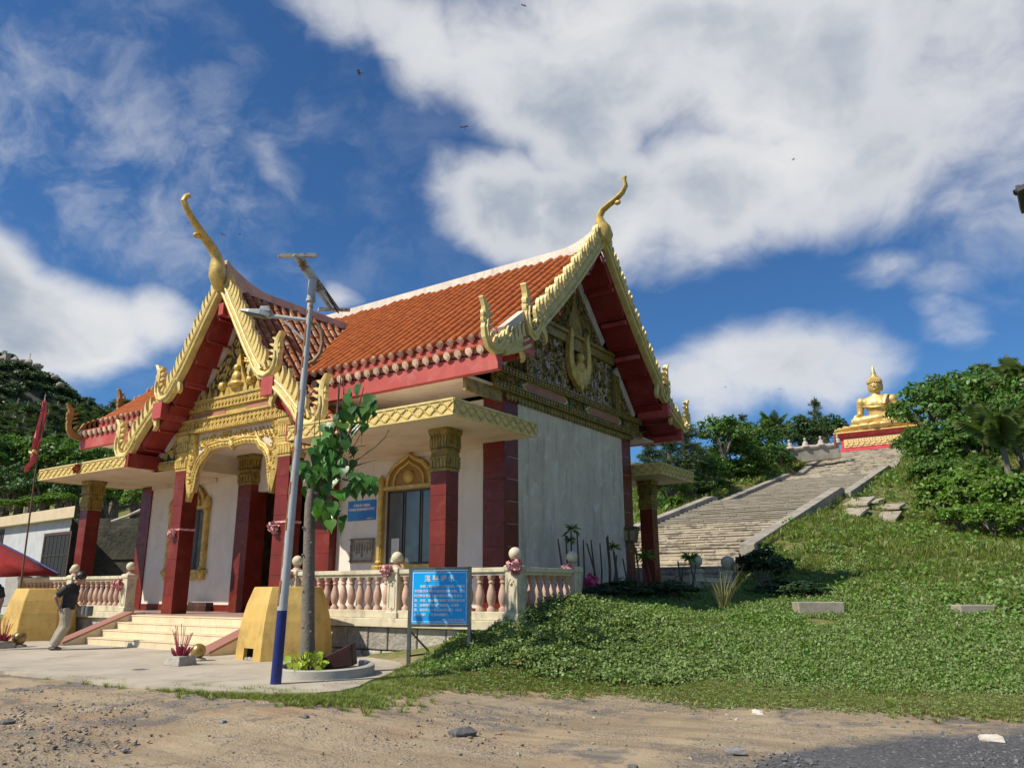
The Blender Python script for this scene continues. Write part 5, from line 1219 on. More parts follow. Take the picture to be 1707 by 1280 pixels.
mb = MB(); pa = [spt(.025, SBOT+.03, -.02), spt(sw-.025, SBOT+.03, -.02), spt(sw-.025, SH-.03, -.02), spt(.025, SH-.03, -.02)]; mb.add(pa+[p+sy*.02 for p in pa], [(3, 2, 1, 0), (4, 5, 6, 7), (0, 1, 5, 4), (1, 2, 6, 5), (2, 3, 7, 6), (3, 0, 4, 7)]); panel = sadd(mb, 'board', SBL)
def sM(a, z, d): R3 = Matrix((sx, Vector((0, 0, 1)), -sy)).transposed().to_4x4(); R3.translation = spt(a, z, d); return R3
bw, bh = sw-.05, SH-SBOT-.06; b0 = SBOT+.03
mb = MB()
for a0, a1, z0, z1 in ((.05, sw-.05, b0+.03, b0+.04), (.05, sw-.05, b0+bh-.045, b0+bh-.035), (.05, .06, b0+.04, b0+bh-.045), (sw-.06, sw-.05, b0+.04, b0+bh-.045)):
    P = [spt(a0, z0, -.0225), spt(a1, z0, -.0225), spt(a1, z1, -.0225), spt(a0, z1, -.0225)]; mb.add(P, [(0, 1, 2, 3)])
o = mb.build('border_line', TXT, panel)
h1 = bh*.115
text_mesh('溫 馨 提 示', h1*1.12, 'heading', TXT, panel, sM(sw/2, b0+bh*.80, -.0235))
LINES = ['　　根据《宗教事务条例》规定，严禁在', '非宗教活动场所开展宗教教育培训。互联', '网宗教信息服务的内容应当符合有关法', '律、法规、规章和宗教事务管理的相关规', '定。在佛教寺庙内严禁抽签、在线祭', '拜、抽签和占卜等以及行为宣传（含无', '人机拍摄）。自觉共同遵守。']
fs = bw*.92/17.6
for i, l in enumerate(LINES):
    text_mesh(l, fs*.95, 'text_line', TXT, panel, sM(.085, b0+bh*(.675-.088*i), -.0235), 'LEFT', space=1.0)
text_mesh('中共人民政府 镇人民政府', fs*.66, 'text_line', TXT, panel, sM(sw-.09, b0+bh*.062, -.0235), 'RIGHT')
# poster and stone plaque on the front wall
BLP = mat('poster_blue', (.008, .12, .42), (.02, .22, .52), rough=.3, scale=1.6, var=.5, bump=0)
def wallrect(u0, v0, u1, v1): a = ony(u0, v1, 0); b = ony(u1, v0, 0); return a.x, b.x, a.z, b.z
x0, x1, z0, z1 = wallrect(580, 832, 628, 869)
mb = MB(); mb.box(x0, x1, -.02, -.002, z0, z1); po = mb.build('poster', BLP); tag(po, 'blue poster with two lines of white Chinese text on the white wall behind the tree', 'poster')
Mw = lambda x, z, y=-.024: Matrix(((1, 0, 0, x), (0, 0, -1, y), (0, 1, 0, z), (0, 0, 0, 1)))
w_ = x1-x0; text_mesh('文明敬香从我做起', w_*.075, 'text_line', TXT, po, Mw((x0+x1)/2, z0+(z1-z0)*.70)); text_mesh('共同维护美丽家园和谐景区', w_*.078, 'text_line', TXT, po, Mw((x0+x1)/2, z0+(z1-z0)*.50))
text_mesh('海岛管理委员会', w_*.03, 'text_line', TXT, po, Mw(x0+w_*.8, z0+(z1-z0)*.07))
x0, x1, z0, z1 = wallrect(584, 896, 626, 939)
PLQ = mat('plaque_stone', (.42, .39, .32), (.34, .31, .25), rough=.8, scale=14, bump=.3)
mb = MB(); mb.box(x0, x1, -.03, -.002, z0, z1); pq = mb.build('stone_plaque', PLQ, bevel=.006); tag(pq, 'pale carved stone plaque with columns of Chinese writing under the blue poster', 'plaque')
PLT = mat('plaque_text', (.20, .18, .14), rough=.9, bump=0)
for i, s in enumerate(('捐资功德', '本寺始建于', '十方善信', '共襄盛举重修', '大殿佛像金', '身功德无量', '立此为记')):
    for j, ch in enumerate(s): text_mesh(ch, (x1-x0)*.085, 'inscription', PLT, pq, Mw(x1-(x1-x0)*(.17+.11*i), z1-(z1-z0)*(.2+.1*j+(.04 if i % 2 else 0)), -.033))
mb = MB()
fnw = lambda a, b, d: (x0+a*(x1-x0), -.03-d, z0+b*(z1-z0))
for i in range(22):
    t = i/22; 
    for a, b in ((.05, t), (.95, t), (t, .05), (t, .95)): scroll(mb, fnw, (a+.02, min(.96, b+.03)), .035, i, .001, 1.2, .012, 7)
mb.build('plaque_border', PLQ, pq)
p = ony(658, 905, .055); mb = MB(); mb.box(p.x-.12, p.x+.14, .06, .064, 2.17, 2.75); tag(mb.build('paper_notice', PAPER), 'white paper sheet stuck inside the right window pane', 'paper')
# ================================================================== STAIRWAY AND STATUE
STEPS = mat('weathered_stair_concrete', (.50, .445, .345), (.37, .33, .26), rough=.9, scale=1.1, var=.8, bump=.4, bscale=12, dirt=(.14, .125, .105), dirt_amt=.85, dscale=1.5, dpow=(.48, .62))
PARA = mat('stair_parapet_concrete', (.38, .345, .285), (.25, .23, .19), rough=.9, scale=1.2, bump=.3, dirt=(.12, .115, .10), dirt_amt=.65, dscale=1.5)
SXA, SXB = -5.55, 1.0
stair = empty('stone_stairway', ((SXA+SXB)/2, 10.6, 1.5), 'long weathered concrete stairway with low parapets climbing the hill to the golden statue', 'stairway')
sinv = Matrix.Translation((-(SXA+SXB)/2, -10.6, -1.5))
def stadd(mb, nm, m, **k): o = mb.build(nm, m, stair, **k); o.matrix_parent_inverse = sinv; return o
STEPD = mat('stained_stair_concrete', (.31, .28, .225), (.21, .19, .155), rough=.9, scale=1.3, var=.9, bump=.4, bscale=12, dirt=(.36, .32, .25), dirt_amt=.5, dscale=1.6, dpow=(.52, .66))
def flight(ya, za, yb, zb, n, par=True, dark=lambda t: False):
    dy, dz = (yb-ya)/n, (zb-za)/n
    for i in range(n):
        y, z = ya+i*dy, za+i*dz; mb = MB(); j = random.uniform(-.03, .03); zt_ = z+dz+random.uniform(-.012, .012); x = SXA
        mb.box(SXA, SXB, y+j+.02, y+dy+.08, z-.6, zt_-.003)
        while x < SXB-.01:                                   # the nosing is chipped into uneven lengths
            w = min(random.uniform(.35, 1.4), SXB-x); q = random.uniform(0, .05) if random.random() < .5 else random.uniform(0, .015)
            mb.box(x, x+w-random.choice((0, 0, .02, .08)), y+j-.035+q, y+j+.0195, zt_-.055-random.uniform(0, .02), zt_-random.uniform(.0, .015)); x += w
        stadd(mb, 'stair_step', STEPD if dark(i/n) else STEPS)
    if par:
        for s, x in ((-1, SXA), (1, SXB)):
            x0, x1 = (x-.55, x-.002) if s < 0 else (x+.002, x+.55)
            mb = MB(); mb.prism([(ya-.3, za-.5), (ya-.3, za+.28), (yb-.2, zb+.30), (yb+.5, zb+.30), (yb+.5, zb-.8)], lambda a, b, d: (d, a, b), x0, x1)
            o = stadd(mb, 'parapet', PARA, bevel=.03)
def landing(ya, yb, z): mb = MB(); mb.box(SXA-.5, SXB+.5, ya+.052, yb-.02, z-.5, z-.005); stadd(mb, 'landing', STEPS)
flight(10.6, 1.42, 13.6, 2.72, 8, False)
flight(13.68, 2.73, 29.8, 6.36, 25, dark=lambda t: t > .42); landing(29.8, 32.2, 6.36)
flight(32.2, 6.36, 47.5, 9.75, 24, dark=lambda t: t < .8); landing(47.5, 49.8, 9.75)
flight(49.8, 9.75, 63.2, 13.75, 26); landing(63.2, 72, 13.75)
# flat paving slabs in the grass at the top of the first flight, and concrete kerb blocks on the lawn
SLAB = mat('pale_paving', (.44, .38, .29), (.28, .25, .19), rough=.9, scale=2, bump=.3, dirt=(.2, .18, .14), dirt_amt=.4)
for i, (x, y, w, d) in enumerate(((2.5, 28.6, 1.2, 2.6), (3.8, 29.5, 1.2, 2.4), (2.6, 25.6, 1.3, 2.6), (4.0, 26.6, 1.1, 2.3), (2.5, 32, 1.2, 2.5))):
    z = th(x, y)+.10; sl_ = (th(x, y+1)-th(x, y-1))/2; mb = MB(); mb.prism([(-d/2, -d/2*sl_-.12), (d/2, d/2*sl_-.12), (d/2, d/2*sl_+.03), (-d/2, -d/2*sl_+.03)], lambda a, b, q: (x+q, y+a, z+b), -w/2, w/2)
    tag(mb.build('paving_slab', SLAB, bevel=.03), 'flat pale paving slab lying in the grass beside the stair parapet', 'slab', 'paving slabs beside the stairs')
BLK = mat('grey_concrete_block', (.36, .32, .26), (.28, .25, .20), rough=.9, scale=3, bump=.4, dirt=(.15, .14, .11), dirt_amt=.4)
for (u0, u1, v0, v1, d, lab) in ((1330, 1407, 1003, 1045, 17.2, 'low grey concrete kerb block half sunk in the green slope, nearer the temple'), (1600, 1660, 1008, 1045, 17.0, 'concrete kerb block almost hidden by creepers at the right of the slope')):
    a, b = atd(u0, v0, d), atd(u1, v0, d); hgt = (v1-v0)*d/FPX
    mb = MB(); mb.bar(a+NH*.2-Vector((0, 0, hgt*.5+.2)), b+NH*.2-Vector((0, 0, hgt*.5+.2)), .4, hgt+.4); tag(mb.build('concrete_block', BLK, bevel=.02), lab, 'block')

def fuse(mb, name, m, voxel, smooth=6, parent=None):
    """melt overlapping volumes into one continuous surface"""
    t = bpy.data.objects.new('t', mb.mesh('t')); COL.objects.link(t)
    r = t.modifiers.new('r', 'REMESH'); r.mode = 'VOXEL'; r.voxel_size = voxel
    s = t.modifiers.new('s', 'SMOOTH'); s.iterations = smooth; s.factor = .5
    dg = bpy.context.evaluated_depsgraph_get(); me = bpy.data.meshes.new_from_object(t.evaluated_get(dg)); old = t.data
    bpy.data.objects.remove(t); bpy.data.meshes.remove(old); me.name = name; me.shade_smooth(); me.materials.clear(); me.materials.append(m)
    return link(name, me, parent)
SG = mat('statue_gold', (.68, .49, .19), (.58, .40, .13), rough=.42, metal=.35, scale=1.2, bump=.05, dirt=(.5, .33, .1), dirt_amt=.4, dscale=1.5)
RPED = mat('pedestal_red', (.55, .05, .07), (.46, .04, .055), rough=.6, scale=1.5, bump=.05, dirt=(.6, .25, .25), dirt_amt=.3)
GPAN = mat('pedestal_gold_panel', (.72, .55, .26), (.62, .45, .2), rough=.5, scale=4)
SCX, SCY, SZ = (SXA+SXB)/2+.85, 66.3, 13.74
bud = empty('golden_statue', (SCX, SCY, SZ), 'large golden seated statue with pointed crown on a red pedestal above the stairs', 'statue')
mb = MB(); W2, D2 = 3.2, 2.35
mb.loft([[(x*(W2+dw), y*(D2+dw), z) for x, y in ((-1, -1), (1, -1), (1, 1), (-1, 1))] for dw, z in ((.1, -.5), (.1, .32), (0, .34), (-.1, .42), (-.16, .46), (-.16, 1.36), (-.05, 1.44), (.1, 1.6), (.28, 1.74))]); mb.build('pedestal', RPED, bud); bud.scale = (1.08, 1.08, 1.1)
mb = MB(); mb.box(-W2-.33, W2+.33, -D2-.33, D2+.33, 1.742, 1.84); mb.build('pedestal_cornice', SG, bud, bevel=.02)
mb = MB(); mb.box(-W2+.42, W2-.42, -D2+.10, -D2+.17, .52, 1.30); pn = mb.build('relief_panel', GPAN, bud)
mb = MB()
for k in range(12):
    x = -W2+.72+k*(2*W2-1.44)/11; s_ = -1 if k % 2 else 1
    mb.sphere((x, -D2+.08, 1.14), .07, 7, 5); mb.sphere((x, -D2+.08, .94), .12, 7, 5, (.8, .6, 1.2)); mb.tube([(x-.16*s_, -D2+.08, .68), (x, -D2+.07, .78), (x+.17*s_, -D2+.08, .62)], .055, 6); mb.tube([(x-.14, -D2+.07, 1.02), (x, -D2+.06, .98), (x+.15, -D2+.07, .9)], .035, 5)
    mb.tube([(x+.24, -D2+.085, .56), (x+.24, -D2+.085, 1.26)], .025, 5)
mb.build('relief_figures', GPAN, pn)
LP = MB()
rings = []
for t in np.linspace(0, 1, 7):
    w = .62*math.sin(PI*min(1, .22+.78*(1-t)))**.6*(1 if t < .8 else (1-t)/.2*.8+.02); zz = -.36+.62*t; yy = -.25*math.sin(t*PI*.85)-.12*t
    rings.append([(-w*.62, yy+.10, zz), (0, yy-.05, zz), (w*.62, yy+.10, zz), (0, yy+.16, zz)])
LP.loft(rings); LPM = LP.mesh('lotus_petal', True, 60); LPM.materials.append(SG)
mb = MB(); mb.loft([[(math.cos(2*PI*j/32)*r*1.35, math.sin(2*PI*j/32)*r, z) for j in range(32)] for r, z in ((2.2, 1.84), (2.35, 2.1), (2.25, 2.44))]); mb.build('lotus_core', SG, bud, smooth=True)
for tier, (nn, r, z, sc) in enumerate(((24, 2.62, 2.22, 1.2), (24, 2.5, 2.05, .95))):
    for k in range(nn):
        a = 2*PI*(k+.5*tier)/nn; o = bpy.data.objects.new('lotus_petal', LPM); COL.objects.link(o); o.parent = bud
        o.location = (math.cos(a)*r*1.33, math.sin(a)*r, z); o.scale = (sc*1.25, sc, sc*.85); o.rotation_euler = (-.35*0, 0, math.atan2(math.sin(a)*1.3, math.cos(a))+PI/2)
B = MB(); zo = 2.42
V3 = lambda x, y, z: (x, y, z+zo)
for s in (-1, 1):
    B.tube([V3(s*.6, .45, .6), V3(s*1.35, -.25, .55), V3(s*2.05, -.85, .45)], [.6, .55, .42], 12)
B.tube([V3(-2.05, -.85, .45), V3(-1.0, -1.25, .55), V3(.2, -1.35, .66), V3(1.0, -1.2, .72)], [.42, .38, .32, .26], 12)
B.tube([V3(2.05, -.85, .4), V3(1.0, -1.2, .36), V3(-.2, -1.2, .34)], [.40, .36, .32], 12)
B.tube([V3(.9, -1.22, .76), V3(1.5, -1.12, .8)], [.22, .15], 8); B.tube([V3(-.7, -1.35, .28), V3(-1.3, -1.4, .3)], [.2, .14], 8)
B.loft([[V3(math.cos(2*PI*j/20)*rx, cy+math.sin(2*PI*j/20)*ry, z) for j in range(20)] for z, rx, ry, cy in ((.1, 1.1, .8, .2), (.5, 1.02, .72, .15), (.95, .84, .6, .1), (1.35, .80, .56, .08), (1.8, .98, .62, .05), (2.2, 1.2, .64, .05), (2.5, 1.3, .58, .06), (2.72, 1.1, .48, .08), (2.88, .62, .4, .08), (3.0, .36, .34, .04), (3.35, .33, .33, 0))])
for s in (-1, 1): B.sphere(V3(s*1.32, .06, 2.42), .43, 12, 10); B.sphere(V3(s*.5, -.46, 2.05), .36, 10, 8, (1.2, .5, .8))
for s in (-1, 1): B.tube([V3(s*1.36, .06, 2.4), V3(s*1.48, .12, 1.85), V3(s*1.52, .05, 1.25)], [.38, .34, .28], 12)
B.tube([V3(-1.52, .05, 1.25), V3(-1.6, -.5, 1.05), V3(-1.68, -1.05, .95)], [.29, .25, .19], 10)
B.tube([V3(1.52, .05, 1.25), V3(1.2, -.55, 1.05), V3(.55, -.95, .98)], [.29, .25, .19], 10)
B.sphere(V3(-1.7, -1.22, .82), .26, 10, 8, (.9, .7, 1.1))
for i in range(4): x = -1.88+i*.125; B.tube([V3(x, -1.36, .78), V3(x-.02, -1.42, .5), V3(x-.02, -1.36, .2+.03*abs(i-1.5))], [.075, .068, .05], 6)
B.tube([V3(-1.42, -1.2, .85), V3(-1.3, -1.3, .66), V3(-1.28, -1.3, .5)], [.075, .07, .05], 6)
B.sphere(V3(.25, -1.02, .98), .26, 10, 8, (1.4, .9, .5))
for i in range(4): B.tube([V3(.1, -.88-i*.1, 1.0), V3(-.45, -.9-i*.1, 1.0)], [.07, .045], 6)
B.tube([V3(.3, -.85, 1.06), V3(.05, -.75, 1.16)], [.07, .05], 6)
# head
B.sphere(V3(0, -.02, 3.72), .58, 16, 14, (.95, .98, 1.2)); B.sphere(V3(0, -.22, 3.42), .38, 12, 10, (1, .85, .85))
for s in (-1, 1): B.tube([V3(s*.57, .06, 3.95), V3(s*.60, .05, 3.6), V3(s*.52, .02, 3.25)], [.1, .09, .09], 7)
fuse(B, 'body', SG, .055, 5, bud)
f = MB()
f.loft([[V3(-w, y, z), V3(0, y-d, z), V3(w, y, z), V3(0, y+.2, z)] for z, w, d, y in ((3.92, .06, .04, -.54), (3.75, .08, .10, -.55), (3.60, .15, .20, -.56), (3.55, .12, .12, -.55))])
for s in (-1, 1):
    f.tube([V3(s*.09, -.56, 3.93), V3(s*.26, -.55, 4.0), V3(s*.46, -.42, 3.9)], [.02, .03, .015], 6)
    f.tube([V3(s*.12, -.555, 3.80), V3(s*.25, -.57, 3.775), V3(s*.40, -.48, 3.80)], [.02, .045, .02], 6)
f.tube([V3(-.2, -.53, 3.37), V3(-.08, -.60, 3.38), V3(0, -.60, 3.365), V3(.08, -.60, 3.38), V3(.2, -.53, 3.37)], [.015, .04, .035, .04, .015], 6); f.tube([V3(-.13, -.56, 3.32), V3(0, -.595, 3.30), V3(.13, -.56, 3.32)], [.015, .04, .015], 6)
f.build('face', SG, bud, smooth=True)
h = MB()
for r_, z_, rr in ((.585, 4.05, 22), (.575, 4.17, 22), (.52, 4.29, 19), (.43, 4.40, 16), (.30, 4.49, 11)):
    for j in range(rr): a = 2*PI*j/rr+z_*9; h.sphere(V3(math.cos(a)*r_, math.sin(a)*r_*1.0-.0, z_+.02), .088, 6, 5)
h.sphere(V3(0, 0, 4.15), .52, 14, 10, (1, 1, .75))
h.lathe([(.001, 4.4), (.33, 4.45), (.36, 4.58), (.30, 4.70), (.20, 4.78), (.22, 4.86), (.2, 5.0), (.12, 5.3), (.05, 5.55), (.001, 5.72)], 14, (0, 0, zo)); h.build('hair_and_crown', SG, bud, smooth=True, ang=70)
c = MB(); c.tube([V3(.95, .32, 2.82), V3(.78, -.32, 2.78), V3(.66, -.62, 2.35), V3(.60, -.68, 1.95)], [.26, .26, .24, .2], 8, .35); c.tube([V3(-1.18, -.2, 1.98), V3(-.6, -.62, 1.82), V3(0, -.68, 1.74), V3(.6, -.64, 1.78), V3(1.1, -.3, 1.95)], .07, 8); c.build('robe_sash', SG, bud, smooth=True)
# low wall with small white figures beside the top flight
WH = mat('white_figure_paint', (.50, .46, .42), (.36, .30, .27), rough=.7, scale=6, dirt=(.3, .18, .16), dirt_amt=.5)
a, b = atd(1300, 757, 67), atd(1398, 747, 67)
mb = MB(); mb.bar(a-Vector((0, 0, .3)), b-Vector((0, 0, .3)), .5, 1.2); wl = mb.build('garden_wall', PARA, bevel=.03); tag(wl, 'low grey stone wall carrying white figures left of the top stair flight', 'wall')
mb = MB(); mb.bar(a+Vector((0, 0, .32)), b+Vector((0, 0, .32)), .7, .1); mb.build('coping', CREAM, wl)
for k, (u, v) in enumerate(((1317, 741), (1343, 738), (1369, 735), (1397, 733))):
    p = atd(u, v+9, 66.9); e = empty('white_figure', p, ('small white figure seated on the low wall, %s from the stairs' % ('fourth', 'third', 'second', 'nearest of four')[k]), 'figure', 'small white figures on the wall')
    mb = MB(); mb.sphere((0, 0, .35), .22, 8, 6, (1.2, 1, 1.3)); mb.sphere((0, -.05, .78), .14, 8, 6); mb.sphere((0, -.1, .12), .3, 8, 6, (1.3, 1, .5)); fuse(mb, 'body', WH, .05, 2, e)
    if k:
        mb = MB(); q = p; r0 = atd(u-26, v+11, 66.9); mb.tube([r0+Vector((0, 0, .15)), r0.lerp(q, .3)+Vector((0, 0, -.0)), r0.lerp(q, .7)+Vector((0, 0, 0)), q+Vector((0, 0, .2))], [.15, .22, .2, .15], 8); tag(mb.build('stone_garland', WH, smooth=True), 'white painted stone swag on the wall beside the figure %s' % ('', 'third from the stairs', 'second from the stairs', 'nearest the stairs')[k], 'garland')
mb = MB(); mb.tube([atd(1393, 742, 66.5), atd(1391, 730, 66.5), atd(1392, 722, 66.5)], [.12, .1, .03], 6); tag(mb.build('red_pennant_post', mat('rusty_red', (.35, .09, .06), rough=.7), smooth=True), 'thin reddish upright tail at the stair end of the low wall', 'ornament')

# ================================================================== PEOPLE
SKIN = mat('skin', (.36, .20, .13), (.31, .165, .105), rough=.5, scale=4, bump=0)
HAIR = mat('black_hair', (.012, .011, .010), rough=.45, scale=30)
SHIRT = mat('black_shirt', (.012, .013, .016), (.02, .021, .024), rough=.8, scale=6, bump=.4, bscale=9, bdist=.04)
KHAKI = mat('khaki_cotton', (.36, .32, .24), (.30, .265, .2), rough=.85, scale=5, bump=.5, bscale=7, bdist=.05)
SHOE = mat('dark_shoe', (.05, .042, .038), rough=.6)
def person(loc, rz, label, J, sc=1.0):
    e = empty('person', loc, label, 'person', None, rz); e.scale = (sc,)*3
    b = MB(); T = lambda *k: [J[q] for q in k]
    b.tube([J['pelvis'], J['waist'], J['chest'], J['neck0']], [.135, .125, .145, .075], 12); b.tube(T('neck0', 'neck1'), [.06, .055], 10)
    hd = Vector(J['head']); fw = Vector(J['face']).normalized(); upv = Vector(J['crown']).normalized(); sd = upv.cross(fw)
    b.sphere(hd, .10, 14, 12, (1.0, .82, 1.18)); b.sphere(hd+fw*.035-upv*.055, .075, 10, 8, (1, .85, .9))
    b.tube([hd+fw*.098+upv*.02, hd+fw*.125-upv*.02, hd+fw*.10-upv*.03], [.012, .02, .012], 6)
    b.tube([hd+fw*.102-upv*.065+sd*.02, hd+fw*.108-upv*.065, hd+fw*.102-upv*.065-sd*.02], .012, 6)
    for s in (-1, 1): b.sphere(hd+sd*s*.085-upv*.01, .03, 6, 6, (.9, .5, 1.1))
    for s in ('r', 'l'):
        b.tube(T('sh'+s, 'el'+s), [.055, .043], 10); b.tube(T('el'+s, 'wr'+s), [.043, .028], 10)
        w, h_ = Vector(J['wr'+s]), Vector(J['hd'+s]); d = (h_-w).normalized(); q = d.cross(Vector((0, 1, 0))); q = q.normalized() if q.length > .05 else Vector((1, 0, 0))
        b.tube([w, w.lerp(h_, .5), h_], [.028, .042, .038], 8, .6)
        for i in range(4): o_ = q*(-.027+.018*i); b.tube([h_+o_, h_+o_+d*.035*(1.1-.08*abs(i-1.3)), h_+o_+d*.06*(1.1-.1*abs(i-1.3))+Vector((.012, 0, 0))], [.0105, .010, .008], 5)
        b.tube([w.lerp(h_, .45)-q*.03, w.lerp(h_, .8)-q*.055, h_-q*.058+d*.01], [.014, .012, .009], 5)
        b.tube(T('hip'+s, 'kn'+s), [.085, .058], 10); b.tube(T('kn'+s, 'an'+s), [.06, .04], 10); b.tube([J['an'+s], J['to'+s]], [.045, .03], 8, .7)
    fuse(b, 'body', SKIN, .011, 3, e)
    s_ = MB(); s_.tube([Vector(J['pelvis'])+Vector((0, 0, -.03)), J['waist'], J['chest'], J['neck0']], [.165, .158, .175, .085], 14)
    for s in ('r', 'l'): s_.tube([J['neck0'], J['sh'+s]], [.08, .075], 10); s_.tube([J['sh'+s], Vector(J['sh'+s]).lerp(Vector(J['el'+s]), .5), Vector(J['sh'+s]).lerp(Vector(J['el'+s]), .82)], [.078, .074, .078], 10)
    fuse(s_, 'shirt', SHIRT, .014, 4, e)
    t = MB(); t.tube([Vector(J['pelvis'])+Vector((0, 0, .03)), Vector(J['pelvis'])-Vector((0, 0, .08))], [.155, .14], 12)
    for s in ('r', 'l'): t.tube([J['hip'+s], Vector(J['hip'+s]).lerp(Vector(J['kn'+s]), .5), J['kn'+s], Vector(J['kn'+s]).lerp(Vector(J['an'+s]), .5), Vector(J['kn'+s]).lerp(Vector(J['an'+s]), .95)], [.125, .118, .098, .098, .092], 12)
    fuse(t, 'trousers', KHAKI, .014, 3, e)
    k = MB()
    for s in ('r', 'l'):
        A, Tt = Vector(J['an'+s]), Vector(J['to'+s]); d = (Tt-A); d.z = 0; d.normalize(); g = A.copy(); g.z = 0.035
        k.tube([g-d*.07, g, g+d*.09, g+d*.19], [.045, .052, .05, .032], 8, .75)
    fuse(k, 'shoes', SHOE, .012, 2, e)
    h = MB(); h.sphere(hd+upv*.034-fw*.03, .118, 14, 10, (1.02, .92, 1.05)); h.sphere(hd-fw*.055-upv*.01, .085, 10, 8)
    r = random.Random(2)
    for i in range(70):
        a, z = r.uniform(0, 2*PI), r.uniform(-.1, 1); q = math.sqrt(max(0, 1-z*z)); dv = (fw*math.cos(a)*q+sd*math.sin(a)*q+upv*z)
        if dv.dot(fw) > .55 and z < .45: continue
        p = hd+upv*.03-fw*.022+dv*.1; h.sphere(p, r.uniform(.016, .03), 5, 4)
    o = fuse(h, 'hair', HAIR, .011, 1, e)
    return e
ang = math.atan2(RH.y, RH.x)
JW = dict(pelvis=(.17, 0, .93), waist=(.20, 0, 1.08), chest=(.22, 0, 1.27), neck0=(.265, 0, 1.42), neck1=(.33, 0, 1.50), head=(.40, 0, 1.575), face=(.86, 0, -.52), crown=(.52, 0, .86),
          shr=(.22, -.18, 1.37), elr=(-.0, -.25, 1.15), wrr=(.08, -.24, .96), hdr=(.13, -.22, .89), shl=(.24, .18, 1.37), ell=(.10, .24, 1.12), wrl=(.28, .20, .98), hdl=(.34, .18, .93),
          hipr=(.17, -.09, .90), knr=(.26, -.10, .52), anr=(.03, -.10, .09), tor=(.16, -.11, .03), hipl=(.16, .09, .90), knl=(.08, .09, .50), anl=(-.10, .09, .10), tol=(.03, .09, .03))
p = onz(90, 1083, FZ)
person((p.x, p.y, FZ), ang, 'man in black shirt and khaki trousers walking with bowed head before the steps', JW, 1.0)
JS = dict(pelvis=(0, 0, .93), waist=(.0, 0, 1.08), chest=(.02, 0, 1.28), neck0=(.02, 0, 1.44), neck1=(.04, 0, 1.53), head=(.07, 0, 1.62), face=(.97, 0, -.2), crown=(.2, 0, .97),
          shr=(.02, -.19, 1.38), elr=(.02, -.30, 1.12), wrr=(.12, -.28, .92), hdr=(.16, -.27, .85), shl=(.02, .19, 1.38), ell=(-.02, .26, 1.1), wrl=(.06, .26, .88), hdl=(.09, .26, .8),
          hipr=(0, -.09, .90), knr=(.03, -.1, .5), anr=(0, -.1, .09), tor=(.14, -.12, .03), hipl=(0, .09, .90), knl=(.02, .1, .5), anl=(-.02, .1, .09), tol=(.12, .12, .03))
p = onz(-32, 1084, FZ)
person((p.x, p.y, FZ), math.atan2(-NH.y, -NH.x)+.3, 'person in black cut off by the left edge, only a bare arm showing', JS)

# ================================================================== LEFT NEIGHBOURS
PALEW = mat('pale_blue_wall', (.50, .52, .54), (.42, .44, .46), rough=.8, scale=2, bump=.1, streak=(.36, .37, .38), streak_amt=.5)
BEIGE = mat('beige_roof_edge', (.60, .50, .33), (.52, .43, .28), rough=.75, scale=2)
c0 = atd(123, 848, 31); c1 = onz(0, 866, c0.z); du = (c1-c0); du.z = 0; du.normalize(); dn = Vector((-du.y, du.x, 0)); dn = dn if dn.dot(NH) > 0 else -dn; dv = (c0-CAM); dv.z = 0; dv.normalize(); dv = (dv-RH*.05).normalized()
hs = empty('side_house', (c0.x, c0.y, 0), 'low pale house with beige flat roof edge and dark barred windows left of the temple', 'house')
hinv = Matrix.Translation((-c0.x, -c0.y, 0))
def hadd(mb, nm, m, par=None, **k):
    o = mb.build(nm, m, par or hs, **k)
    if par is None: o.matrix_parent_inverse = hinv
    return o
def hq(a, z, d): return Vector((c0.x, c0.y, 0))+du*a+dv*d+Vector((0, 0, z))
def hbox(mb, a0, a1, z0, z1, d0, d1): P = [hq(a, z, d) for z in (z0, z1) for a, d in ((a0, d0), (a1, d0), (a1, d1), (a0, d1))]; mb.add(P, [(0, 3, 2, 1), (4, 5, 6, 7), (0, 1, 5, 4), (1, 2, 6, 5), (2, 3, 7, 6), (3, 0, 4, 7)])
ztop = c0.z
mb = MB(); hbox(mb, .0, 16, -.5, ztop-.3, .9, 6); hadd(mb, 'wall', PALEW)
mb = MB(); hbox(mb, -.1, 16.2, ztop-.34, ztop+.12, .0, 6.2); hadd(mb, 'roof_slab', BEIGE, bevel=.02)
def px_h(u, v):      # point of the house front seen at a photograph position
    w = ray(u, v); nrm = dn; t = ((hq(0, 0, .9)-CAM).dot(nrm))/w.dot(nrm); q = CAM+w*t; return (q-hq(0, 0, 0)).dot(du), q.z
for (u0, v0, u1, v1) in ((88, 888, 124, 965), (-25, 886, 12, 925)):
    a0, z1 = px_h(u0, v0); a1, z0 = px_h(u1, v1); a0, a1 = sorted((a0, a1))
    mb = MB(); 
    for x in ((a0, a0+.12, z0, z1), (a1-.12, a1, z0, z1), (a0+.121, a1-.121, z1-.12, z1), (a0+.121, a1-.121, z0, z0+.12)): hbox(mb, *x, .80, .899)
    w_ = hadd(mb, 'window', mat('dark_red_frame', (.085, .035, .03), rough=.6))
    mb = MB(); hbox(mb, a0+.121, a1-.121, z0+.121, z1-.121, .87, .895); hadd(mb, 'pane', mat('dark_pane', (.015, .017, .02), rough=.7), w_)
    mb = MB()
    for i in range(7): x = a0+.2+(a1-a0-.4)*i/6; hbox(mb, x-.015, x+.015, z0+.13, z1-.13, .82, .85)
    hbox(mb, a0+.13, a1-.13, (z0+z1)/2, (z0+z1)/2+.03, .80, .82); hadd(mb, 'bars', FRAMEM, w_)
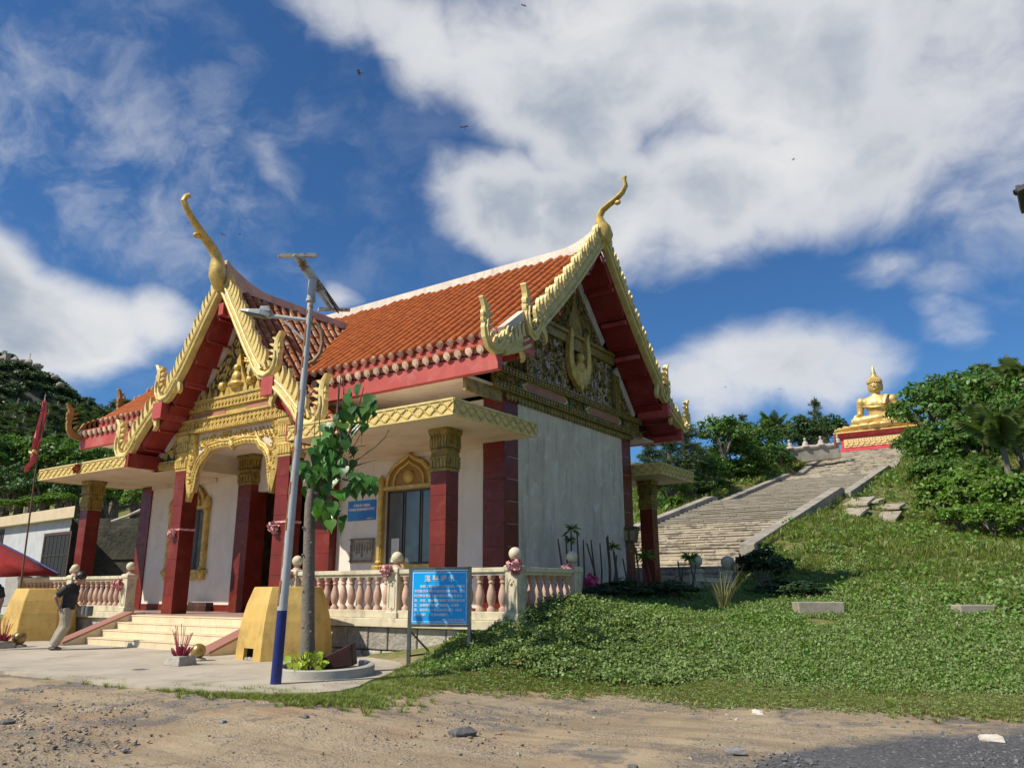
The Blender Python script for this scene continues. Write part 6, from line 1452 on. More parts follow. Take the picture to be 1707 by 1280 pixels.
MOSS = mat('mossy_dark_wall', (.085, .08, .06), (.04, .045, .03), rough=.95, scale=1.2, bump=.6, bscale=8, dirt=(.17, .15, .12), dirt_amt=.6, dscale=.8, bdist=.06)
a, b = atd(120, 864, 34.5), atd(262, 868, 34.5)
mb = MB(); z1 = a.z; mb.add([Vector((q.x, q.y, z))+NH*d for z in (-.5, z1) for q, d in ((a, 0), (b, 0), (b, .6), (a, .6))], [(0, 3, 2, 1), (4, 5, 6, 7), (0, 1, 5, 4), (1, 2, 6, 5), (2, 3, 7, 6), (3, 0, 4, 7)])
rw = mb.build('retaining_wall', MOSS); tag(rw, 'tall dark mossy retaining wall between the low house and the temple', 'wall')
mb = MB()
for t in (.35, .62): q = Vector((0, 0, z1*t)); mb.bar(Vector((a.x, a.y, 0))+q-NH*.03, Vector((b.x, b.y, 0))+q-NH*.03, .05, .08)
o = mb.build('ledge', MOSS, rw)
mb = MB(); mb.tube([atd(186, 869, 30), atd(212, 860, 30), atd(238, 848, 30)], .05, 6); tag(mb.build('white_pipe', WH, smooth=True), 'thin white pipe slanting up in front of the dark mossy wall', 'pipe')
# market awning
AWN = mat('red_tarpaulin', (.36, .022, .018), (.29, .018, .014), rough=.9, scale=1.5, bump=.3, bscale=3, bdist=.1, trans=.15); ABL = mat('blue_tarpaulin', (.015, .03, .22), rough=.6)
G = [[atd(-90, 866, 24.5), atd(0, 907, 24.3), atd(50, 932, 24.2), atd(97, 957, 24)], [atd(-90, 935, 22.9), atd(0, 936, 22.9), atd(45, 946, 23.2), atd(96, 958, 23.9)], [atd(-90, 966, 22), atd(0, 962, 22), atd(45, 960, 22.6), atd(95, 959.5, 23.7)]]
mb = MB(); vs = [p for r_ in G for p in r_]; mb.add(vs, [(i*4+j, i*4+j+1, i*4+j+5, i*4+j+4) for i in range(2) for j in range(3)])
aw = empty('awning', G[0][3], 'red tarpaulin awning with blue edge sloping down at the left edge', 'awning'); ainv = Matrix.Translation(-G[0][3])
o = mb.build('tarpaulin', AWN, aw, smooth=True, ang=80); o.matrix_parent_inverse = ainv; sd_ = o.modifiers.new('s', 'SOLIDIFY'); sd_.thickness = .02
mb = MB(); mb.tube([p+Vector((0, 0, .01)) for p in G[0]], .05, 6); o = mb.build('blue_edge', ABL, aw); o.matrix_parent_inverse = ainv
for u in (-60, 92): q = atd(u, 960, 23.6); mb = MB(); mb.tube([Vector((q.x, q.y, 0)), q], .03, 6); o = mb.build('awning_pole', STEEL, aw); o.matrix_parent_inverse = ainv
CNT = mat('white_counter', (.62, .62, .58), rough=.6)
a, b = atd(18, 966, 25.5), atd(78, 964, 25.5); mb = MB(); mb.bar(a-Vector((0, 0, .35)), b-Vector((0, 0, .35)), .6, 1.0); tag(mb.build('market_counter', CNT, bevel=.03), 'white counter under the red awning behind the balustrade', 'counter')
q = atd(71, 966, 24.6); mb = MB(); mb.lathe([(.001, -.35), (.16, -.3), (.2, -.0), (.17, .15), (.001, .2)], 10); o = mb.build('grey_drum', mat('grey_plastic', (.16, .17, .17), rough=.5), smooth=True); o.location = q; tag(o, 'grey rounded drum beside the white counter under the awning', 'drum')
# speaker-like grey box on the left balustrade base
q = onz(156, 1026, .955+.16); e = empty('floodlight', (q.x-.05, q.y-.1, 1.16), 'small grey twin floodlight resting on the left balustrade base', 'floodlight')
mb = MB(); mb.box(-.16, .0, -.09, .09, -.14, .1); mb.box(.02, .18, -.07, .11, -.18, .12); mb.build('lamp_housing', STEEL, e, bevel=.02)
mb = MB(); mb.box(-.13, -.03, -.10, -.092, -.1, .05); mb.box(.05, .15, -.08, -.072, -.12, .07); mb.build('lens', GLASS, e); e.scale = (.55, .55, .55); e.location.z = 1.21
# flag
FP = atd(38, 968, 21.5); ft = onp(76, 656, FP)
fl = empty('flag_pole', Vector((FP.x, FP.y, 0)), 'thin rusty pole with a limp faded red flag in front of the forest', 'flag'); finv = Matrix.Translation((-FP.x, -FP.y, 0))
def fadd(o): o.matrix_parent_inverse = finv; return o
mb = MB(); mb.tube([Vector((FP.x, FP.y, 0)), ft.lerp(FP, .04)], [.03, .02], 8); fadd(mb.build('pole', mat('rusty_pole', (.16, .08, .045), rough=.7), fl, smooth=True))
mb = MB(); mb.tube([ft.lerp(FP, .05), ft], [.025, .006], 8); fadd(mb.build('pole_tip', WH, fl))
def cloth(rows_, nm, m):
    mb = MB(); V = []; n = 6
    for i, (l, r_) in enumerate(rows_):
        for j in range(n): t = j/(n-1); V.append(onp(l[0]+(r_[0]-l[0])*t, l[1]+(r_[1]-l[1])*t, FP)+NH*(.10*math.sin(t*7+i*.9)))
    mb.add(V, [(i*n+j, i*n+j+1, (i+1)*n+j+1, (i+1)*n+j) for i in range(len(rows_)-1) for j in range(n-1)]); o = fadd(mb.build(nm, m, fl, smooth=True, ang=80)); s = o.modifiers.new('s', 'SOLIDIFY'); s.thickness = .008; return o
FLG = mat('faded_red_flag', (.78, .17, .20), (.66, .12, .15), rough=.75, scale=3, trans=.25)
cloth([((71, 672), (75, 668)), ((66, 690), (74, 690)), ((61, 710), (71, 712)), ((57, 730), (68, 732)), ((53, 752), (65, 748))], 'flag_cloth', FLG)
cloth([((47, 752), (64, 749)), ((50, 760), (60, 757))], 'gold_fringe', GOLDY)
cloth([((52, 757), (60, 755)), ((47, 770), (58, 768)), ((39, 780), (50, 778)), ((41, 788), (46, 784))], 'flag_tail', FLG)
# ================================================================== VEGETATION
def foliage(name, rgb, rgb2, trans=.3, isl=.9, rough=.5): return mat(name, rgb, rgb2, rough=rough, scale=1.1, var=.7, bump=0, island=isl, trans=trans, spec=.4)
F_BROAD = foliage('broad_foliage', (.065, .135, .024), (.10, .185, .034)); F_LIGHT = foliage('light_foliage', (.10, .19, .025), (.14, .23, .035)); F_DARK = foliage('dark_foliage', (.042, .092, .025), (.06, .115, .032), .25)
F_CAS = foliage('casuarina_foliage', (.055, .09, .038), (.085, .125, .05), .3); F_PALM = foliage('palm_foliage', (.10, .16, .04), (.15, .19, .05), .35); F_LAWN = foliage('creeper_foliage', (.17, .25, .07), (.225, .30, .11), .25, .8, .6)
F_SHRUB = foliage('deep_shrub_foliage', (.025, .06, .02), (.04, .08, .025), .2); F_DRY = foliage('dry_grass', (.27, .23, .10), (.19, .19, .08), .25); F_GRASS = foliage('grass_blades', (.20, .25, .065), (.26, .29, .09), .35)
F_HILL = foliage('hillside_scrub', (.065, .115, .042), (.095, .145, .052), .1, 1.0)
def leaf_quads(rng, C, N, size, asp=.55, jit=.6, up=.35):
    """oriented diamond leaves: centres C (n,3), outward normals N (n,3)"""
    n = len(C); nr = N+rng.normal(0, jit, (n, 3))+np.array([0, 0, up]); nr /= np.linalg.norm(nr, axis=1)[:, None]
    t = rng.normal(0, 1, (n, 3)); t -= (t*nr).sum(1)[:, None]*nr; t /= np.linalg.norm(t, axis=1)[:, None]; b = np.cross(nr, t)
    s = (size*rng.uniform(.6, 1.25, n))[:, None]
    V = np.stack([C-t*s*.5, C+b*s*asp*.5+nr*s*.08-t*s*.08, C+t*s*.5-nr*s*.12, C-b*s*asp*.5+nr*s*.08-t*s*.08], 1).reshape(-1, 3)
    return V, np.arange(n*4).reshape(n, 4)
def bush_mesh(name, seed, clumps, per, size, flat=.85, m=F_BROAD, spread=.24, hollow=.5):
    rng = np.random.default_rng(seed); d = rng.normal(0, 1, (clumps, 3)); d[:, 2] = np.abs(d[:, 2])*1.0-.25; d /= np.linalg.norm(d, axis=1)[:, None]
    r = rng.uniform(hollow, 1.0, clumps)**.6*(.82+.22*np.sin(d[:, 0]*4+seed)*np.cos(d[:, 1]*5+d[:, 2]*3)); cc = d*r[:, None]; cc[:, 2] *= flat
    C = []; N = []
    for i in range(clumps):
        q = rng.normal(0, 1, (per, 3)); q /= np.linalg.norm(q, axis=1)[:, None]; q[:, 2] = np.abs(q[:, 2])*.9-.2
        rad = spread*rng.uniform(.7, 1.3); C.append(cc[i]+q*rad*rng.uniform(.55, 1, (per, 1))); N.append(q*.8+d[i]*.5)
    V, F = leaf_quads(rng, np.concatenate(C), np.concatenate(N), size); me = fast_mesh(name, V, F); me.materials.append(m); return me
def cas_mesh(name, seed, n_br, m=F_CAS, slim=.42):
    """feathery drooping sprays on a tall uneven cone, unit height"""
    rng = np.random.default_rng(seed); Vs, Fs = [], []; k = 0
    for i in range(n_br):
        h = rng.uniform(.06, 1.0); a = rng.uniform(0, 2*PI); L = slim*(1.08-h)**.75*rng.uniform(.55, 1.15)+.03
        base = np.array([0, 0, h*.93]); dr = np.array([math.cos(a), math.sin(a), rng.uniform(.25, .8)])
        for j in range(9):
            t = (j+1)/9; c = base+dr*L*t-np.array([0, 0, .35*L*t*t])
            for q in range(5):
                e = rng.normal(0, 1, 3)*np.array([.7, .7, .5])+dr*.7+np.array([0, 0, -.1]); e /= np.linalg.norm(e); w = np.cross(e, rng.normal(0, 1, 3)); w /= np.linalg.norm(w); ln = rng.uniform(.035, .08); wd = .0042
                Vs.append(np.stack([c-w*wd, c+w*wd, c+e*ln+w*wd*.3-np.array([0, 0, ln*.2]), c+e*ln-w*wd*.3-np.array([0, 0, ln*.2])])); Fs.append(np.arange(4)+k); k += 4
    me = fast_mesh(name, np.concatenate(Vs), np.array(Fs)); me.materials.append(m); return me
BUSH = {'broad': [bush_mesh('bush_crown', s, 90, 26, .135, m=F_BROAD) for s in (1, 2, 3)], 'light': [bush_mesh('bush_crown', s, 90, 22, .15, m=F_LIGHT) for s in (4, 5)], 'dark': [bush_mesh('bush_crown', s, 80, 24, .14, m=F_DARK) for s in (6, 7)],
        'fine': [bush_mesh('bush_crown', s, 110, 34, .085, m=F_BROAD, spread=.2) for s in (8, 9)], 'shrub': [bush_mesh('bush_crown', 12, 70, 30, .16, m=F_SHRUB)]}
CAS = [cas_mesh('casuarina_crown', s, 130, slim=sl) for s, sl in ((21, .36), (22, .30), (23, .42))]
TRK = MB(); TRK.tube([(0, 0, -.3), (.01, 0, .3), (-.01, .01, .7), (0, 0, 1.0)], [.05, .04, .025, .008], 7); TRKM = TRK.mesh('trunk', True); TRKM.materials.append(BARK)
STM = MB()
for i in range(6): a = i*1.05; STM.tube([(0, 0, -.9), (math.cos(a)*.2, math.sin(a)*.2, -.3), (math.cos(a)*.5, math.sin(a)*.5, .25)], [.05, .035, .012], 5)
STMM = STM.mesh('stems', True); STMM.materials.append(BARK)
rv = random.Random(5)
def bush(u, v, ru, rv_, d, kind, label, group=None, nm='bush', cat='bush', sq=1.0):
    c = atd(u, v, d)
    while u > 1060 and u < 1440 and d < 110 and c.x+.8*ru*d/FPX > -6.7 and c.y < 76 and d > 30: d += 1; c = atd(u, v, d)      # keep clear of the stairs
    k = d/FPX
    e = empty(nm, c, label, cat, group, rv.uniform(0, 6.3))
    e.scale = (ru*k, ru*k*sq, rv_*k*1.12)
    o = bpy.data.objects.new('crown', rv.choice(BUSH[kind])); COL.objects.link(o); o.parent = e
    o = bpy.data.objects.new('stems', STMM); COL.objects.link(o); o.parent = e
    return e
def casu(u, vt, vb, d, label, group=None, w=1.0, i=None, lean=0):
    b = atd(u, vb, d)
    while 1060 < u < 1440 and b.x > -8.5 and d < 100: d += 1; b = atd(u, vb, d)
    h = (vb-vt)*d/FPX*1.03; e = empty('casuarina_tree', b, label, 'tree', group, rv.uniform(0, 6.3)); e.scale = (h*w, h*w, h); e.rotation_euler[1] = lean
    o = bpy.data.objects.new('crown', CAS[rv.randrange(3) if i is None else i]); COL.objects.link(o); o.parent = e
    o = bpy.data.objects.new('trunk', TRKM); COL.objects.link(o); o.parent = e; return e
# right of the stairs: the big bushes
R1 = 'leafy bushes right of the golden statue'
for a in ((1545, 690, 62, 62, 58), (1600, 660, 70, 50, 62), (1660, 670, 70, 70, 56), (1530, 745, 40, 40, 54), (1570, 745, 60, 55, 50), (1635, 740, 75, 60, 48), (1700, 720, 60, 80, 47), (1740, 680, 60, 90, 50), (1560, 790, 50, 40, 46), (1620, 790, 55, 35, 44)):
    bush(*a, 'broad', 'dense dark green bush in the big thicket right of the golden statue', R1)
R2 = 'large-leaved pale bushes on the right slope'
for a in ((1570, 835, 55, 48, 36), (1630, 825, 65, 55, 34), (1690, 835, 60, 60, 32), (1740, 830, 60, 60, 31), (1600, 862, 45, 28, 33), (1655, 865, 55, 30, 31), (1715, 870, 50, 32, 29.5)):
    bush(*a, 'light', 'pale bright green bush with large leaves low on the right slope', R2)
for u, vt, vb, d in ((1655, 600, 720, 66), (1680, 612, 720, 66), (1632, 622, 720, 68), (1700, 588, 720, 66)): casu(u, vt, vb, d, 'feathery casuarina top poking above the thicket right of the statue', 'casuarina tops over the right thicket', .8)
# left of the stairs
casu(1146, 690, 830, 46, 'tall feathery casuarina close beside the temple gable, left of the rounded bush', None, 1.0, 0); casu(1118, 720, 830, 44, 'grey green casuarina half behind the red eave ends of the temple', None, 1.1, 2); casu(1165, 735, 830, 42, 'shorter feathery casuarina in front of the rounded bush', None, 1.2, 1); casu(1085, 735, 830, 43, 'casuarina seen just past the rear canopy of the temple', None, 1.1, 0)
casu(1243, 688, 760, 74, 'distant casuarina tip above the rounded bush', None, 1.0, 1); casu(1356, 662, 760, 70, 'wispy casuarina leader rising above the hedge left of the statue', None, .75, 1, .12); casu(1340, 690, 760, 72, 'thin casuarina left of the wispy leader', None, 1.1, 0); casu(1378, 692, 740, 88, 'low casuarina against the hedge near the statue', None, 1.0, 2)
for a in ((1205, 728, 50, 40, 56), (1250, 735, 48, 40, 55), (1225, 762, 55, 36, 52), (1280, 765, 45, 32, 54), (1175, 785, 45, 35, 46), (1215, 790, 55, 28, 46)): bush(*a, 'broad', 'rounded glossy bush in the clump left of the stairs', 'rounded bushes left of the stairs')
for a in ((1335, 722, 40, 30, 74), (1375, 716, 36, 26, 82), (1310, 735, 35, 28, 70), (1398, 716, 22, 22, 88)): bush(*a, 'dark', 'dark hedge bush behind the white figures left of the statue', 'dark hedge left of the statue')
for a in ((1300, 768, 36, 18, 59), (1332, 766, 26, 13, 61), (1255, 778, 38, 18, 56), (1362, 758, 16, 9, 64)): bush(*a, 'light', 'bright green low bush beside the second stair flight', 'bright bushes beside the stairs')
for a in ((1150, 812, 40, 24, 40), (1115, 815, 40, 30, 38), (1185, 815, 40, 20, 41), (1095, 850, 30, 30, 33)): bush(*a, 'fine', 'small leaved shrub on the bank left of the lowest stairs', 'shrubs on the bank behind the temple')
for a in ((1185, 808, 34, 12, 46), (1235, 792, 34, 11, 52), (1120, 838, 30, 12, 40)): bush(*a, 'light', 'bright grassy tussock along the left stair parapet', 'tussocks along the left parapet')
# palms
def frond_mesh(name, seed, m=F_PALM):
    rng = np.random.default_rng(seed); V, F = [], []; k = 0
    for i in range(46):
        t = i/45; c = np.array([t, 0, .42*t-.62*t*t]); 
        for s in (-1, 1):
            ln = .34*math.sin(PI*(.12+.86*t))**.7*rng.uniform(.85, 1.1); e = np.array([.55, s*.8, -.35-.3*t]); e /= np.linalg.norm(e); w = np.array([.009, 0, .003])
            V.append(np.stack([c-w, c+w, c+e*ln*.6+w*.7-np.array([0, 0, .02]), c+e*ln-np.array([0, 0, .09*ln/.3])])); F.append(np.arange(4)+k); k += 4
    sp = MB(); sp.tube([(t, 0, .42*t-.62*t*t) for t in np.linspace(-.0, 1, 8)], [.016, .014, .012, .011, .01, .008, .006, .003], 4); V.append(np.array(sp.v)); quads = [f for f in sp.f if len(f) == 4]; F += [np.array(f)+k for f in quads]
    me = fast_mesh(name, np.concatenate(V), np.array(F)); me.materials.append(m); return me
FR = [frond_mesh('palm_frond', s) for s in (1, 2)]
def palm(u, v, d, rpx, label, n=17, trunk=True, up=0):
    c = atd(u, v, d); s = rpx*d/FPX; e = empty('palm_tree', c, label, 'palm')
    for i in range(n):
        o = bpy.data.objects.new('frond', FR[i % 2]); COL.objects.link(o); o.parent = e; o.rotation_euler = (rv.uniform(-.3, .3), rv.uniform(-1.25, .05) if not up else rv.uniform(-1.45, -.65), i*2.4); o.scale = (s*rv.uniform(.8, 1.1),)*3
    mb = MB(); mb.tube([(0, 0, .05), (.05, 0, -1.5), (.1, 0, -s*1.6)], [.14, .17, .2], 8); mb.build('trunk', BARK, e, smooth=True); return e
palm(1290, 722, 74, 38, 'small coconut palm with drooping fronds above the bushes left of the stairs')
palm(1672, 745, 43, 85, 'young palm with long upright fronds in the thicket at the right edge', 18, up=1)
palm(1712, 640, 52, 70, 'palm with fronds entering at the right edge of the photo')
palm(1640, 800, 40, 45, 'low palm with yellowish fronds inside the right thicket', 11)
# left: forest slope under the hill
LG1 = 'dark casuarinas on the left hillside'
for i in range(17):
    u = -30+i*18+rv.uniform(-6, 6); vt = 668+rv.uniform(-10, 14)+max(0, 30-u*.2)*.2; casu(u, vt, 800, 74+rv.uniform(-6, 6), 'dark feathery casuarina in the forest on the left hillside', LG1, 1.25)
for i in range(12):
    u = -20+i*24+rv.uniform(-8, 8); casu(u, 715+rv.uniform(-14, 14), 830, 60+rv.uniform(-4, 4), 'dark feathery casuarina in the forest on the left hillside', LG1, 1.4)
LG2 = 'broad leaved trees below the left hillside'
for a in ((-10, 770, 60, 50, 50), (40, 760, 55, 42, 52), (95, 765, 55, 45, 51), (150, 775, 55, 45, 50), (200, 790, 50, 45, 49), (20, 810, 50, 40, 46), (75, 815, 55, 36, 45), (130, 820, 50, 40, 44), (185, 830, 45, 40, 43), (235, 820, 40, 45, 44), (-40, 815, 55, 45, 46), (225, 770, 40, 35, 56)):
    bush(*a, 'broad' if a[1] < 800 else rv.choice(('dark', 'broad')), 'broad leaved tree in the mass of green behind the low house', LG2, 'broadleaf_tree', 'tree')
for a in ((60, 838, 34, 14, 41), (100, 832, 30, 16, 41), (20, 842, 28, 12, 41), (222, 835, 26, 22, 39)): bush(*a, 'light', 'bright green shrub showing above the roof of the low house', 'bright shrubs above the low house')
# behind the temple a bank of trees closes the view through the porch side
for a in ((300, 800, 60, 60, 52), (380, 800, 60, 60, 52), (460, 800, 60, 60, 52), (-90, 770, 70, 60, 50), (-140, 800, 70, 60, 48)): bush(*a, 'dark', 'dark tree in the mass hidden behind the temple', 'trees hidden behind the temple', 'broadleaf_tree', 'tree')
# far hill at upper left
pk = atd(-6, 600, 190); fwd = NH; lat = RH
HN = 90; hs_ = np.linspace(-190, 130, HN); ht_ = np.linspace(-120, 160, HN); HX, HT = np.meshgrid(hs_, ht_)
sig = np.where(HX > 0, 36, 95.); hz = (pk.z+3)*np.exp(-(np.abs(HX)/sig)**1.75*.62)*np.exp(-(HT/np.where(HT < 0, 62, 80.))**2)
hz = hz + (1.6*vnoise(HX.ravel(), HT.ravel(), 14, 8)+.9*vnoise(HX.ravel(), HT.ravel(), 6, 9)).reshape(HN, HN)*(hz/20).clip(0, 1.3)-3
HV = np.stack([pk.x+lat.x*HX+fwd.x*HT, pk.y+lat.y*HX+fwd.y*HT, hz], -1).reshape(-1, 3); idh = np.arange(HN*HN).reshape(HN, HN)
hm = fast_mesh('far_hill', HV, np.stack([idh[:-1, :-1], idh[:-1, 1:], idh[1:, 1:], idh[1:, :-1]], -1).reshape(-1, 4)); hm.shade_smooth()
tag(link('far_hill', hm, None, mat('hill_ground', (.05, .06, .03), (.085, .08, .05), rough=.95, scale=.08, bump=0)), kind='structure')
def scatter(name, P, R_, S, I, protos, extra=None):
    """stuff: many small plants or stones on a point cloud, instanced by geometry nodes"""
    me = bpy.data.meshes.new(name); me.vertices.add(len(P)); me.vertices.foreach_set('co', np.asarray(P, np.float32).ravel())
    a = me.attributes.new('rot', 'FLOAT_VECTOR', 'POINT'); a.data.foreach_set('vector', np.asarray(R_, np.float32).ravel())
    a = me.attributes.new('scl', 'FLOAT_VECTOR', 'POINT'); a.data.foreach_set('vector', np.asarray(S, np.float32).ravel())
    a = me.attributes.new('pick', 'INT', 'POINT'); a.data.foreach_set('value', np.asarray(I, np.int32))
    me.update(); o = link(name, me); o['kind'] = 'stuff'
    c = bpy.data.collections.new(name+'_kinds')
    for k, pm in enumerate(protos): q = bpy.data.objects.new('%s_%02d' % (name, k), pm); c.objects.link(q)
    ng = bpy.data.node_groups.new(name, 'GeometryNodeTree'); ng.interface.new_socket('Geometry', in_out='INPUT', socket_type='NodeSocketGeometry'); ng.interface.new_socket('Geometry', in_out='OUTPUT', socket_type='NodeSocketGeometry')
    N = ng.nodes; gi, go_ = N.new('NodeGroupInput'), N.new('NodeGroupOutput'); ip = N.new('GeometryNodeInstanceOnPoints'); ci = N.new('GeometryNodeCollectionInfo'); ci.inputs[0].default_value = c; ci.inputs['Separate Children'].default_value = True; ci.inputs['Reset Children'].default_value = True
    def na(nm, ty): q = N.new('GeometryNodeInputNamedAttribute'); q.data_type = ty; q.inputs[0].default_value = nm; return q.outputs[0]
    L = ng.links; L.new(gi.outputs[0], ip.inputs['Points']); L.new(ci.outputs[0], ip.inputs['Instance']); ip.inputs['Pick Instance'].default_value = True
    L.new(na('pick', 'INT'), ip.inputs['Instance Index']); L.new(na('rot', 'FLOAT_VECTOR'), ip.inputs['Rotation']); L.new(na('scl', 'FLOAT_VECTOR'), ip.inputs['Scale']); L.new(ip.outputs[0], go_.inputs[0])
    md = o.modifiers.new('scatter', 'NODES'); md.node_group = ng; return o
HB = [bush_mesh('scrub', 30+k, 26, 14, .30, m=F_HILL, spread=.35) for k in range(3)]
rs_ = np.random.default_rng(31); n = 9000; hx = rs_.uniform(-150, 90, n); hy = rs_.uniform(-110, 30, n)
ii = np.clip(((hx+190)/320*(HN-1)).round().astype(int), 0, HN-1); jj = np.clip(((hy+120)/280*(HN-1)).round().astype(int), 0, HN-1); z = HV[idh[jj, ii], 2]
keep = z > 2; hx, hy, z = hx[keep], hy[keep], z[keep]; n = len(z); sc = rs_.uniform(1.0, 2.6, n)
scatter('hill_scrub', np.stack([pk.x+lat.x*hx+fwd.x*hy, pk.y+lat.y*hx+fwd.y*hy, z+.1], 1), np.stack([0*sc, 0*sc, rs_.uniform(0, 6.3, n)], 1), np.stack([sc, sc, sc*.75], 1), rs_.integers(0, 3, n), HB)
def rock_mesh(name, seed, m): 
    r = np.random.default_rng(seed); mb = MB(); mb.sphere((0, 0, 0), 1, 9, 7); v = np.array(mb.v); mb.v = [tuple(p*(1+.22*math.sin(p[0]*3+seed)*math.cos(p[1]*4+seed*2)+.12*math.sin(p[2]*7+p[0]*5+seed))) for p in v]; me = mb.mesh(name, True, 28); me.materials.append(m); return me
PALER = mat('pale_rock', (.42, .37, .31), (.30, .27, .22), rough=.9, scale=.8, bump=.5); GREYR = mat('grey_rock', (.18, .18, .185), (.11, .11, .115), rough=.9, scale=20, bump=.5, rnd=.6); WHITER = mat('white_rock', (.58, .54, .47), (.46, .42, .36), rough=.9, scale=12, bump=.4)
RKM = [rock_mesh('boulder', k, PALER) for k in range(3)]
for u, v, s in ((6, 598, 1.0), (24, 600, .8), (38, 602, .7), (48, 604, .9), (62, 609, .8), (92, 629, .7), (100, 641, .8), (68, 611, .6)):
    o = bpy.data.objects.new('boulder', RKM[int(u) % 3]); COL.objects.link(o); o.location = atd(u, v, 176); o.scale = (s*1.3, s, s*.7); tag(o, 'pale bare boulder on the far hill top', 'boulder', 'boulders on the far hill')
hp = atd(11, 594, 176); e = empty('hilltop_ruin', hp, 'tiny pale block building on the far hill summit', 'building')
mb = MB(); e.scale = (.5, .5, .45); mb.box(-1.6, 1.6, -1, 1, -2.5, 1.0); mb.build('wall', PALER, e); mb = MB(); mb.box(-1.9, 1.9, -1.2, 1.2, 1.002, 1.25); mb.build('roof', PALER, e)
q = atd(49, 602, 176); mb = MB(); mb.tube([q-Vector((0, 0, 1)), q+Vector((0, 0, 1.9))], .08, 5); tag(mb.build('mast', PALER), 'thin mast on the far hill summit', 'mast')

# ---- ground cover on the slope
def clump(name, seed, n, R0, size, m, h=.10, up=.8):
    rng = np.random.default_rng(seed); a, q = rng.uniform(0, 2*PI, n), np.sqrt(rng.uniform(0, 1, n))*R0; C = np.stack([np.cos(a)*q, np.sin(a)*q, h*rng.uniform(.15, 1, n)*(1-.5*(q/R0)**2)], 1)
    V, F = leaf_quads(rng, C, np.stack([np.cos(a)*.5, np.sin(a)*.5, 0*a], 1), size, .8, .45, up); me = fast_mesh(name, V, F); me.materials.append(m); return me
def tuft(name, seed, n, h, m, w=.006, lean=.5):
    rng = np.random.default_rng(seed); V, F = [], []
    for i in range(n):
        a = rng.uniform(0, 2*PI); b = np.array([math.cos(a), math.sin(a), 0])*rng.uniform(0, .05); d = np.array([math.cos(a)*lean*rng.uniform(.2, 1.2), math.sin(a)*lean*rng.uniform(.2, 1.2), 1]); ln = h*rng.uniform(.5, 1.1); s = np.array([-math.sin(a), math.cos(a), 0])*w; c = b+d*ln*.5; t = b+d*ln+np.array([d[0], d[1], -.5])*ln*.25
        k = len(V)*1; V += [b-s, b+s, c+s*.8, c-s*.8, t+s*.1, t-s*.1]; F += [(k, k+1, k+2, k+3), (k+3, k+2, k+4, k+5)]
    me = fast_mesh(name, np.array(V), np.array(F)); me.materials.append(m); return me
GC = [clump('creeper', 40+k, 44, .19, .052, F_LAWN, .12, 1.3) for k in range(4)]+[clump('creeper', 50, 36, .19, .062, F_LIGHT, .15, 1.2), tuft('grass_tuft', 51, 26, .13, F_GRASS, .007, .8), tuft('grass_tuft', 52, 20, .11, F_DRY), bush_mesh('weed', 53, 14, 10, .30, m=F_LAWN, spread=.4)]
GC[7].transform(Matrix.Scale(.16, 4))
rs_ = np.random.default_rng(77)
from_poly = np.array(poly)
def in_poly(x, y):
    c = np.zeros(len(x), bool); n = len(from_poly)
    for i in range(n):
        (xa, ya), (xb, yb) = from_poly[i], from_poly[(i+1) % n]
        with np.errstate(divide='ignore', invalid='ignore'): c ^= ((ya > y) != (yb > y)) & (x < (xb-xa)*(y-ya)/(yb-ya+1e-12)+xa)
    return c
BF = atd(1366, 1043, 16.4)
def blocked(x, y):
    return (np.hypot(x-BF.x, y-BF.y) < .45) | ((x > -16.5) & (x < 1.85) & (y > -2.5) & (y < -.3)) | ((x > -15) & (x < .02) & (y >= -.4) & (y < 7.2)) | ((x > SXA-.6) & (x < SXB+.55) & (y > 9.8) & (y < 73)) | (in_poly(x, y) & (x < 1.0)) | ((np.abs(x-3.2) < 1.5) & (np.abs(y-29) < 4.6) & (rs_.random(len(x)) < .85))
PTS, SCL, PK = [], [], []
for (xa, xb, ya, yb, den, s0) in ((-.5, 15, -6.5, 6, 135, .85), (.0, 17, 6, 14, 46, 1.35), (1.5, 22, 14, 34, 15, 2.0), (1.5, 26, 34, 66, 4.5, 3.2), (-26, -5.9, 10, 66, 2.6, 3.2), (.1, 3, 6.5, 11, 60, 1.2), (-6, 2, 7.3, 10, 30, 1.4)):
    n = int((xb-xa)*(yb-ya)*den); x, y = rs_.uniform(xa, xb, n), rs_.uniform(ya, yb, n)
    e = y-edge_y(x)+.35*vnoise(x, y, .9, 21)+.18*vnoise(x, y, .35, 22); pr = np.clip((e-.05)/1.2, 0, 1)
    k = (rs_.random(n) < pr) & ~blocked(x, y); x, y, e = x[k], y[k], e[k]; n = len(x)
    lush = .5+.5*vnoise(x, y, 2.6, 23); sc = s0*(.55+.75*lush)*rs_.uniform(.7, 1.25, n)*np.clip(.45+.4*e, .4, 1)
    PTS.append(np.stack([x, y, th_np(x, y)-.01], 1)); SCL.append(sc)
    pk_ = rs_.integers(0, 4, n); w = rs_.random(n); pk_ = np.where((w < .10+.25*(vnoise(x, y, 3.5, 24) > .25)), 4, pk_); gr = np.clip((y-3)/12, 0, 1)*.72+.25*(vnoise(x, y, 1.6, 27) > .1); pk_ = np.where((w > .92-gr) | ((e < .9) & (w > .45)), 5, pk_); pk_ = np.where((vnoise(x, y, 1.1, 28) > .42) & (w < .3), 7, pk_); pk_ = np.where((w > .975) | ((e < .9) & (w > .66)), 6, pk_); PK.append(pk_)
PTS, SCL, PK = np.concatenate(PTS), np.concatenate(SCL), np.concatenate(PK); n = len(PTS)
scatter('ground_cover', PTS, np.stack([rs_.normal(0, .12, n), rs_.normal(0, .12, n), rs_.uniform(0, 6.3, n)], 1), np.stack([SCL]*2+[SCL*rs_.uniform(.8, 1.5, n)], 1), PK, GC)
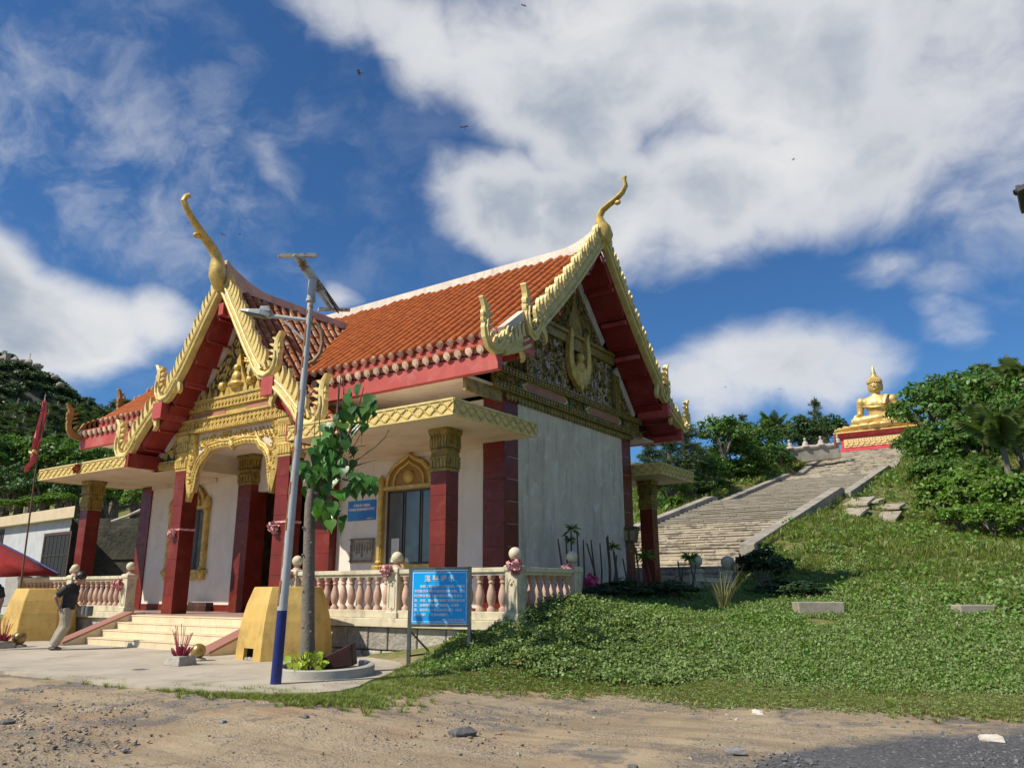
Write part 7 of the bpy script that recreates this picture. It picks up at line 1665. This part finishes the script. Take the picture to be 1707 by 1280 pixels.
# dry thin fringe of grass between track and creepers
n = 16000; x = rs_.uniform(.5, 15, n); y = edge_y(x)+rs_.normal(.05, .38, n)+.3*vnoise(x, edge_y(x)*0+x, .8, 41); k = ~blocked(x, y) & ((vnoise(x, y, .5, 42) > -.25) | (rs_.random(n) < .25)); x, y = x[k], y[k]; n = len(x); sc = rs_.uniform(.5, 1.1, n)
scatter('fringe_grass', np.stack([x, y, th_np(x, y)], 1), np.stack([0*sc, 0*sc, rs_.uniform(0, 6.3, n)], 1), np.stack([sc]*3, 1), rs_.choice(3, n, p=(.45, .4, .15)), [tuft('fringe_tuft', 63, 20, .055, F_DRY, .004, .9), tuft('fringe_tuft', 64, 20, .06, F_GRASS, .004, .9), clump('fringe_leaf', 65, 14, .10, .04, F_LAWN, .05, 1.2)])
# taller creeper bank piled against the balustrade
n = 2000; x = rs_.uniform(1.7, 5.5, n); y = rs_.uniform(-4.4, 1.5, n); k = (np.hypot((x-2.6)*.8, y+1.4) < 2.3) & ~blocked(x, y); x, y = x[k], y[k]; n = len(x)
bump_ = .32*np.exp(-((x-2.5)**2/1.2+(y+1.6)**2/3)); sc = rs_.uniform(.7, 1.3, n)
scatter('creeper_bank', np.stack([x, y, th_np(x, y)+bump_*rs_.random(n)], 1), np.stack([rs_.normal(0, .3, n), rs_.normal(0, .3, n), rs_.uniform(0, 6.3, n)], 1), np.stack([sc]*3, 1), rs_.integers(0, 4, n), GC[:4])
# grass along the broken forecourt edge and round the lamp foot
seg_ = [(onz(u, v, .1), w, d) for u, v, w, d in ((105, 1138, .2, 60), (160, 1143, .22, 110), (205, 1150, .2, 60), (330, 1160, .3, 120), (400, 1164, .35, 260), (455, 1163, .35, 320), (500, 1170, .35, 240), (560, 1168, .35, 160), (610, 1155, .35, 160), (650, 1140, .35, 200), (640, 1128, .25, 100))]
P_ = []
for c, w, d in seg_: q = rs_.normal(0, w, (d*3, 2)); P_.append(np.stack([c.x+q[:, 0]*1.3, c.y+q[:, 1]*.6], 1))
P_ = np.concatenate(P_); P_ = P_[~in_poly(P_[:, 0]-.05, P_[:, 1]+.08) | (rs_.random(len(P_)) < .05)]; n = len(P_); sc = rs_.uniform(.5, 1.1, n)
scatter('edge_grass', np.stack([P_[:, 0], P_[:, 1], th_np(P_[:, 0], P_[:, 1])], 1), np.stack([0*sc, 0*sc, rs_.uniform(0, 6.3, n)], 1), np.stack([sc]*3, 1), np.where(rs_.random(n) < .2, 1, 0), [tuft('edge_tuft', 61, 30, .085, F_GRASS, .004, .7), tuft('edge_tuft', 62, 24, .07, F_DRY, .004, .7)])
# gravel and clods on the track
GR = [rock_mesh('pebble', 70+k, GREYR) for k in range(3)]+[rock_mesh('pebble', 75+k, mat('tan_pebble', (.33, .27, .19), (.24, .19, .13), rough=.95, scale=20, rnd=.6)) for k in range(2)]+[rock_mesh('pebble', 79, WHITER)]
n = 46000; x, y = rs_.uniform(-9, 13, n), rs_.uniform(-13, -2.6, n); f = vnoise(x, y, 1.3, 33)+.6*vnoise(x, y, .45, 34); asp = np.interp(x, ax, ay)-y
k = (y < edge_y(x)+.5) & ~in_poly(x, y) & ((rs_.random(n) < np.clip(.10+.8*f+1.2*np.exp(-((x+1.2)/1.3)**2-((y+9.3)/.7)**2)+.9*np.exp(-((x-1.5)/2.2)**2-((y+10.6)/1.0)**2), .04, 1)) | ((asp > -.3) & (x > 4))); x, y, asp = x[k], y[k], asp[k]; n = len(x); sc = .005+.014*rs_.random(n)**3.5+.012*((rs_.random(n) < .03))
pk_ = np.where((asp > -.2) & (x > 4), rs_.integers(0, 3, n), np.where(rs_.random(n) < .4, rs_.integers(0, 3, n), np.where(rs_.random(n) < .03, 5, rs_.integers(3, 5, n))))
scatter('gravel', np.stack([x, y, th_np(x, y)+sc*.2], 1), rs_.uniform(0, 6.3, (n, 3))*np.array([.1, .1, 1]), np.stack([sc*1.3, sc, sc*.6], 1), pk_, GR)
for u, v, s, m, lab in ((1652, 1228, .11, WHITER, 'pale flat stone lying on the dark broken asphalt'), (1262, 1183, .09, WHITER, 'white and grey rock on the sandy track below the slope'), (1055, 1273, .05, GREYR, 'small black stone near the bottom edge of the track'), (860, 1140, .12, mat('brick_red', (.36, .12, .06), rough=.9), 'red brick fragment at the edge of the creepers'), (770, 1222, .13, GREYR, 'flat dark stone in the reddish dirt of the track'), (1225, 1250, .09, GREYR, 'dark ragged clod in the sandy track'), (508, 1208, .05, GREYR, 'dark pebble on the dirt below the lamp post'), (370, 1218, .05, GREYR, 'grey lump in the stony dirt left of the lamp post'), (10, 1215, .07, GREYR, 'grey stone at the left edge of the dirt track'), (1350, 1265, .06, GREYR, 'dark lump on the edge of the asphalt')):
    p = onz(u, v, .02); o = link('loose_stone', rock_mesh('loose_stone', int(u), m)); o.location = (p.x, p.y, th(p.x, p.y)+s*.2); o.scale = (s*1.2, s*.8, s*.45); o.rotation_euler = (0, 0, u); tag(o, lab, 'stone')
# ---- plants by the gable wall
def dracaena(u0, v0, u1, v1, x, label, heads, stems):
    b = onx(u0, v0, x); b.z = th(b.x, b.y)-.05; e = empty('spiky_plant', b, label, 'plant'); inv = Matrix.Translation(-b)
    for (u, v) in stems:
        t = onx(u, v, x+rv.uniform(-.15, .15)); q = Vector((b.x+rv.uniform(-.15, .15), b.y+(t.y-b.y)*.6, b.z)); mb = MB(); mb.tube([q, q.lerp(t, .5)+Vector((.03, .02, 0)), t], [.028, .024, .018], 6); o = mb.build('stem', TWIG, e, smooth=True); o.matrix_parent_inverse = inv
    for (u, v, r) in heads:
        c = onx(u, v, x); mb = MB()
        for i in range(26):
            a = i*2.4; el_ = rv.uniform(-.5, 1.1); d = Vector((math.cos(a)*math.cos(el_), math.sin(a)*math.cos(el_), math.sin(el_))); s = d.cross(Vector((0, 0, 1))).normalized()*.018; L = r*rv.uniform(.7, 1.1)
            mb.add([c-s, c+s, c+d*L*.6+s*.8, c+d*L-Vector((0, 0, .25*L)), c+d*L*.6-s*.8], [(0, 1, 2, 3, 4)])
        o = mb.build('leaf_rosette', F_LIGHT, e); o.matrix_parent_inverse = inv
dracaena(950, 960, 0, 0, .55, 'tall spiky plant with one leafy head against the grey gable wall', [(952, 882, .28), (950, 900, .2)], [(952, 885), (943, 892), (962, 888), (930, 898), (972, 900)])
dracaena(1010, 965, 0, 0, .6, 'row of bare brown stems before the grey gable wall', [], [(985, 900), (1000, 905), (1011, 895), (1013, 892), (1024, 920), (978, 905)])
dracaena(1025, 968, 0, 0, .75, 'short spiky plant with a drooping head before the far end of the gable wall', [(1022, 910, .24)], [(1022, 915), (1028, 925)])
dracaena(1050, 970, 0, 0, .8, 'thicket of bare stems under the wall lantern', [], [(1043, 908), (1048, 905), (1056, 902), (1060, 912), (1038, 930)])
dracaena(1078, 972, 0, 0, 1.1, 'grassy spiky plant beside the rear veranda column', [(1076, 925, .35)], [(1076, 930), (1070, 940)])
dracaena(1148, 968, 0, 0, 1.8, 'spiky plant with bare stems in front of the lowest stairs', [(1150, 930, .35)], [(1150, 935), (1130, 935), (1138, 945), (1160, 940)])
bush(1274, 948, 48, 42, 22, 'shrub', 'dark glossy shrub in shade right of the ball posts at the stair foot')
bush(1320, 985, 70, 22, 20.5, 'shrub', 'low dark creeping shrub in the shade right of the dark glossy one')
for a in ((1040, 985, 60, 22, 18.5), (1110, 985, 60, 20, 19), (1000, 990, 45, 16, 17.5)): bush(*a, 'shrub', 'low dark undergrowth in the temple shade behind the balustrade', 'undergrowth in the temple shade')
c = atd(1205, 1000, 17.6); c.z = th(c.x, c.y)
o = link('tall_grass', tuft('tall_grass', 91, 60, 1.1, F_DRY, .008, .55)); o.location = c; tag(o, 'tall pale grass clump in front of the ball posts', 'grass clump')
PINKC = mat('pink_cloth', (.50, .06, .16), (.40, .04, .12), rough=.7, bump=.3)
c = onx(986, 974, 1.1); me = rosette_mesh(9); me.materials.clear(); me.materials.append(PINKC); o = link('pink_cloth_flower', me); o.location = c; o.scale = (1.5, 1.7, 1.9)
tag(o, 'bright pink ruffled cloth flower behind the rear balustrade post', 'ornament')
# ---- dragonflies hovering in the sky
WING = mat('smoky_wing', (.10, .10, .11), rough=.4); DBODY = mat('dragonfly_body', (.03, .025, .02), rough=.5)
for i, (u, v, d, s) in enumerate(((598, 122, 7, .85), (773, 212, 7, .75), (372, 391, 9, .7), (400, 391, 11, .6), (873, 10, 8, .6), (1322, 266, 12, .7), (1300, 648, 12, .6), (1210, 645, 13, .6))):
    e = empty('dragonfly', atd(u, v, d), ['dragonfly hovering in the blue above the left finial', 'dragonfly at the edge of the big cloud', 'dragonfly just right of the left finial neck', 'tiny dragonfly right of the left finial', 'tiny dragonfly at the top of the sky', 'tiny dragonfly before the big white cloud at right', 'tiny dragonfly over the low cloud by the statue', 'tiny dragonfly over the low cloud beside the gable'][i], 'dragonfly', None, i*1.3+YAW)
    mb = MB(); mb.tube([(-.012, 0, 0), (0, 0, 0), (.02, 0, .0), (.06, 0, -.004)], [.004, .0055, .003, .002], 6); mb.build('body', DBODY, e, smooth=True)
    for sgn in (-1, 1):
        for x, a in ((-.004, -.1), (.008, .15)):
            mb = MB(); mb.prism([(x, 0), (x-.008, .02), (x-.004+a*.03, .052), (x+.006+a*.03, .05), (x+.006, .01)], lambda p_, q_, r_: (p_, q_*sgn, r_+q_*.12), -.0003, .0003); mb.build('wing', WING, e)
    e.scale = (s,)*3
# ---- corner of a neighbouring gate roof at the right edge
DKR = mat('dark_slate_roof', (.035, .035, .045), (.06, .055, .06), rough=.6)
gp = atd(1697, 323, 15); e = empty('gate_roof', gp, 'dark upturned roof corner of a gate entering at the right edge', 'gate'); 
GH = (gp-CAM); GH.z = 0; GH.normalize(); GR_ = Vector((GH.y, -GH.x, 0)); gx_ = lambda a, b, d=0: GR_*a*.75+Vector((0, 0, b*.62))+GH*d
mb = MB(); mb.prism([(-.03, .10), (.05, .11), (.1, .08), (.25, .12), (1.6, .2), (1.6, -.02), (.25, -.03), (.0, -.11), (-.02, .0)], lambda a, b, d: tuple(gx_(a, b, d)), -.25, .9); mb.build('eave', DKR, e)
mb = MB(); mb.prism([(-.10, .075), (.0, .12), (.03, .08), (.0, .04)], lambda a, b, d: tuple(gx_(a, b, d)), -.1, .1); mb.prism([(-.08, .03), (.0, .045), (.0, .0)], lambda a, b, d: tuple(gx_(a, b, d)), -.1, .1); mb.build('roof_spike', DKR, e)
mb = MB(); mb.prism([(.14, -.03), (.16, -.14), (.45, -.12), (1.6, -.1), (1.6, -.02)], lambda a, b, d: tuple(gx_(a, b, d)), .0, .6); mb.build('eave_bracket', DKR, e)
b = gp+RH*1.3+NH*.3; mb = MB(); mb.tube([gx_(1.3, -.05, .3), gx_(1.3, (-gp.z-.2)/.62, .3)], .15, 10); mb.build('gate_post', PILLAR, e)

# alike plants are told apart by their order from the left
ORD = ['leftmost', 'second', 'third', 'fourth', 'fifth', 'sixth', 'seventh', 'eighth', 'ninth', 'tenth', 'eleventh', 'twelfth']
by = {}
for o in COL.objects:
    if o.parent is None and o.get('group') and o.get('category') in ('bush', 'tree', 'boulder', 'slab', 'dragonfly'): by.setdefault((o['group'], o['label']), []).append(o)
for (g, lab), lst in by.items():
    if 1 < len(lst) <= 12:
        def uu(o): w = o.location-CAM; return w.dot(CR)/w.dot(CF)
        lst.sort(key=uu)
        for i, o in enumerate(lst): o['label'] = (' '.join(lab.split()[:11]) if len(lab.split()) > 11 else lab)+', '+(ORD[i]+' of '+str(len(lst)) if i == 0 else 'rightmost' if i == len(lst)-1 else ORD[i]+' from the left')
